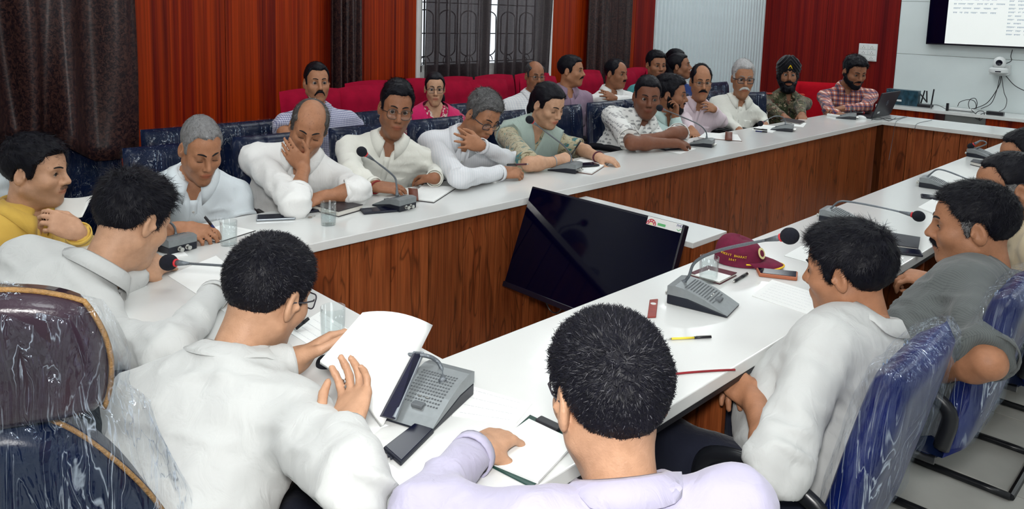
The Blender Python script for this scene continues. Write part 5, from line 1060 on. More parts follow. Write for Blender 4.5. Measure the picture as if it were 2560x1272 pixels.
def mat_clear(name, ior, tint):
    m, nt, b = _nt(name); L = nt.links; out = nt.nodes['Material Output']; nt.nodes.remove(b)
    tr = _n(nt, 'ShaderNodeBsdfTransparent'); tr.inputs['Color'].default_value = (*tint, 1); gl = _n(nt, 'ShaderNodeBsdfGlossy'); gl.inputs['Roughness'].default_value = 0.04; lf = _n(nt, 'ShaderNodeLayerWeight', Blend=0.5); L.new(lf.outputs['Facing'], (pw := _n(nt, 'ShaderNodeMath', operation='POWER')).inputs[0]); pw.inputs[1].default_value = 3.0; fr = _n(nt, 'ShaderNodeMapRange'); fr.inputs[3].default_value = 0.03; fr.inputs[4].default_value = ior - 1 + 0.3; L.new(pw.outputs[0], fr.inputs[0])
    tc = _n(nt, 'ShaderNodeTexCoord'); nz = _n(nt, 'ShaderNodeTexNoise', Scale=40.0); L.new(tc.outputs['Object'], nz.inputs['Vector']); bp = _n(nt, 'ShaderNodeBump', Strength=0.05); L.new(nz.outputs['Fac'], bp.inputs['Height']); L.new(bp.outputs['Normal'], gl.inputs['Normal'])
    mx = _n(nt, 'ShaderNodeMixShader'); L.new(fr.outputs[0], mx.inputs[0]); L.new(tr.outputs[0], mx.inputs[1]); L.new(gl.outputs[0], mx.inputs[2]); L.new(mx.outputs[0], out.inputs['Surface'])
mat_clear('drinking_glass', 1.22, (0.95, 0.97, 0.97)); mat_clear('water', 1.15, (0.93, 0.96, 0.97)); mat('white_plastic', (0.62, 0.64, 0.64), rough=0.4, noise=0.03)
def quad_px(px, z=TT): return [at(x, y, Z=z) for x, y in px]
def slab(par, name, P, z0, z1, m, bevel=0.002, inset=0.0):
    c = np.mean(P, 0); Q = [p + (c - p) / (np.linalg.norm(c - p) + 1e-9) * inset for p in P]; a = sum(Q[i][0] * Q[(i + 1) % len(Q)][1] - Q[(i + 1) % len(Q)][0] * Q[i][1] for i in range(len(Q)))
    if a < 0: Q = Q[::-1]
    return MB().prism([(p[0], p[1]) for p in Q], z0, z1).build(name, m, par, world=True, bevel=bevel)
def at_base(name, label, cat, P, group=None): c = np.mean(P, 0); return thing(name, label, cat, (c[0], c[1], TT), 0, group)
def rect_at(c, w, l, ang): ca, sa_ = math.cos(ang), math.sin(ang); return [np.array([c[0] + ca * x - sa_ * y, c[1] + sa_ * x + ca * y, c[2]]) for x, y in ((-w / 2, -l / 2), (w / 2, -l / 2), (w / 2, l / 2), (-w / 2, l / 2))]
def phone(label, px, py_, ang, case='phone_case_dark', w=0.072, l=0.150, z=TT, t=0.010, q=None):
    P = quad_px(q, z) if q else rect_at(at(px, py_, Z=z), w, l, math.radians(ang)); o = at_base('phone', label, 'phone', P, 'phones on the table'); o.location.z = z
    slab(o, 'case', P, z + 0.0005, z + t, case, 0.003); slab(o, 'screen', P, z + t - 0.001, z + t + 0.0006, 'phone_glass', 0.001, 0.005)
    for i in range(2): q = P[0] * (0.7 - 0.15 * i) + P[3] * (0.3 + 0.15 * i); MB().box((q[0], q[1], z + t * 0.5), (0.004, 0.018, 0.003), math.radians(ang)).build('side_button', case, o, world=True)
    return o
def rule_lines(par, P, z, n, m='ink', w0=0.10, w1=0.90, name='written_line', seed=0):
    """rows of small strokes, too small to read"""
    rg = random.Random(seed); g = MB()
    for i in range(n):
        s = 0.12 + 0.76 * i / max(1, n - 1); a = P[0] * (1 - s) + P[3] * s; b = P[1] * (1 - s) + P[2] * s; x = w0
        while x < w1 - 0.04:
            l = rg.uniform(0.02, 0.07); p, q = a * (1 - x) + b * x, a * (1 - x - l) + b * (x + l); d = unit(q - p); n_ = np.array([-d[1], d[0], 0]) * 0.0006
            g.add([(*(p - n_)[:2], z), (*(q - n_)[:2], z), (*(q + n_)[:2], z), (*(p + n_)[:2], z)], [(0, 1, 2, 3)]); x += l + rg.uniform(0.008, 0.02)
    o = g.build(name, m, par, world=True); o['kind'] = 'stuff'; return o
mat('pale_print', (0.45, 0.47, 0.50), rough=0.8, noise=0.05)
def paper(label, px, z=TT, n=0, seed=0, stack=1, ink='pale_print', name='paper_sheet'):
    P = quad_px(px, z); o = at_base(name, label, 'paper', P); o.location.z = z; t = 0.0008 * stack
    slab(o, 'sheet', P, z + 0.0002, z + 0.0004 + t, 'paper', 0)
    if n: rule_lines(o, P, z + 0.0008 + t, n, ink, seed=seed)
    return o
def pen(label, a, b, m='pen_blue', r=0.0048):
    a, b = map(np.asarray, (a, b)); o = thing('pen', label, 'pen', (a + b) / 2, 0, 'pens'); d = b - a
    MB().tube([a + d * 0.12, a + d * 0.62], r, 8).build('barrel', m, o, world=True, smooth=True); MB().tube([a + d * 0.62, b], [r * 1.12, r], 8).build('cap', 'black_plastic', o, world=True, smooth=True); MB().tube([a, a + d * 0.12], [0.001, r * 0.9], 8).build('tip', 'connector', o, world=True, smooth=True)
    MB().tube([a + d * 0.66 + UP * r * 1.3, b + UP * r * 1.3], 0.0012, 5).build('clip', 'connector', o, world=True); return o
def tumbler(label, px, py_, r=0.030, h=0.088, fill=0.55):
    c = tpt(px, py_); o = thing('drinking_glass', label, 'glass', c, 0, 'drinking glasses')
    MB().lathe([(0.001, 0.001), (r * 0.9, 0.001), (r * 0.93, 0.004), (r, h), (r - 0.0022, h), (r * 0.88, 0.008), (0.001, 0.008)], 28).build('tumbler', 'drinking_glass', o, smooth=True)
    if fill: MB().lathe([(0.001, 0.009), (r * 0.87, 0.009), (r * 0.87 + 0.06 * fill * r, h * fill), (0.001, h * fill)], 24).build('water', 'water', o, smooth=True)
    return o
def notebook(label, px, t=0.018, cover='cover_dark', z=TT, strap=None, open_=False, lines=0):
    P = quad_px(px, z); o = at_base('notebook', label, 'notebook', P)
    slab(o, 'back_cover', P, z + 0.0005, z + 0.003, cover, 0.001); slab(o, 'pages', P, z + 0.003, z + t - 0.002, 'paper' if open_ else 'paper_edge', 0.001, 0.004)
    if not open_: slab(o, 'front_cover', P, z + t - 0.002, z + t + 0.001, cover, 0.001)
    elif lines: rule_lines(o, [p + (np.mean(P, 0) - p) * 0.12 for p in P], z + t - 0.0012, lines, 'pale_print', seed=int(px[0][0]))
    if strap is not None:
        Q = quad_px(strap, z); c = np.mean(Q, 0); a, b = (Q[0] + Q[1]) / 2, (Q[2] + Q[3]) / 2; w = np.linalg.norm(Q[0] - Q[1]) / 2; d = unit(Q[1] - Q[0]); vv = []
        for s in np.linspace(0, 1, 8): p = a * (1 - s) + b * s; zz = z + t + 0.030 * math.sin(math.pi * min(1, s * 0.8)); vv += [(*(p - d * w)[:2], zz), (*(p + d * w)[:2], zz)]
        obj('strap_flap', vv, [(2 * i, 2 * i + 1, 2 * i + 3, 2 * i + 2) for i in range(7)], 'cover_brown', o, smooth=True, world=True, solid=0.003)
    return o
# left arm, near to far
notebook('open white note pad under the person writing in short sleeves’s pen', [(470, 590), (545, 608), (640, 578), (560, 562)], 0.006, 'cover_dark', open_=True, lines=8)
tumbler('empty tumbler in front of the person writing in short sleeves', 572, 612, fill=0.0)
phone('silver-edged phone lying between the person writing in short sleeves and the person resting a cheek', 690, 546, 62, 'phone_silver')
notebook('thick black notebook under the person resting a cheek’s folded arm', [(768, 523), (808, 508), (908, 525), (846, 543)], 0.024, 'cover_dark')
phone('slim dark phone beside the thick black notebook', 784, 528, 80, w=0.045, l=0.12)
tumbler('half-full water tumbler in front of the black notebook', 821, 562, 0.031, 0.092, 0.5)
kc = tpt(775, 545); ko = thing('key', 'small metal key beside the water tumbler', 'key', kc); MB().tube([kc + UP * 0.002, kc + V3(0.03, 0.012, 0.002)], 0.0022, 6).build('shank', 'connector', ko, world=True); MB().lathe([(0.009, 0), (0.009, 0.003)], 12, kc + UP * 0.001).build('bow', 'connector', ko, world=True)
phone('blue-black phone beside the microphone of the person with round glasses', 948, 528, 70)
notebook('open notebook with brown flap before the person with round glasses', [(1018, 500), (1085, 508), (1140, 472), (1060, 464)], 0.012, 'cover_dark', strap=[(1022, 505), (1046, 508), (1040, 490), (1022, 487)], open_=True, lines=9)
pd = notebook('white pad under the phone before the leaning person in glasses', [(1168, 450), (1240, 458), (1262, 440), (1195, 434)], 0.010, 'paper', open_=True)
phone('dark phone lying on the white pad', 1212, 447, 75, z=TT + 0.011)
notebook('open diary with reddish cover before the person in the green scarf', [(1395, 425), (1480, 437), (1525, 408), (1450, 402)], 0.014, 'cover_brown', open_=True)
phone('blue-grey phone lying on the open diary', 1462, 414, 70, z=TT + 0.015)
phone('dark phone before the person in the leaf-print shirt', 1677, 373, 75)
paper('white sheet under the dark phone before the leaf-print shirt', [(1600, 362), (1700, 385), (1740, 372), (1660, 355)], TT, 3, 4)
notebook('open notebook with red flap before the person in the pink shirt', [(1745, 345), (1855, 354), (1845, 338), (1762, 332)], 0.008, 'cover_brown', strap=[(1812, 352), (1830, 354), (1828, 340), (1815, 338)], open_=True)
paper('loose papers before the person with thick black glasses', [(1880, 325), (1930, 332), (1960, 318), (1905, 312)], TT, 3, 6, 3)
pen('dark pen beside the person with thick black glasses', tpt(1880, 321, TT + 0.008), tpt(1918, 325, TT + 0.008), 'black_plastic'); pen('blue pen beside the person with thick black glasses', tpt(1885, 327, TT + 0.006), tpt(1918, 330, TT + 0.006))
notebook('slim dark folder before the person in camouflage', [(1950, 303), (2000, 312), (2012, 305), (1962, 297)], 0.010, 'cover_dark'); paper('white sheet with red tab before the person in camouflage', [(1975, 314), (2008, 318), (2016, 308), (1985, 304)], TT, 2, 8)
notebook('thick white register before the plaid-shirted person', [(2066, 290), (2105, 296), (2122, 284), (2085, 279)], 0.022, 'white_plastic', open_=True)
# computer mouse and laptop at the far corner
mo = thing('computer_mouse', 'white computer mouse near the laptop', 'mouse', tpt(2152, 297)); MB().sphere((0, 0, 0.004), 0.05, 16, 10, (0.62, 1.0, 0.55)).build('shell', 'white_plastic', mo, smooth=True)
mat('laptop_black', (0.006, 0.007, 0.014), rough=0.4, noise=0.1); mat('logo_grey', (0.12, 0.14, 0.18), rough=0.4, noise=0.05)
lt = thing('laptop', 'open black laptop on the far table corner, lid towards the camera', 'laptop', tpt(2205, 288)); LY = math.atan2(0.88, -0.48)
la = at(2178, 294, Z=TT + 0.012); lb = at(2225, 284, Z=TT + 0.012); lc_ = at(2240, 243, Y=lb[1] + 0.02); hh_ = float(lc_[2] - la[2])
exl = unit(np.array([lb[0] - la[0], lb[1] - la[1], 0])); wl_ = max(0.33, np.linalg.norm((lb - la)[:2])); mid = (la + lb) / 2; eyl = np.cross(UP, exl); sgl = 1 if eyl @ (CAM - mid) > 0 else -1; eyl = eyl * sgl
cen2 = mid - UP * 0.006; LR = Matrix((exl, eyl, UP)).transposed()
MB().box(cen2 - eyl * 0.12, (wl_, 0.24, 0.018), R=LR).build('keyboard_base', 'laptop_black', lt, world=True, bevel=0.004)
up2 = unit(UP * 0.95 + eyl * 0.30); nn2 = np.cross(exl, up2); nn2 = nn2 * (1 if nn2 @ (CAM - mid) > 0 else -1); LR2 = Matrix((exl, nn2, up2)).transposed(); hl = 0.235
MB().box(cen2 + up2 * (hl / 2 + 0.008), (wl_, 0.010, hl), R=LR2).build('lid', 'laptop_black', lt, world=True, bevel=0.004)
lgc = cen2 + up2 * (hl * 0.58) + nn2 * 0.0058
MB().tube([lgc + exl * 0.022 * math.cos(w) + up2 * 0.022 * math.sin(w) for w in np.linspace(0, 2 * math.pi, 25)], 0.0014, 5, cap=False).build('logo_ring', 'logo_grey', lt, world=True)
sx_ = 1 if np.cross(exl, up2) @ nn2 > 0 else -1
text_part('logo_lettering', 'DELL', 0.015, 'logo_grey', lt, Matrix.Translation(lgc) @ Matrix((exl * sx_, up2, nn2)).transposed().to_4x4(), 0.0003, world=True)
MB().box(cen2 - exl * sx_ * wl_ * 0.27 + up2 * 0.05 + nn2 * 0.006, (0.055, 0.001, 0.018), R=LR2).build('asset_sticker', 'sticker_white', lt, world=True)
for i, (pts) in enumerate([[(2172, 296), (2195, 299), (2215, 295), (2235, 298), (2262, 292)], [(2178, 300), (2200, 294), (2222, 302), (2240, 294)]]): MB().tube(bez([tpt(x, y, TT + 0.003) for x, y in pts], 8), 0.0022, 5).build('charger_cable', 'black_plastic', lt, world=True)
# wires over the far arm
for i, pts in enumerate([[(2270, 291, 0), (2245, 300, 0), (2238, 310, 0), (2232, 345, 1), (2222, 400, 1)], [(2330, 300, 0), (2295, 308, 0), (2288, 318, 0), (2287, 330, 1)]]):
    P_ = [tpt(x, y, TT + 0.002) if k == 0 else at(x, y, X=XI1 - 0.005) for x, y, k in pts]; o = tag(MB().tube(bez(P_, 8), 0.0022, 5).build('thin_cable', 'mic_neck'), ['thin grey cable running down the far panel of the table well', 'short grey cable over the far edge of the table well'][i], 'cable')
# right arm
notebook('maroon diary behind the large microphone', [(1725, 690), (1800, 712), (1842, 690), (1770, 672)], 0.012, 'cover_maroon', open_=False); slab(bpy.data.objects[[o.name for o in bpy.data.objects if o.name.startswith('notebook')][-1]], 'title_page', quad_px([(1735, 688), (1798, 705), (1828, 690), (1772, 675)], TT + 0.013), TT + 0.0135, TT + 0.0145, 'paper', 0)
tumbler('empty tumbler standing on the maroon diary by the large microphone', 1770, 704, 0.031, 0.085, 0.0)
pen('dark pen beside the maroon diary', tpt(1832, 705, TT + 0.006), tpt(1868, 684, TT + 0.006), 'black_plastic')
phone('phone in an orange case in front of the maroon cap', 0, 0, -20, 'phone_orange', t=0.014, q=[(1890, 678), (1897, 692), (1993, 703), (1994, 688)])
kf = at_base('leather_key_fob', 'red leather fob with a round hole on the right arm', 'key fob', [tpt(1632, 772)]); P = quad_px([(1618, 796), (1640, 795), (1645, 750), (1624, 752)])
slab(kf, 'tag', P, TT + 0.0005, TT + 0.005, 'leather_red', 0.002); q = P[2] * 0.36 + P[3] * 0.36 + P[0] * 0.14 + P[1] * 0.14; MB().lathe([(0.0085, 0.0), (0.0085, 0.0012)], 18, (q[0], q[1], TT + 0.0045)).build('hole_disc', 'laminate_white', kf, world=True)
paper('printed sheets in front of the person with clasped hands', [(1880, 740), (2030, 790), (2062, 740), (1930, 700)], TT, 7, 3, 2)
paper('folded white papers behind the maroon cap', [(1960, 640), (2060, 668), (2120, 632), (2020, 606)], TT, 0, 5, 2)
wl2 = notebook('grey-black wallet folder before the person in the grey shirt', [(2205, 615), (2295, 628), (2300, 600), (2225, 588)], 0.012, 'phone_case_dark'); phone('dark phone at the table edge before the grey-shirted person', 2248, 630, 25)
paper('white slip at the table edge before the grey-shirted person', [(2180, 650), (2230, 668), (2262, 645), (2215, 630)], TT, 0, 5)
paper('crumpled white napkin beside the person in khaki', [(2295, 520), (2345, 540), (2380, 520), (2330, 500)], TT, 0, 6, 6); phone('slim dark phone beyond the napkin on the right arm', 2345, 497, 20)
notebook('dark pouch beside the far right microphone', [(2425, 412), (2480, 425), (2490, 415), (2432, 406)], 0.022, 'phone_case_dark')
pen('yellow pencil near the edge of the right arm', tpt(1665, 847, TT + 0.004), tpt(1778, 842, TT + 0.004), 'yellow_plastic', 0.0032)
tag(MB().tube(bez([tpt(1655, 938, TT + 0.003), tpt(1720, 931, TT + 0.003), tpt(1790, 926, TT + 0.003), tpt(1838, 924, TT + 0.003)], 6), 0.0026, 6).build('ribbon_cord', 'thread_red'), 'dark red cord lying across the table to the edge of the right arm', 'cord')
mat('brass', (0.5, 0.33, 0.08), rough=0.3, metal=1.0, noise=0.1)
# clipboard before the nearest man
cl = at_base('clipboard', 'green clipboard with papers under the nearest person’s arm', 'clipboard', quad_px([(1325, 1040), (1440, 1095), (1330, 1220), (1205, 1150)]))
slab(cl, 'board', quad_px([(1325, 1040), (1445, 1098), (1330, 1222), (1200, 1155)]), TT + 0.0005, TT + 0.004, 'clip_green', 0.001); slab(cl, 'papers', quad_px([(1322, 1056), (1440, 1112), (1345, 1215), (1190, 1150)]), TT + 0.004, TT + 0.009, 'paper', 0)
P = quad_px([(1345, 1048), (1400, 1074)], TT + 0.008); MB().box((P[0] + P[1]) / 2, (np.linalg.norm(P[0] - P[1]), 0.022, 0.012), math.atan2(*(P[1] - P[0])[1::-1])).build('clip', 'black_plastic', cl, world=True, bevel=0.003)
paper('white sheets with faint lines at the corner of the near arm', [(1160, 960), (1330, 1010), (1290, 1060), (1130, 1040)], TT, 4, 9)
phone('black phone on the near arm below the microphone', 0, 0, -28, 'phone_case_dark', t=0.011, q=[(957, 1130), (1037, 1068), (1086, 1083), (1002, 1168)])
paper('white papers spread between the two men at the near arm', [(420, 690), (560, 780), (640, 720), (540, 640)], TT, 0, 9, 2); paper('printed papers in front of the person reading documents', [(720, 830), (800, 880), (880, 830), (800, 780)], TT, 5, 10, 2)
tumbler('empty tumbler beside the person reading documents’s hand', 832, 845, 0.032, 0.085, 0.0)
paper('crumpled slips behind the corner microphone', [(395, 625), (430, 645), (470, 640), (440, 615)], TT, 0, 11, 4)
pen('black pen beside the person reading documents’s face', tpt(735, 825, TT + 0.006), tpt(772, 795, TT + 0.03), 'black_plastic')
# maroon cap
mat('cap_maroon', (0.13, 0.004, 0.030), rough=0.85, noise=0.15, nscale=60, bump=0.15, bscale=400); mat('braid_yellow', (0.72, 0.45, 0.02), rough=0.7, noise=0.15)
cb = tpt(1868, 658); cap = thing('baseball_cap', 'maroon baseball cap with yellow lettering and yellow-edged bill', 'cap', cb); bd = unit((tpt(1955, 668) - tpt(1830, 650)) * np.array([1, 1, 0])); sdv = np.cross(UP, bd); CRx, CRy, CH_ = 0.084, 0.070, 0.090; cc_ = cb - bd * 0.03
def cap_pt(a, s, o=0.0): cz = math.sin(s * math.pi / 2) ** 0.8; rr = math.cos(s * math.pi / 2) ** 0.55; return cc_ + bd * (CRx + o) * rr * math.cos(a) * (1.0) + sdv * (CRy + o) * rr * math.sin(a) + UP * (CH_ * cz * (1 - 0.10 * math.cos(a)) + o * cz + 0.002)
v = [cap_pt(2 * math.pi * i / 36, j / 12) for j in range(13) for i in range(36)]; obj('crown', v, [(j * 36 + i, j * 36 + (i + 1) % 36, (j + 1) * 36 + (i + 1) % 36, (j + 1) * 36 + i) for j in range(12) for i in range(36)], 'cap_maroon', cap, smooth=True, world=True)
bv = []
for i in range(21):
    a = -1.15 + 2.3 * i / 20
    for j in range(6): t_ = j / 5; p0 = cap_pt(a, 0.02); ext = 0.068 * math.cos(a * 0.95) ** 0.8; bv.append(p0 + bd * ext * t_ + UP * (0.012 - 0.010 * t_ - 0.016 * (a / 1.15) ** 2 * t_ + 0.006 * math.sin(math.pi * t_)))
obj('bill', bv, [(i * 6 + j, i * 6 + j + 1, (i + 1) * 6 + j + 1, (i + 1) * 6 + j) for i in range(20) for j in range(5)], 'cap_maroon', cap, smooth=True, world=True, solid=0.004)
MB().tube([bv[i * 6 + 5] + UP * 0.001 for i in range(21)], 0.0032, 6).build('bill_braid', 'braid_yellow', cap, world=True, smooth=True); MB().tube([cap_pt(-1.2 + 2.4 * i / 20, 0.06, 0.003) for i in range(21)], 0.0028, 6).build('crown_braid', 'braid_yellow', cap, world=True, smooth=True)
MB().sphere(cap_pt(0, 1.0) + UP * 0.002, 0.007, 10, 6, (1, 1, 0.5)).build('top_button', 'cap_maroon', cap, world=True, smooth=True)
side_s = 1 if (sdv @ (CAM - cc_)) > 0 else -1
def cap_text(txt, a0, s, size):
    n_ = len(txt)
    for i, ch in enumerate(txt):
        if ch == ' ': continue
        a = side_s * (a0 + 0.0 - (i - (n_ - 1) / 2) * size * 0.72 / 0.088); a = side_s * math.pi / 2 + (a - side_s * math.pi / 2); p = cap_pt(a, s, 0.002); e1 = unit(cap_pt(a - side_s * 0.05, s) - cap_pt(a + side_s * 0.05, s)); e2 = unit(cap_pt(a, s + 0.05) - cap_pt(a, s - 0.05)); nn_ = np.cross(e1, e2)
        text_part('lettering', ch, size, 'braid_yellow', cap, Matrix.Translation(p) @ Matrix((e1, e2, nn_)).transposed().to_4x4(), 0.0012, world=True)
cap_text('VIKSIT BHARAT', 1.75, 0.22, 0.0108); cap_text('2047', 1.75, 0.12, 0.0100)
ep_ = cap_pt(side_s * 0.35, 0.32, 0.003); e1 = unit(cap_pt(side_s * 0.30, 0.32) - cap_pt(side_s * 0.40, 0.32)); e2 = unit(cap_pt(side_s * 0.35, 0.37) - cap_pt(side_s * 0.35, 0.27)); MB().lathe([(0.020, 0), (0.020, 0.002)], 20, ep_, Matrix((e1, e2, np.cross(e1, e2))).transposed()).build('round_emblem', 'sticker_yellow', cap, world=True); MB().lathe([(0.012, 0.002), (0.012, 0.003)], 16, ep_, Matrix((e1, e2, np.cross(e1, e2))).transposed()).build('emblem_centre', 'cap_maroon', cap, world=True)
# ---------------------------------------------------------------- far wall equipment
LX0 = 7.60; lz = float(at(2229, 272, X=LX0)[2]); LZ = lz + 0.035
lg = thing('wall_ledge', 'long white-topped ledge along the far wall with red wood front', 'ledge', ((LX0 + XW) / 2, -1.5, 0)); ly0, ly1 = YR + 0.05, Y_b
MB().box(((LX0 + XW - 0.03) / 2, (ly0 + ly1) / 2, LZ - 0.017), (XW - LX0 - 0.03, ly1 - ly0, 0.034)).build('top', 'laminate_white', lg, world=True, bevel=0.003)
yo0, yo1 = float(at(2328, 300, X=LX0)[1]), float(at(2462, 310, X=LX0)[1])
for a, b in ((ly1, yo0), (yo1, yo1 - 0.9), (yo1 - 0.904, ly0)): MB().box((LX0 + 0.05, (a + b) / 2, (LZ - 0.034) / 2), (0.018, abs(a - b) - 0.003, LZ - 0.036)).build('front_panel', 'wall_wood', lg, world=True)
for y in (yo0, yo1): MB().box((LX0 + 0.25, y, (LZ - 0.034) / 2), (0.38, 0.018, LZ - 0.036)).build('divider', 'wall_wood_dark', lg, world=True)
zl = LZ
so = thing('socket_board', 'white electrical switch and socket board on the far wood panel', 'socket board', at(2170, 132, X=XW - 0.03)); P0, P1 = at(2149, 108, X=XW - 0.03), at(2191, 154, X=XW - 0.03); wy, hz_ = abs(P0[1] - P1[1]), abs(P0[2] - P1[2])
MB().box((XW - 0.034, (P0[1] + P1[1]) / 2, (P0[2] + P1[2]) / 2), (0.018, wy, hz_)).build('plate', 'white_plastic', so, world=True, bevel=0.003)
for r_ in range(3):
    for c_ in range(2):
        y = (P0[1] + P1[1]) / 2 + (c_ - 0.5) * wy * 0.45; z = P0[2] - hz_ * (0.2 + 0.3 * r_); b_ = MB().box((XW - 0.045, y, z), (0.006, wy * 0.40, hz_ * 0.25)).build('module', 'sticker_white', so, world=True, bevel=0.002)
        for dy, dz in ((0.012, -0.008), (-0.012, -0.008), (0, 0.010)): MB().lathe([(0.004, 0), (0.004, 0.002)], 8, (XW - 0.049, y + dy, z + dz), Matrix.Rotation(math.pi / 2, 3, 'Y')).build('socket_hole', 'black_plastic', b_, world=True)
# big display
DX = XW - 0.06; dp = at(2317, 110, X=DX); dq = at(2364, 111, X=DX); dr = at(2560, 122, X=DX); dy0 = dp[1]; dz0 = dp[2]; dw, dh = 2.1, 1.2
mat('display_lit', (0.5, 0.5, 0.5), rough=0.3, emit=(0.68, 0.73, 0.70), emit_s=DISPLAY_E, noise=0.01); mat('display_text', (0.05, 0.07, 0.14), rough=0.5, emit=(0.40, 0.47, 0.52), emit_s=DISPLAY_E, noise=0.01)
ds = thing('wall_display', 'large wall display with a bright document page and black side margin', 'display', (DX, dy0 - dw / 2, dz0)); MB().box((DX - 0.005, dy0 - dw / 2, dz0 + dh / 2), (0.07, dw, dh)).build('case', 'bezel_black', ds, world=True, bevel=0.004)
fx = DX - 0.042
MB().box((fx, dy0 - dw / 2, dz0 + dh / 2), (0.004, dw - 0.02, dh - 0.03)).build('screen', 'screen_black', ds, world=True)
pg0 = dq[1]; pgw = 1.45; pg = MB().box((fx - 0.003, pg0 - pgw / 2, dz0 + 0.018 + (dh - 0.05) / 2), (0.003, pgw, dh - 0.05)).build('document_page', 'display_lit', ds, world=True)
tx = MB(); rg = random.Random(3)
def text_rows(yl, yr, zs):
    for z in zs:
        y = yl
        while y > yr + 0.02:
            w = rg.uniform(0.025, 0.085); tx.box((fx - 0.0055, y - w / 2, z), (0.001, w, 0.004)); 
            for k in range(int(w / 0.013)): tx.box((fx - 0.0055, y - 0.006 - k * 0.013, z - 0.007), (0.001, 0.006, rg.uniform(0.006, 0.013)))
            y -= w + rg.uniform(0.012, 0.03)
zz0 = float(at(2385, 30, X=fx)[2]); sp_ = 0.046
text_rows(float(at(2384, 22, X=fx)[1]), float(at(2500, 22, X=fx)[1]), [zz0 + sp_ * k for k in range(0, 8)])
text_rows(float(at(2520, 40, X=fx)[1]), pg0 - pgw + 0.1, [zz0 - 0.215 + sp_ * 0.82 * k for k in range(0, 16)])
o = tx.build('document_text', 'display_text', ds, world=True); o['kind'] = 'stuff'
# conference camera on its bracket
pc = at(2497, 172, X=XW - 0.14); cam_o = thing('conference_camera', 'white dome-headed conference camera on a wall bracket below the display', 'camera', pc)
mat('lens_black', (0.002, 0.003, 0.012), rough=0.08, noise=0.1); MB().lathe([(0.001, -0.045), (0.075, -0.045), (0.088, -0.035), (0.088, 0.0), (0.07, 0.012), (0.001, 0.014)], 26, pc).build('base', 'white_plastic', cam_o, world=True, smooth=False, bevel=0.003)
MB().lathe([(0.055, 0.010), (0.060, 0.04), (0.058, 0.075), (0.046, 0.105), (0.025, 0.122), (0.001, 0.127)], 24, pc).build('dome', 'white_plastic', cam_o, world=True, smooth=True)
ln_d = unit((CAM - pc) * np.array([1, 1, 0.2]) + V3(0, 0.5, 0)); qd = Vector(ln_d).to_track_quat('Z', 'Y').to_matrix(); MB().lathe([(0.030, 0.048), (0.030, 0.062), (0.024, 0.064), (0.020, 0.060), (0.001, 0.059)], 20, pc + UP * 0.065, qd).build('lens', 'lens_black', cam_o, world=True, smooth=True)
MB().box(pc + ln_d * 0.088 - UP * 0.026, (0.05, 0.006, 0.010), math.atan2(ln_d[1], ln_d[0]) + math.pi / 2).build('sensor_window', 'lens_black', cam_o, world=True); MB().box((pc[0] + 0.06, pc[1], pc[2] - 0.055), (0.16, 0.16, 0.012)).build('shelf', 'white_plastic', cam_o, world=True, bevel=0.002); MB().box((XW - 0.025, pc[1], pc[2] - 0.01), (0.012, 0.16, 0.10)).build('bracket_plate', 'white_plastic', cam_o, world=True)
def cable(label, pts, X=None, r=0.004, m='black_plastic'):
    P_ = [at(x, y, X=(X if X else XW - 0.05)) if len((x, y)) == 2 else None for x, y in pts]; return tag(MB().tube(bez(P_, 8), r, 5).build('cable', m, smooth=True), label, 'cable')
cable('short black cable from the display down to the conference camera', [(2531, 124), (2527, 140), (2528, 152), (2512, 160)])
cable('thick black cable hanging from the camera to the ledge in a long curve', [(2503, 190), (2497, 215), (2470, 255), (2440, 270), (2428, 272)]); cable('black cable hanging straight below the camera', [(2500, 190), (2492, 225), (2478, 258), (2452, 272)], r=0.0035); cable('black cable looping wide right below the camera', [(2504, 190), (2510, 230), (2517, 250), (2512, 270), (2496, 280)], r=0.003)
cable('black cable running right from the camera out of the frame', [(2515, 190), (2535, 212), (2560, 226), (2600, 240)], r=0.004); cable('coil of black cable on the ledge', [(2394, 266), (2400, 255), (2420, 249), (2436, 253), (2440, 268), (2428, 275), (2421, 262), (2426, 248), (2438, 246), (2443, 258), (2440, 272)], XW - 0.16, 0.0035)
cable('tangle of black cable spilling over the ledge front', [(2428, 274), (2440, 285), (2452, 290), (2445, 298), (2436, 290), (2446, 278), (2460, 280), (2458, 294), (2448, 300), (2452, 286), (2470, 281)], LX0 + 0.02, 0.0035); cable('thin black cable along the power strip', [(2330, 290), (2326, 280), (2332, 264), (2345, 263), (2365, 273)], LX0 + 0.08, 0.003)
ps = thing('power_strip', 'long white power strip on the ledge', 'power strip', at(2405, 276, Z=LZ)); a, b = at(2370, 273, X=LX0 + 0.10), at(2436, 284, X=LX0 + 0.10); MB().box(((a + b) / 2) * np.array([1, 1, 0]) + UP * (LZ + 0.018), (0.06, abs(a[1] - b[1]), 0.035)).build('body', 'white_plastic', ps, world=True, bevel=0.004); MB().box((LX0 + 0.069, (a[1] + b[1]) / 2, LZ + 0.012), (0.002, abs(a[1] - b[1]), 0.006)).build('dark_line', 'black_plastic', ps, world=True)
ad = thing('power_adapter', 'black power adapter on the ledge', 'adapter', at(2488, 288, Z=LZ)); c = at(2488, 287, X=LX0 + 0.12); MB().box((c[0], c[1], LZ + 0.018), (0.07, 0.15, 0.036)).build('brick', 'black_plastic', ad, world=True, bevel=0.005)
pl = thing('plug_block', 'black plug standing at the end of the power strip', 'plug', at(2367, 282, Z=LZ)); c = at(2367, 282, X=LX0 + 0.06); MB().box((c[0], c[1], LZ + 0.04), (0.03, 0.022, 0.08)).build('body', 'black_plastic', pl, world=True, bevel=0.004)
rp = at(2305, 262, X=LX0 + 0.22); rt = thing('wifi_router', 'black router with four upright antennas on the ledge', 'router', (rp[0], rp[1], LZ)); MB().box((rp[0], rp[1], LZ + 0.016), (0.12, 0.20, 0.030)).build('body', 'black_plastic', rt, world=True, bevel=0.006)
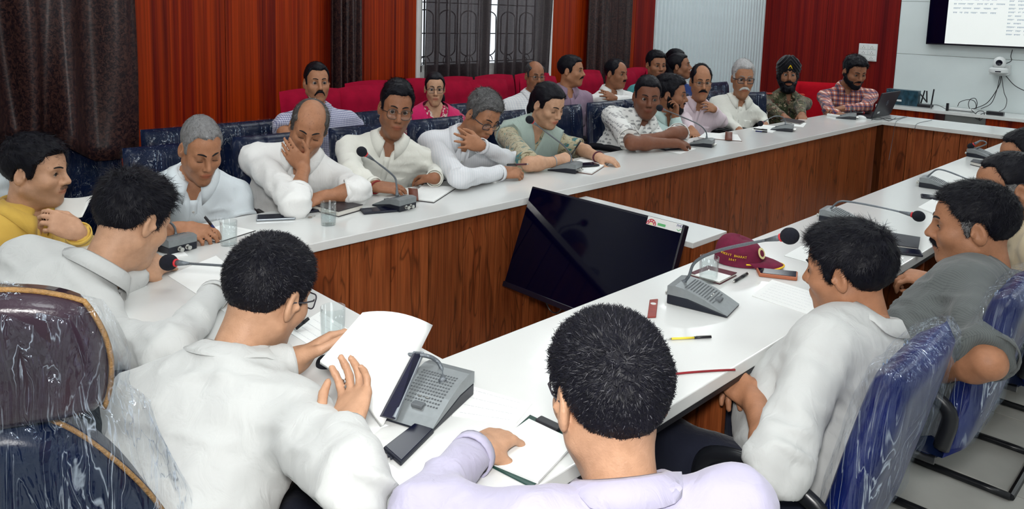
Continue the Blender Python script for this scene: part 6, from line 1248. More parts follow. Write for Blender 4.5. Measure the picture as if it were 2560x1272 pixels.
for (x0, y0, x1, y1) in ((2318, 256, 2296, 229), (2302, 258, 2312, 226), (2317, 256, 2317, 227), (2328, 262, 2335, 223)): MB().tube([at(x0, y0, X=LX0 + 0.24), at(x1, y1, X=LX0 + 0.24)], 0.0075, 8).build('antenna', 'black_plastic', rt, world=True)
mat('box_teal', (0.012, 0.05, 0.075), rough=0.3, noise=0.5, nscale=25); bp_ = at(2257, 247, X=LX0 + 0.2); sb_ = thing('set_top_box', 'dark blue plastic-wrapped box on the ledge behind the laptop', 'box', (bp_[0], bp_[1], LZ)); MB().box((bp_[0], bp_[1], LZ + 0.085), (0.09, 0.33, 0.17)).build('carton', 'box_teal', sb_, world=True, bevel=0.004); MB().box((bp_[0], bp_[1], LZ + 0.087), (0.10, 0.34, 0.178)).build('plastic_wrap', 'wrap', sb_, world=True, bevel=0.008); MB().box((bp_[0] - 0.052, bp_[1] + 0.02, LZ + 0.05), (0.002, 0.05, 0.02)).build('white_label', 'sticker_white', sb_, world=True)
# ---------------------------------------------------------------- the people
SK1, SK2, SK3, SK4 = (0.36, 0.165, 0.088), (0.27, 0.115, 0.060), (0.46, 0.26, 0.16), (0.175, 0.066, 0.036)
GREYH, SALT = (0.30, 0.30, 0.31), (0.10, 0.10, 0.11)
def head_at(px, py_, hpx, Y=None, D=None):
    p = at(px, py_, Y=Y, D=D); return p, hpx * depth(p) / FPX
def hd(px, py_, w, **pl): return at(px, py_, **pl) - w
S_MAN = dict(th=0.014, side=0.007, len=0.016)
# --- front row, left arm of the table
p, H = head_at(502, 372, 158, Y=0.66); W = at(455, 573, Z=0.805); W2 = at(585, 600, Y=0.62)
P1 = person('person in a short-sleeved white shirt writing on a pad', p, H, 18, 24, 0, hw=0.84, pel=(p[0] + 0.04, 0.93, 0.50), tyaw=4, skin=SK1, eyes=0.04, jaw=1.05, hair=dict(th=0.010, side=0.006, len=0.012, col=(0.07, 0.07, 0.072), gray=0.6, graycol=(0.34, 0.34, 0.35), temple=0.016, line=0.008), shirt='shirt_white_blue', sleeve='short', sl=0.86, stubble=0.15, moustache=None, fat=1.04,
     arms=[dict(s='R', E=at(378, 590, Z=0.81), W=W, d=hd(540, 585, W, Z=0.80), n=V3(-0.1, -0.45, 0.85), t=V3(0.2, -0.3, 0.9), h=dict(curl=0.75, thumb=0.7)), dict(s='L', E=at(607, 562, Y=0.66), W=W2)], seed=11)
pen('blue-black pen in the person writing in short sleeves’s hand', at(549, 588, Z=TT + 0.012), at(513, 543, Z=0.86), 'pen_blue')
p, H = head_at(772, 320, 140, Y=0.62); W = at(760, 418, Y=0.55); W2 = at(800, 494, Z=0.80)
person('person in a white shirt resting a cheek on one hand', p, H, -2, 22, -12, hw=0.90, pel=(p[0] + 0.02, 0.95, 0.50), tyaw=-4, skin=SK1, eyes=0.04, jaw=1.08, hair=dict(th=0.010, side=0.011, len=0.020, bald=(0, 0.045, 0.105, 0.062, 0.095, 0.075), col=(0.03, 0.025, 0.022), gray=0.15), shirt='shirt_white', sleeve='roll', sl=0.30, fat=1.12, belly=0.4, sw=0.20,
     arms=[dict(s='R', E=at(738, 508, Z=0.815), W=W, d=hd(700, 352, W, Y=0.57), n=V3(-0.45, -0.8, -0.3), t=V3(0.6, -0.1, 0.8), h=dict(curl=0.30, spread=0.05, thumb=0.0)), dict(s='L', E=at(893, 478, Z=0.82), W=W2, d=hd(735, 520, W2, Z=0.79), n=V3(0, -0.25, 1), h=dict(curl=0.15, spread=0.04))], seed=12, moustache=None, stubble=0.25, wrinkle=1.2, hands=0.92)
p, H = head_at(990, 272, 134, Y=0.74); W = at(937, 466, Z=0.80); W2 = at(1086, 446, Z=0.81)
person('person with round glasses in a cream shirt, both hands on the table', p, H, 9, 7, -7, hw=0.86, pel=(p[0] + 0.03, 0.97, 0.50), tyaw=2, skin=SK2, eyes=0.8, gaze=(10, -5), jaw=1.05, hair=dict(th=0.018, side=0.008, len=0.018, comb=(0.9, 0.3, 0)), shirt='shirt_cream', glasses=dict(w=0.026, h=0.021, r=0.85, m='glasses_metal', z=-0.003), fat=1.08, stubble=0.25,
     arms=[dict(s='R', E=at(880, 430, Y=0.66), W=W, d=hd(1005, 472, W, Z=0.79), n=V3(0, -0.4, 0.9), h=dict(curl=0.45)), dict(s='L', E=at(1096, 425, Y=0.68), W=W2, d=hd(1040, 440, W2, Z=0.79), n=V3(0.1, -0.35, 0.9), h=dict(curl=0.65, spread=0.14))], seed=13, sw=0.20, wrist=[('R', 'thread_red', -0.012, 0.0035)])
# thread on the wrist
p, H = head_at(1205, 290, 120, Y=0.66); W = at(1252, 432, Z=0.80); W2 = at(1200, 364, Y=0.44)
person('person with dark-rimmed glasses leaning over, one hand raised to the shoulder', p, H, 36, 28, -10, hw=0.88, pel=(p[0] - 0.05, 0.96, 0.50), tyaw=14, skin=SK1, eyes=0.04, hair=dict(th=0.022, side=0.011, len=0.026, col=(0.04, 0.04, 0.042), gray=0.5, graycol=(0.20, 0.20, 0.205), comb=(0.9, 0.2, 0.0)), shirt='shirt_grey_white', glasses=dict(w=0.024, h=0.015, r=0.7, t=0.0020, z=-0.004), fat=1.05,
     arms=[dict(s='R', E=at(1152, 446, Z=0.82), W=W, d=hd(1310, 430, W, Z=0.80), n=V3(-0.1, -0.5, 0.8), t=V3(0.1, 0.2, 1), h=dict(curl=0.7, thumb=0.7)), dict(s='L', E=at(1284, 405, Y=0.50), W=W2, d=hd(1110, 332, W2, Y=0.45), n=V3(-0.1, -0.95, 0.25), t=V3(0, 0, 1), h=dict(curl=0.12, spread=0.26, thumb=0.2))], seed=14, stubble=0.2)
pen('maroon pen in the leaning person’s writing hand', at(1322, 410, Z=0.83), at(1268, 412, Z=0.845), 'cover_maroon')
p, H = head_at(1370, 262, 104, Y=0.70); W = at(1395, 404, Z=0.805); W2 = at(1496, 393, Z=0.80)
PW = person('person in a pale green scarf and floral kurta writing in a diary', p, H, 46, 22, 0, hw=0.94, pel=(p[0] + 0.02, 0.97, 0.50), tyaw=18, skin=(0.52, 0.30, 0.19), kind='f', jaw=0.9, eyes=0.04, hair=dict(th=0.014, side=0.012, len=0.030, lift=0.10, jit=0.1, crown=(0, 0.10, 0.07), tail=[((0, -0.095, 0.0), (-0.03, -0.125, -0.09), 0.045, 0.034), ((-0.03, -0.125, -0.09), (-0.045, -0.10, -0.24), 0.032, 0.024)]), shirt='kurta_floral', sleeve='short', sl=0.97, collar=False, placket=False, trousers='scarf_green', sw=0.17, fat=1.02, vneck=0.8,
     arms=[dict(s='R', E=at(1322, 410, Z=0.81), W=W, d=hd(1440, 385, W, Z=0.83), n=V3(0, -0.5, 0.8), t=V3(0, 0.2, 1), h=dict(curl=0.6, thumb=0.6)), dict(s='L', E=at(1450, 372, Y=0.60), W=W2, d=hd(1535, 402, W2, Z=0.79), n=V3(0, -0.3, 1), h=dict(curl=0.5))], seed=15, wrist=[('R', 'phone_silver', 0.035, 0.0028), ('L', 'cover_maroon', 0.0, 0.006)])
pen('black pen in the person’s writing hand', at(1418, 402, Z=0.79), at(1452, 352, Z=0.91), 'black_plastic', 0.004)
def scarf(q, m, drop=(0.30, 0.34), wide=0.055, back=True):
    NB, u, tf, tr = q['NB'], q['u'], q['tf'], q['tr']; fold = q['fold']; V = []; F = []; nv = 26; nu = 9
    for sgn, dr in ((1, drop[0]), (-1, drop[1])):
        path = [NB - tf * 0.085 - u * 0.02, NB - tf * 0.05 + tr * sgn * 0.075 + u * 0.005, NB + tf * 0.00 + tr * sgn * 0.110 - u * 0.02, NB + tf * 0.07 + tr * sgn * 0.100 - u * 0.08, NB + tf * 0.12 + tr * sgn * 0.075 - u * 0.17, NB + tf * 0.14 + tr * sgn * 0.055 - u * dr]
        pp = bez(path, 6); b = len(V)
        for i, c in enumerate(pp):
            c = np.array(c); t = unit(np.array(pp[min(i + 1, len(pp) - 1)]) - np.array(pp[max(i - 1, 0)])); nrm = sdf_normal(fold, c[None])[0]; s_ = unit(np.cross(t, nrm))
            for j in range(nu):
                w = (j / (nu - 1) - 0.5) * 2; V.append(c + s_ * w * wide + nrm * 0.006 * math.sin(w * 9 + i * 0.35))
        F += [(b + i * nu + j, b + i * nu + j + 1, b + (i + 1) * nu + j + 1, b + (i + 1) * nu + j) for i in range(len(pp) - 1) for j in range(nu - 1)]
    P_ = np.array(V)
    for _ in range(3):
        d_ = sdf_at(fold, P_); P_ = P_ + sdf_normal(fold, P_) * np.clip(0.014 - d_, -0.004, 0.05)[:, None]
    return obj('scarf', P_, F, m, q['base'], smooth=True, world=True, solid=0.004)
scarf(PW, 'scarf_green', (0.34, 0.36), 0.085)
p, H = head_at(1618, 243, 100, Y=0.78); W = at(1690, 358, Z=0.81); W2 = at(1640, 345, Z=0.84)
person('person in a white shirt printed with dark leaves, arms folded on the table', p, H, 9, 6, -3, hw=0.95, pel=(p[0] - 0.10, 0.98, 0.50), tyaw=12, skin=SK4, eyes=0.75, jaw=1.10, gaze=(-12, 0), hair=dict(th=0.015, side=0.006, len=0.013), shirt='shirt_print', sleeve='short', sl=0.90, fat=1.2, belly=0.6, sw=0.21, stubble=0.15, neck=-0.01,
     arms=[dict(s='R', E=at(1580, 358, Z=0.82), W=W, d=hd(1725, 356, W, Z=0.80), n=V3(0, -0.3, 1), h=dict(curl=0.7)), dict(s='L', E=at(1702, 332, Z=0.86), W=W2, d=hd(1600, 345, W2, Z=0.84), n=V3(0, -0.4, 0.9), h=dict(curl=0.3))], seed=16, hands=1.05)
p, H = head_at(1676, 236, 88, Y=0.90); W = at(1688, 292, Y=0.80)
person('person in mint in profile with a hand at the chin, behind the leaf-print shirt', p, H, 84, 4, 0, hw=1.0, pel=(p[0] - 0.02, 1.02, 0.50), tyaw=45, skin=SK2, eyes=0.8, hair=dict(th=0.026, side=0.011, len=0.026, lift=0.6), shirt='shirt_mint', beard=dict(t=0.004), moustache=dict(t=0.004, w=0.026, drop=0.008),
     arms=[dict(s='R', E=at(1700, 345, Y=0.74), W=W, d=V3(0.1, 0.0, 0.8), n=V3(0.8, -0.6, 0), h=dict(curl=0.9))], seed=17)
p, H = head_at(1752, 205, 86, Y=0.84); W = at(1783, 272, Y=0.74)
person('person with thin-framed glasses in a pale pink shirt, hand at the collar', p, H, 14, 3, 0, hw=0.84, pel=(p[0] + 0.0, 1.0, 0.50), tyaw=14, skin=SK1, eyes=0.8, gaze=(10, 0), hair=dict(th=0.012, side=0.009, len=0.018, bald=(0, 0.055, 0.095, 0.050, 0.050, 0.050)), shirt='shirt_pink', moustache=dict(t=0.0075, w=0.030, drop=0.010), glasses=dict(w=0.024, h=0.013, r=0.5, t=0.0012, m='glasses_metal'), belly=0.4, fat=1.05,
     arms=[dict(s='R', E=at(1712, 300, Y=0.80), W=at(1728, 325, Y=0.66)), dict(s='L', E=at(1802, 302, Y=0.82), W=W, d=hd(1752, 258, W, Y=0.70), n=V3(0, -0.9, 0.4), t=V3(0, 0, 1), h=dict(curl=0.55))], seed=18)
p, H = head_at(1857, 196, 88, Y=0.86)
person('person with thick black glasses in a plain cream shirt, arms down', p, H, 13, 6, 0, hw=0.84, pel=(p[0] + 0.02, 1.02, 0.50), tyaw=16, skin=SK1, eyes=0.7, hair=dict(th=0.016, side=0.010, len=0.020, col=(0.35, 0.35, 0.36), gray=0.6, graycol=(0.62, 0.62, 0.63)), shirt='shirt_cream', moustache=dict(col=(0.62, 0.62, 0.60), t=0.0085, w=0.034, drop=0.014), brow=(0.2, 0.2, 0.2), glasses=dict(w=0.026, h=0.016, r=0.4, t=0.0024), belly=0.7, fat=1.12,
     arms=[dict(s='R', E=at(1815, 300, Y=0.90), W=at(1848, 326, Y=0.68)), dict(s='L', E=at(1902, 285, Y=0.92), W=at(1912, 312, Y=0.70))], seed=19)
# --- second row
p, H = head_at(792, 207, 98, Y=1.38)
q = person('person in a small-check shirt on the back row', p, H, 12, -2, 0, hw=0.88, pel=(p[0] + 0.03, 1.44, 0.50), tyaw=16, skin=SK1, eyes=0.65, jaw=1.08, hair=dict(th=0.012, side=0.007, len=0.014, temple=0.02), shirt='shirt_small_check', sleeve='short', moustache=dict(t=0.0078, w=0.030, drop=0.018), seed=21, fat=1.03, stubble=0.2,
     arms=[dict(s='L', E=at(893, 325, Y=1.40), W=at(890, 372, Y=1.25)), dict(s='R', E=at(712, 330, Y=1.42), W=at(730, 390, Y=1.25))])
p, H = head_at(1087, 222, 80, Y=1.38)
q = person('person with glasses in a bright pink patterned kurta and shawl', p, H, 4, 2, 0, hw=0.88, pel=(p[0] + 0.02, 1.44, 0.50), tyaw=14, skin=SK3, kind='f', jaw=0.9, eyes=0.8, hair=dict(th=0.010, side=0.009, len=0.025, lift=0.08, jit=0.08, crown=(0, 0.10, 0.07), tail=[((0.0, -0.09, 0.0), (-0.05, -0.10, -0.08), 0.045, 0.040), ((-0.05, -0.10, -0.08), (-0.06, -0.09, -0.14), 0.04, 0.03)]), shirt='kurta_pink', collar=False, placket=False, glasses=dict(w=0.026, h=0.017, r=0.7, t=0.0015, label='glasses with violet reflections'), sw=0.165, vneck=0.8, seed=22, trousers='scarf_pink')
scarf(q, 'scarf_pink', (0.30, 0.34), 0.05)
p, H = head_at(1337, 190, 74, Y=1.38)
person('person in the white checked shirt in a white checked shirt on the back row', p, H, 22, 4, 0, hw=0.88, pel=(p[0] + 0.02, 1.44, 0.50), tyaw=20, skin=SK2, hair=dict(th=0.009, side=0.008, len=0.012, bald=(0, 0.03, 0.105, 0.052, 0.09, 0.06), gray=0.15), shirt='shirt_white_check', glasses=dict(w=0.024, h=0.014, r=0.6, m='glasses_metal'), moustache=dict(t=0.006, w=0.026), seed=23)
p, H = head_at(1428, 177, 72, Y=1.40)
person('person in a mauve shirt turned to the right on the back row', p, H, 72, 0, 0, pel=(p[0] + 0.02, 1.44, 0.50), tyaw=30, skin=SK1, hair=dict(th=0.016, side=0.010, len=0.020), shirt='shirt_purple', moustache=dict(t=0.0065), seed=24, jaw=1.08)
p, H = head_at(1540, 184, 68, Y=1.42); W = at(1535, 248, Y=1.24)
person('person in a white shirt with folded arms on the back row', p, H, 55, 4, 0, pel=(p[0] + 0.02, 1.44, 0.50), tyaw=26, skin=SK2, hair=dict(th=0.014, side=0.009, len=0.016, bald=(0, 0.075, 0.085, 0.05, 0.04, 0.045)), shirt='shirt_white', seed=25, moustache=dict(t=0.005, w=0.024),
     arms=[dict(s='R', E=at(1508, 258, Y=1.30), W=at(1556, 262, Y=1.22)), dict(s='L', E=at(1580, 255, Y=1.30), W=W, d=hd(1512, 236, W, Y=1.24), n=V3(0, -0.9, 0.4), t=V3(0, 0, 1), h=dict(curl=0.25))])
p, H = head_at(1640, 163, 66, Y=1.44)
person('person in a teal shirt on the back row', p, H, 28, 4, 0, pel=(p[0] + 0.0, 1.44, 0.50), tyaw=25, skin=SK2, hair=dict(th=0.020, side=0.008, len=0.020), shirt='shirt_teal', seed=26, stubble=0.2)
p, H = head_at(1698, 166, 62, Y=1.48)
person('person in blue looking up to the right', p, H, 82, -8, 0, pel=(p[0] + 0.0, 1.44, 0.50), tyaw=40, skin=SK2, kind='f', hair=dict(th=0.014, side=0.012, len=0.03, lift=0.1, jit=0.1, crown=(0, 0.10, 0.07), tail=[((0, -0.08, 0.02), (0, -0.09, -0.12), 0.06, 0.05), ((0, -0.09, -0.12), (0, -0.07, -0.22), 0.05, 0.03)]), shirt='shirt_blue', collar=False, placket=False, sw=0.16, seed=27, fat=0.95)
p, H = head_at(1690, 152, 56, Y=1.95)
person('person in white mostly hidden behind the person in blue', p, H, 60, 0, 0, pel=(p[0], 2.05, 0.50), tyaw=40, skin=SK2, kind='f', hair=dict(th=0.014, side=0.012, len=0.03, lift=0.1, tail=[((0, -0.08, 0.0), (0, -0.09, -0.10), 0.055, 0.05)]), shirt='shirt_white', collar=False, placket=False, sw=0.16, seed=28, fat=0.95)
# --- far corner
p, H = head_at(1970, 186, 76, D=7.15)
q = person('person in camouflage uniform with a black turban', p, H, 8, 2, 0, hw=0.80, pel=(p[0] + 0.06, p[1] + 0.05, 0.46), tyaw=22, skin=SK2, eyes=0.8, shirt='uniform_camouflage', trousers='uniform_camouflage', beard=dict(t=0.016, extra=[ell((0, 0.06, -0.115), (0.045, 0.035, 0.035), k=0.03)]), moustache=dict(t=0.009, w=0.036, drop=0.006), seed=31, fat=1.02, sw=0.20,
     arms=[dict(s='R', E=at(1925, 270, D=6.95), W=at(1960, 292, D=6.75)), dict(s='L', E=at(2000, 262, D=6.95), W=at(2005, 288, D=6.70))])
tv_ = [ell((0, -0.018, 0.062), (0.104, 0.118, 0.082), k=0.03), ell((0.03, 0.02, 0.075), (0.085, 0.075, 0.060), np.array(Matrix.Rotation(0.5, 3, 'Y')), k=0.02), ell((-0.03, 0.02, 0.075), (0.085, 0.075, 0.060), np.array(Matrix.Rotation(-0.5, 3, 'Y')), k=0.02), ell((0.070, -0.025, 0.0), (0.028, 0.055, 0.065), k=0.03), ell((-0.070, -0.025, 0.0), (0.028, 0.055, 0.065), k=0.03), ell((0, 0.115, -0.03), (0.060, 0.09, 0.060), k=0.012, sub=True)]
v, f = surface(tv_, 0.0055); n_ = vnormals(v, f); v = v + n_ * (0.004 * np.sin((np.abs(v[:, 0]) * 0.9 + v[:, 2]) * 230))[:, None]
to = np_obj('turban', q['T'](v), f, 'turban_black', q['base'])
yv = np.array([(0, 0.1005, 0.088), (-0.020, 0.1005, 0.052), (0.020, 0.1005, 0.052), (0, 0.085, 0.088), (-0.020, 0.085, 0.052), (0.020, 0.085, 0.052)]); obj('under_turban', q['T'](yv), [(0, 1, 2), (0, 3, 4, 1), (0, 2, 5, 3), (1, 4, 5, 2)], 'turban_yellow', q['base'], world=True)
mat('badge_red', (0.42, 0.03, 0.01), rough=0.6, noise=0.15); mat('khaki_badge', (0.02, 0.02, 0.05), rough=0.6, noise=0.1)
for s_ in 'RL':
    c = q['SH'][s_] * 0.72 + q['NB'] * 0.28 + UP * 0.056; MB().box(c, (0.045, 0.075, 0.012), R=Matrix((q['tf'], q['tr'], UP)).transposed()).build('shoulder_badge', 'badge_red', q['base'], world=True, bevel=0.003)
p, H = head_at(2136, 180, 72, D=7.35); W = at(2098, 288, D=6.85)
person('person in a plaid shirt at the laptop', p, H, 32, 18, 0, hw=1.0, pel=(p[0] + 0.15, p[1] + 0.08, 0.48), tyaw=6, skin=SK2, eyes=0.4, hair=dict(th=0.026, side=0.009, len=0.024, lift=0.6), shirt='shirt_plaid', beard=dict(t=0.007), moustache=dict(t=0.006, w=0.03), seed=32, sw=0.215, fat=1.05,
     arms=[dict(s='R', E=at(2072, 275, D=7.0), W=W, d=hd(2125, 292, W, D=6.8), n=V3(-0.3, -0.3, 0.9), h=dict(curl=0.5)), dict(s='L', E=at(2165, 268, D=7.05), W=at(2105, 272, D=6.95), d=V3(-0.6, 0.3, 0), h=dict(curl=0.4))])
# --- near-left corner
p, H = head_at(90, 428, 165, D=2.90); W = at(195, 580, D=2.62)
person('person in a yellow shirt with a fist at the chest', p, H, 62, 5, 0, hw=1.0, pel=(p[0] - 0.12, p[1] + 0.15, 0.46), tyaw=48, skin=(0.50, 0.28, 0.175), eyes=0.55, jaw=1.08, hair=dict(th=0.024, side=0.014, len=0.028, line=-0.004), shirt='shirt_yellow', stubble=0.35, gaze=(10, -10), sw=0.20, fat=1.1, belly=0.4,
     arms=[dict(s='L', E=at(212, 640, D=2.75), W=W, d=hd(120, 548, W, D=2.55), n=V3(0.2, -0.9, 0.35), t=V3(0, 0, 1), h=dict(curl=0.85, thumb=0.6)), dict(s='R', E=at(60, 730, D=2.55), W=at(170, 720, D=2.4))], seed=41, moustache=dict(t=0.0035, w=0.026, col=(0.22, 0.13, 0.09)))
p, H = head_at(-95, 320, 150, D=3.15)
person('person in white at the left edge of the photo, only a shoulder in view', p, H, 60, 5, 0, pel=(p[0] - 0.1, p[1] + 0.1, 0.46), tyaw=30, skin=SK1, hair=dict(th=0.016), shirt='shirt_white_blue', seed=42, sw=0.2, fat=1.1, legs=False)
# --- near arm, seen from behind
p, H = head_at(330, 552, 215, D=2.22); W = at(352, 676, Z=0.80); W2 = at(535, 735, Z=0.80)
person('person in a white shirt bending over the table, back to the camera', p, H, 128, 26, 0, hw=1.0, pel=(-0.98, -0.08, 0.48), tyaw=128, skin=SK3, hair=dict(th=0.024, side=0.010, len=0.028, lift=0.5, rough=0.4), shirt='shirt_near_white', placket=False, seed=43, sw=0.19, fat=1.15, trousers='trousers_grey', wrinkle=1.2,
     arms=[dict(s='R', E=at(425, 880, Z=0.81), W=W2, d=V3(0.6, 0.3, 0), h=dict(curl=0.5)), dict(s='L', E=at(290, 700, Z=0.79), W=W, d=hd(408, 652, W, Z=0.80), n=V3(0.1, -0.6, 0.7), h=dict(curl=0.4))])
p, H = head_at(668, 735, 275, D=1.72); W = at(862, 1080, Z=0.835); W2 = at(735, 905, Z=0.825)
person('person in glasses and a white shirt reading a stack of documents, back to the camera', p, H, 138, 20, 6, hw=0.97, pel=(-0.74, -1.02, 0.48), tyaw=142, skin=SK3, hair=dict(th=0.013, side=0.009, len=0.014, lift=0.7, jit=0.5, n=21000, gray=0.05, graycol=(0.06, 0.06, 0.065), crown=(0.01, -0.07, 0.105)), shirt='shirt_near_white', glasses=dict(w=0.026, h=0.016, r=0.5, t=0.0016), placket=False, seed=44, sw=0.205, fat=1.28, trousers='trousers_dark',
     arms=[dict(s='R', E=at(893, 1205, Z=0.825), W=W, d=hd(888, 985, W, Z=0.865), n=V3(0.0, -0.5, -0.8), t=V3(-0.5, 0.5, 0.3), h=dict(curl=0.5, spread=0.2)), dict(s='L', E=at(560, 955, Z=0.815), W=W2, d=hd(825, 845, W2, Z=0.86), n=V3(-0.3, 0.6, 0.6), t=V3(0, 0, 1), h=dict(curl=0.45, thumb=0.1))], sleeve='long', wrinkle=1.1)
# --- right arm
p, H = head_at(1522, 992, 392, D=1.26); W = at(1188, 1128, D=1.42)
person('close person in a lavender shirt and glasses, back to the camera', p, H, -154, 10, 0, hw=0.98, pel=(-0.40, -1.98, 0.42), tyaw=-166, skin=SK3, hair=dict(th=0.015, side=0.010, len=0.013, lift=0.7, jit=0.5, n=24000, gray=0.05, graycol=(0.07, 0.07, 0.08), crown=(-0.012, -0.085, 0.075)), shirt='shirt_lavender', glasses=dict(w=0.026, h=0.016, r=0.5, t=0.0015), placket=False, seed=45, sw=0.155, fat=1.04, shs=(0.085, 0.070), neck=-0.018, hands=0.92,
     arms=[dict(s='L', E=at(1060, 1275, D=1.24), W=W, d=hd(1270, 1080, W, D=1.50), n=V3(-0.3, 0.0, 0.95), t=V3(0.5, -0.6, 0), h=dict(curl=0.75, thumb=0.8)), dict(s='R', E=at(1690, 1390, D=1.22), W=at(1620, 1250, D=1.42))])
p, H = head_at(2118, 678, 222, D=1.98); W = at(1885, 1000, D=1.86); W2 = at(1905, 940, D=1.98)
R2 = person('person in a white shirt sitting with clasped hands beside the right arm of the table', p, H, -108, 10, 0, hw=1.02, pel=(0.60, -1.66, 0.50), tyaw=-118, skin=SK1, eyes=0.5, jaw=1.02, hair=dict(th=0.026, side=0.018, len=0.028, lift=0.22, n=14000, jit=0.35), shirt='shirt_near_white', sleeve='roll', sl=0.16, placket=False, seed=46, sw=0.185, fat=1.14, belly=0.9, shs=(0, -0.03), stubble=0.2, knees=[(0.72, -1.36, 0.54), (0.42, -1.38, 0.54)],
     arms=[dict(s='L', E=at(1945, 1160, D=1.62), W=W, d=hd(1825, 945, W, D=1.92), n=V3(-0.5, -0.2, 0.8), t=V3(0.3, 0.6, 0.4), h=dict(curl=0.6)), dict(s='R', E=at(2010, 960, D=2.12), W=W2, d=hd(1830, 965, W2, D=1.90), n=V3(0.3, 0.2, 0.9), t=V3(-0.3, 0.6, 0.3), h=dict(curl=0.6))])
p, H = head_at(2432, 565, 205, D=2.42); W = at(2250, 775, D=2.42); W2 = at(2345, 705, D=2.55)
person('person in a grey short-sleeved shirt in profile on the right', p, H, -86, 6, 0, hw=1.02, pel=(1.32, -1.73, 0.50), tyaw=-98, skin=SK1, eyes=0.5, jaw=1.08, hair=dict(th=0.017, side=0.009, len=0.020, n=12000, temple=0.01, grayfn=lambda v: 0.5 * np.exp(-((v[:, 1] - 0.02) / 0.02) ** 2) * (v[:, 2] < 0.03), graycol=(0.3, 0.3, 0.3)), shirt='shirt_grey', sleeve='short', sl=0.95, moustache=dict(t=0.0075, w=0.028, drop=0.012), placket=False, seed=47, wrist=[('R', 'brass', 0.03, 0.004)], sw=0.19, fat=1.24, shs=(0, -0.04), belly=0.5, trousers='trousers_grey', stubble=0.2,
     arms=[dict(s='L', E=at(2470, 905, D=1.99), W=at(2350, 930, D=2.16)), dict(s='R', E=at(2330, 815, D=2.35), W=W2, d=hd(2280, 690, W2, D=2.58), n=V3(-0.3, 0.2, 0.9), h=dict(curl=0.8, thumb=0.7))])
p, H = head_at(2522, 470, 172, D=2.95)
q = person('person in a khaki uniform shirt with dark shoulder braid', p, H, -70, 12, 0, hw=1.0, pel=(p[0] - 0.05, p[1] - 0.32, 0.47), tyaw=-92, skin=SK1, eyes=0.4, hair=dict(th=0.010, side=0.008, len=0.016, temple=0.03, line=0.012, grayfn=lambda v: 0.55 * (v[:, 2] < 0.03) * (v[:, 1] > -0.03), graycol=(0.35, 0.35, 0.35)), shirt='shirt_khaki', placket=False, seed=48, trousers='trousers_khaki', sw=0.20, fat=1.1)
c = q['SH']['L'] * 0.6 + q['NB'] * 0.4 + UP * 0.045; MB().box(c, (0.05, 0.13, 0.012), R=Matrix((q['tf'], q['tr'], UP)).transposed()).build('shoulder_strap', 'shirt_khaki', q['base'], world=True, bevel=0.003); MB().box(c + UP * 0.008, (0.02, 0.05, 0.008), R=Matrix((q['tf'], q['tr'], UP)).transposed()).build('rank_badge', 'connector', q['base'], world=True, bevel=0.002); MB().tube(bez([c - q['tr'] * 0.06, c - q['tr'] * 0.10 - UP * 0.05 + q['tf'] * 0.04, c - q['tr'] * 0.11 - UP * 0.14, c - q['tr'] * 0.09 - UP * 0.16 - q['tf'] * 0.05], 6), 0.006, 6).build('lanyard_braid', 'khaki_badge', q['base'], world=True, smooth=True)
p, H = head_at(2568, 395, 140, D=3.75)
person('person at the far right edge, only the forehead in view', p, H, -70, 14, 0, pel=(p[0], p[1] - 0.30, 0.47), tyaw=-90, skin=SK1, hair=dict(th=0.013, side=0.009, len=0.018, line=0.012), shirt='shirt_white', placket=False, seed=49)
# ---------------------------------------------------------------- chairs for them
fc = [(0.17, 'navy chair of the person writing in short sleeves'), (0.66, 'navy chair behind the person resting a cheek on one hand'), (1.20, 'navy chair of the person with round glasses'), (1.72, 'navy chair of the leaning person with glasses'), (2.28, 'navy chair of the person in the green scarf'), (2.84, 'empty navy chair between the green scarf and the leaf-print shirt'), (3.36, 'navy chair of the person in the leaf-print shirt'), (3.80, 'navy chair of the person in profile'), (4.28, 'navy chair of the person in the pink shirt'), (4.86, 'navy chair of the person with thick black glasses')]
for x, l in fc: chair(x, 0.90, math.pi + random.Random(int(x * 100)).uniform(-0.06, 0.06), l)
o = chair(*at(1918, 265, D=6.55)[:2], math.pi - 0.35, 'turned navy chair between the person with thick black glasses and the person in camouflage')
sc = [(205, 'navy chair below the heavy curtain beside the yellow-shirted person'), (450, 'empty back-row navy chair behind the person writing in short sleeves'), (617, 'empty back-row navy chair against the red wood panel'), (780, 'back-row navy chair of the person in small checks'), (925, 'empty back-row navy chair behind the person with round glasses'), (1085, 'back-row navy chair of the person in pink'), (1185, 'empty back-row navy chair behind the leaning person'), (1290, 'back-row navy chair of the person in the white checked shirt'), (1430, 'back-row navy chair of the person in mauve'), (1545, 'back-row navy chair of the person with folded arms'), (1635, 'back-row navy chair of the person in teal'), (1700, 'back-row navy chair of the person in blue'), (1790, 'empty back-row navy chair beside the person in pink')]
for px, l in sc: x = float(at(px, 290 - 0.07 * px, Y=1.62)[0]); chair(x, 1.52 if px < 300 else 1.36, math.pi + random.Random(px).uniform(-0.05, 0.05), l)
CW = make_chair('wrapped_chair', 'wrap_near', 0.92, 0.22, 0.39, 'leather_blue', -0.05, -0.13); CW['group'] = 'plastic-wrapped chairs on the right side'
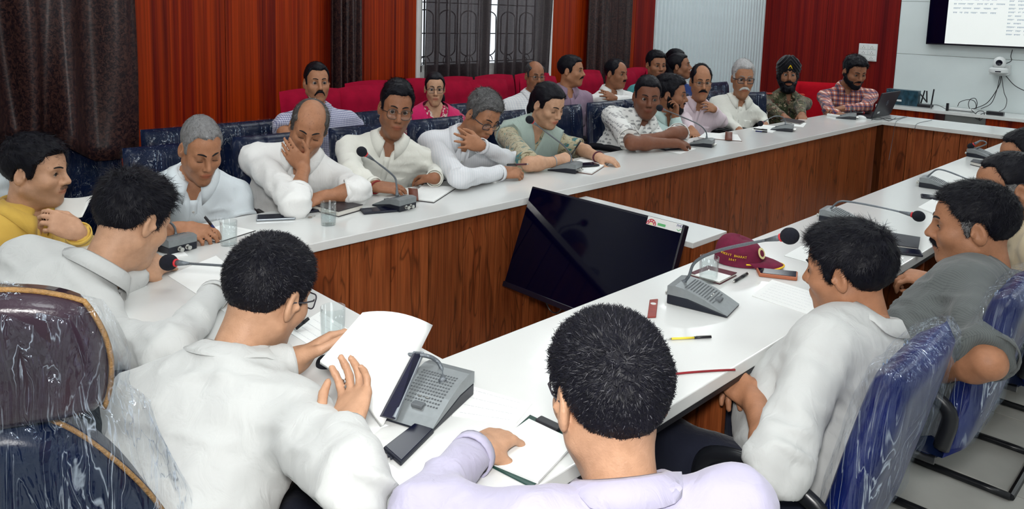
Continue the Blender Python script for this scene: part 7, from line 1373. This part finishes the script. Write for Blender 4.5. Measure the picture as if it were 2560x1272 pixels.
put(CW, None, (0.60, -1.59, 0), 0.03, 'wrapped navy chair of the white-shirted person with clasped hands'); put(CW, None, (1.30, -1.64, 0), 0.02, 'wrapped navy chair of the person in the grey shirt'); put(CW, None, (1.98, -1.70, 0), 0.0, 'wrapped navy chair of the person in khaki at the right edge')
chair(-0.36, -2.05, -0.25, 'navy chair under the close person in lavender'); chair(2.75, -1.80, 0.0, 'navy chair at the far right edge')
# ---------------------------------------------------------------- held papers
def curved_stack(label, C, t, m='paper', sag=0.0, n=10, name='document_stack', cat='documents'):
    C = [np.asarray(c) for c in C]; o = thing(name, label, cat, np.mean(C, 0)); v = []
    for j in range(n + 1):
        for i in range(n + 1): a, b = i / n, j / n; p = (C[0] * (1 - a) + C[1] * a) * (1 - b) + (C[3] * (1 - a) + C[2] * a) * b; v.append(p + UP * sag * 4 * a * (1 - a) - UP * 0.02 * (a * b))
    obj('sheets', v, [(j * (n + 1) + i, j * (n + 1) + i + 1, (j + 1) * (n + 1) + i + 1, (j + 1) * (n + 1) + i) for j in range(n) for i in range(n)], m, o, smooth=True, world=True, solid=t)
    return o
curved_stack('thick stack of white documents held up by the person in glasses', [at(905, 785, D=1.70), at(1078, 815, D=1.78), at(955, 1042, Z=0.785), at(800, 905, D=1.58)], 0.012, sag=0.015)
curved_stack('white sheet curling beside the yellow-shirted person', [at(130, 490, D=3.0), at(232, 488, D=3.0), at(205, 530, D=2.95), at(140, 535, D=2.95)], 0.001, sag=-0.01, name='paper_sheet', cat='paper')
tbm = thing('tablet', 'dark carbon-patterned tablet standing behind the held documents', 'tablet', tpt(985, 1040)); mat('carbon', (0.004, 0.004, 0.022), rough=0.35, noise=0.5, nscale=90, stretch=(1, 8, 8))
a, b, c, d = at(1035, 882, D=1.66), at(1055, 884, D=1.69), at(985, 1048, Z=0.775), at(952, 1040, Z=0.785); obj('back_shell', [a, b, c, d], [(0, 1, 2, 3)], 'carbon', tbm, world=True, solid=0.008); MB().tube([b + UP * 0.002, c + UP * 0.002], 0.006, 8).build('silver_edge', 'phone_silver', tbm, world=True); MB().tube([a, b], 0.004, 8).build('top_edge', 'phone_silver', tbm, world=True)
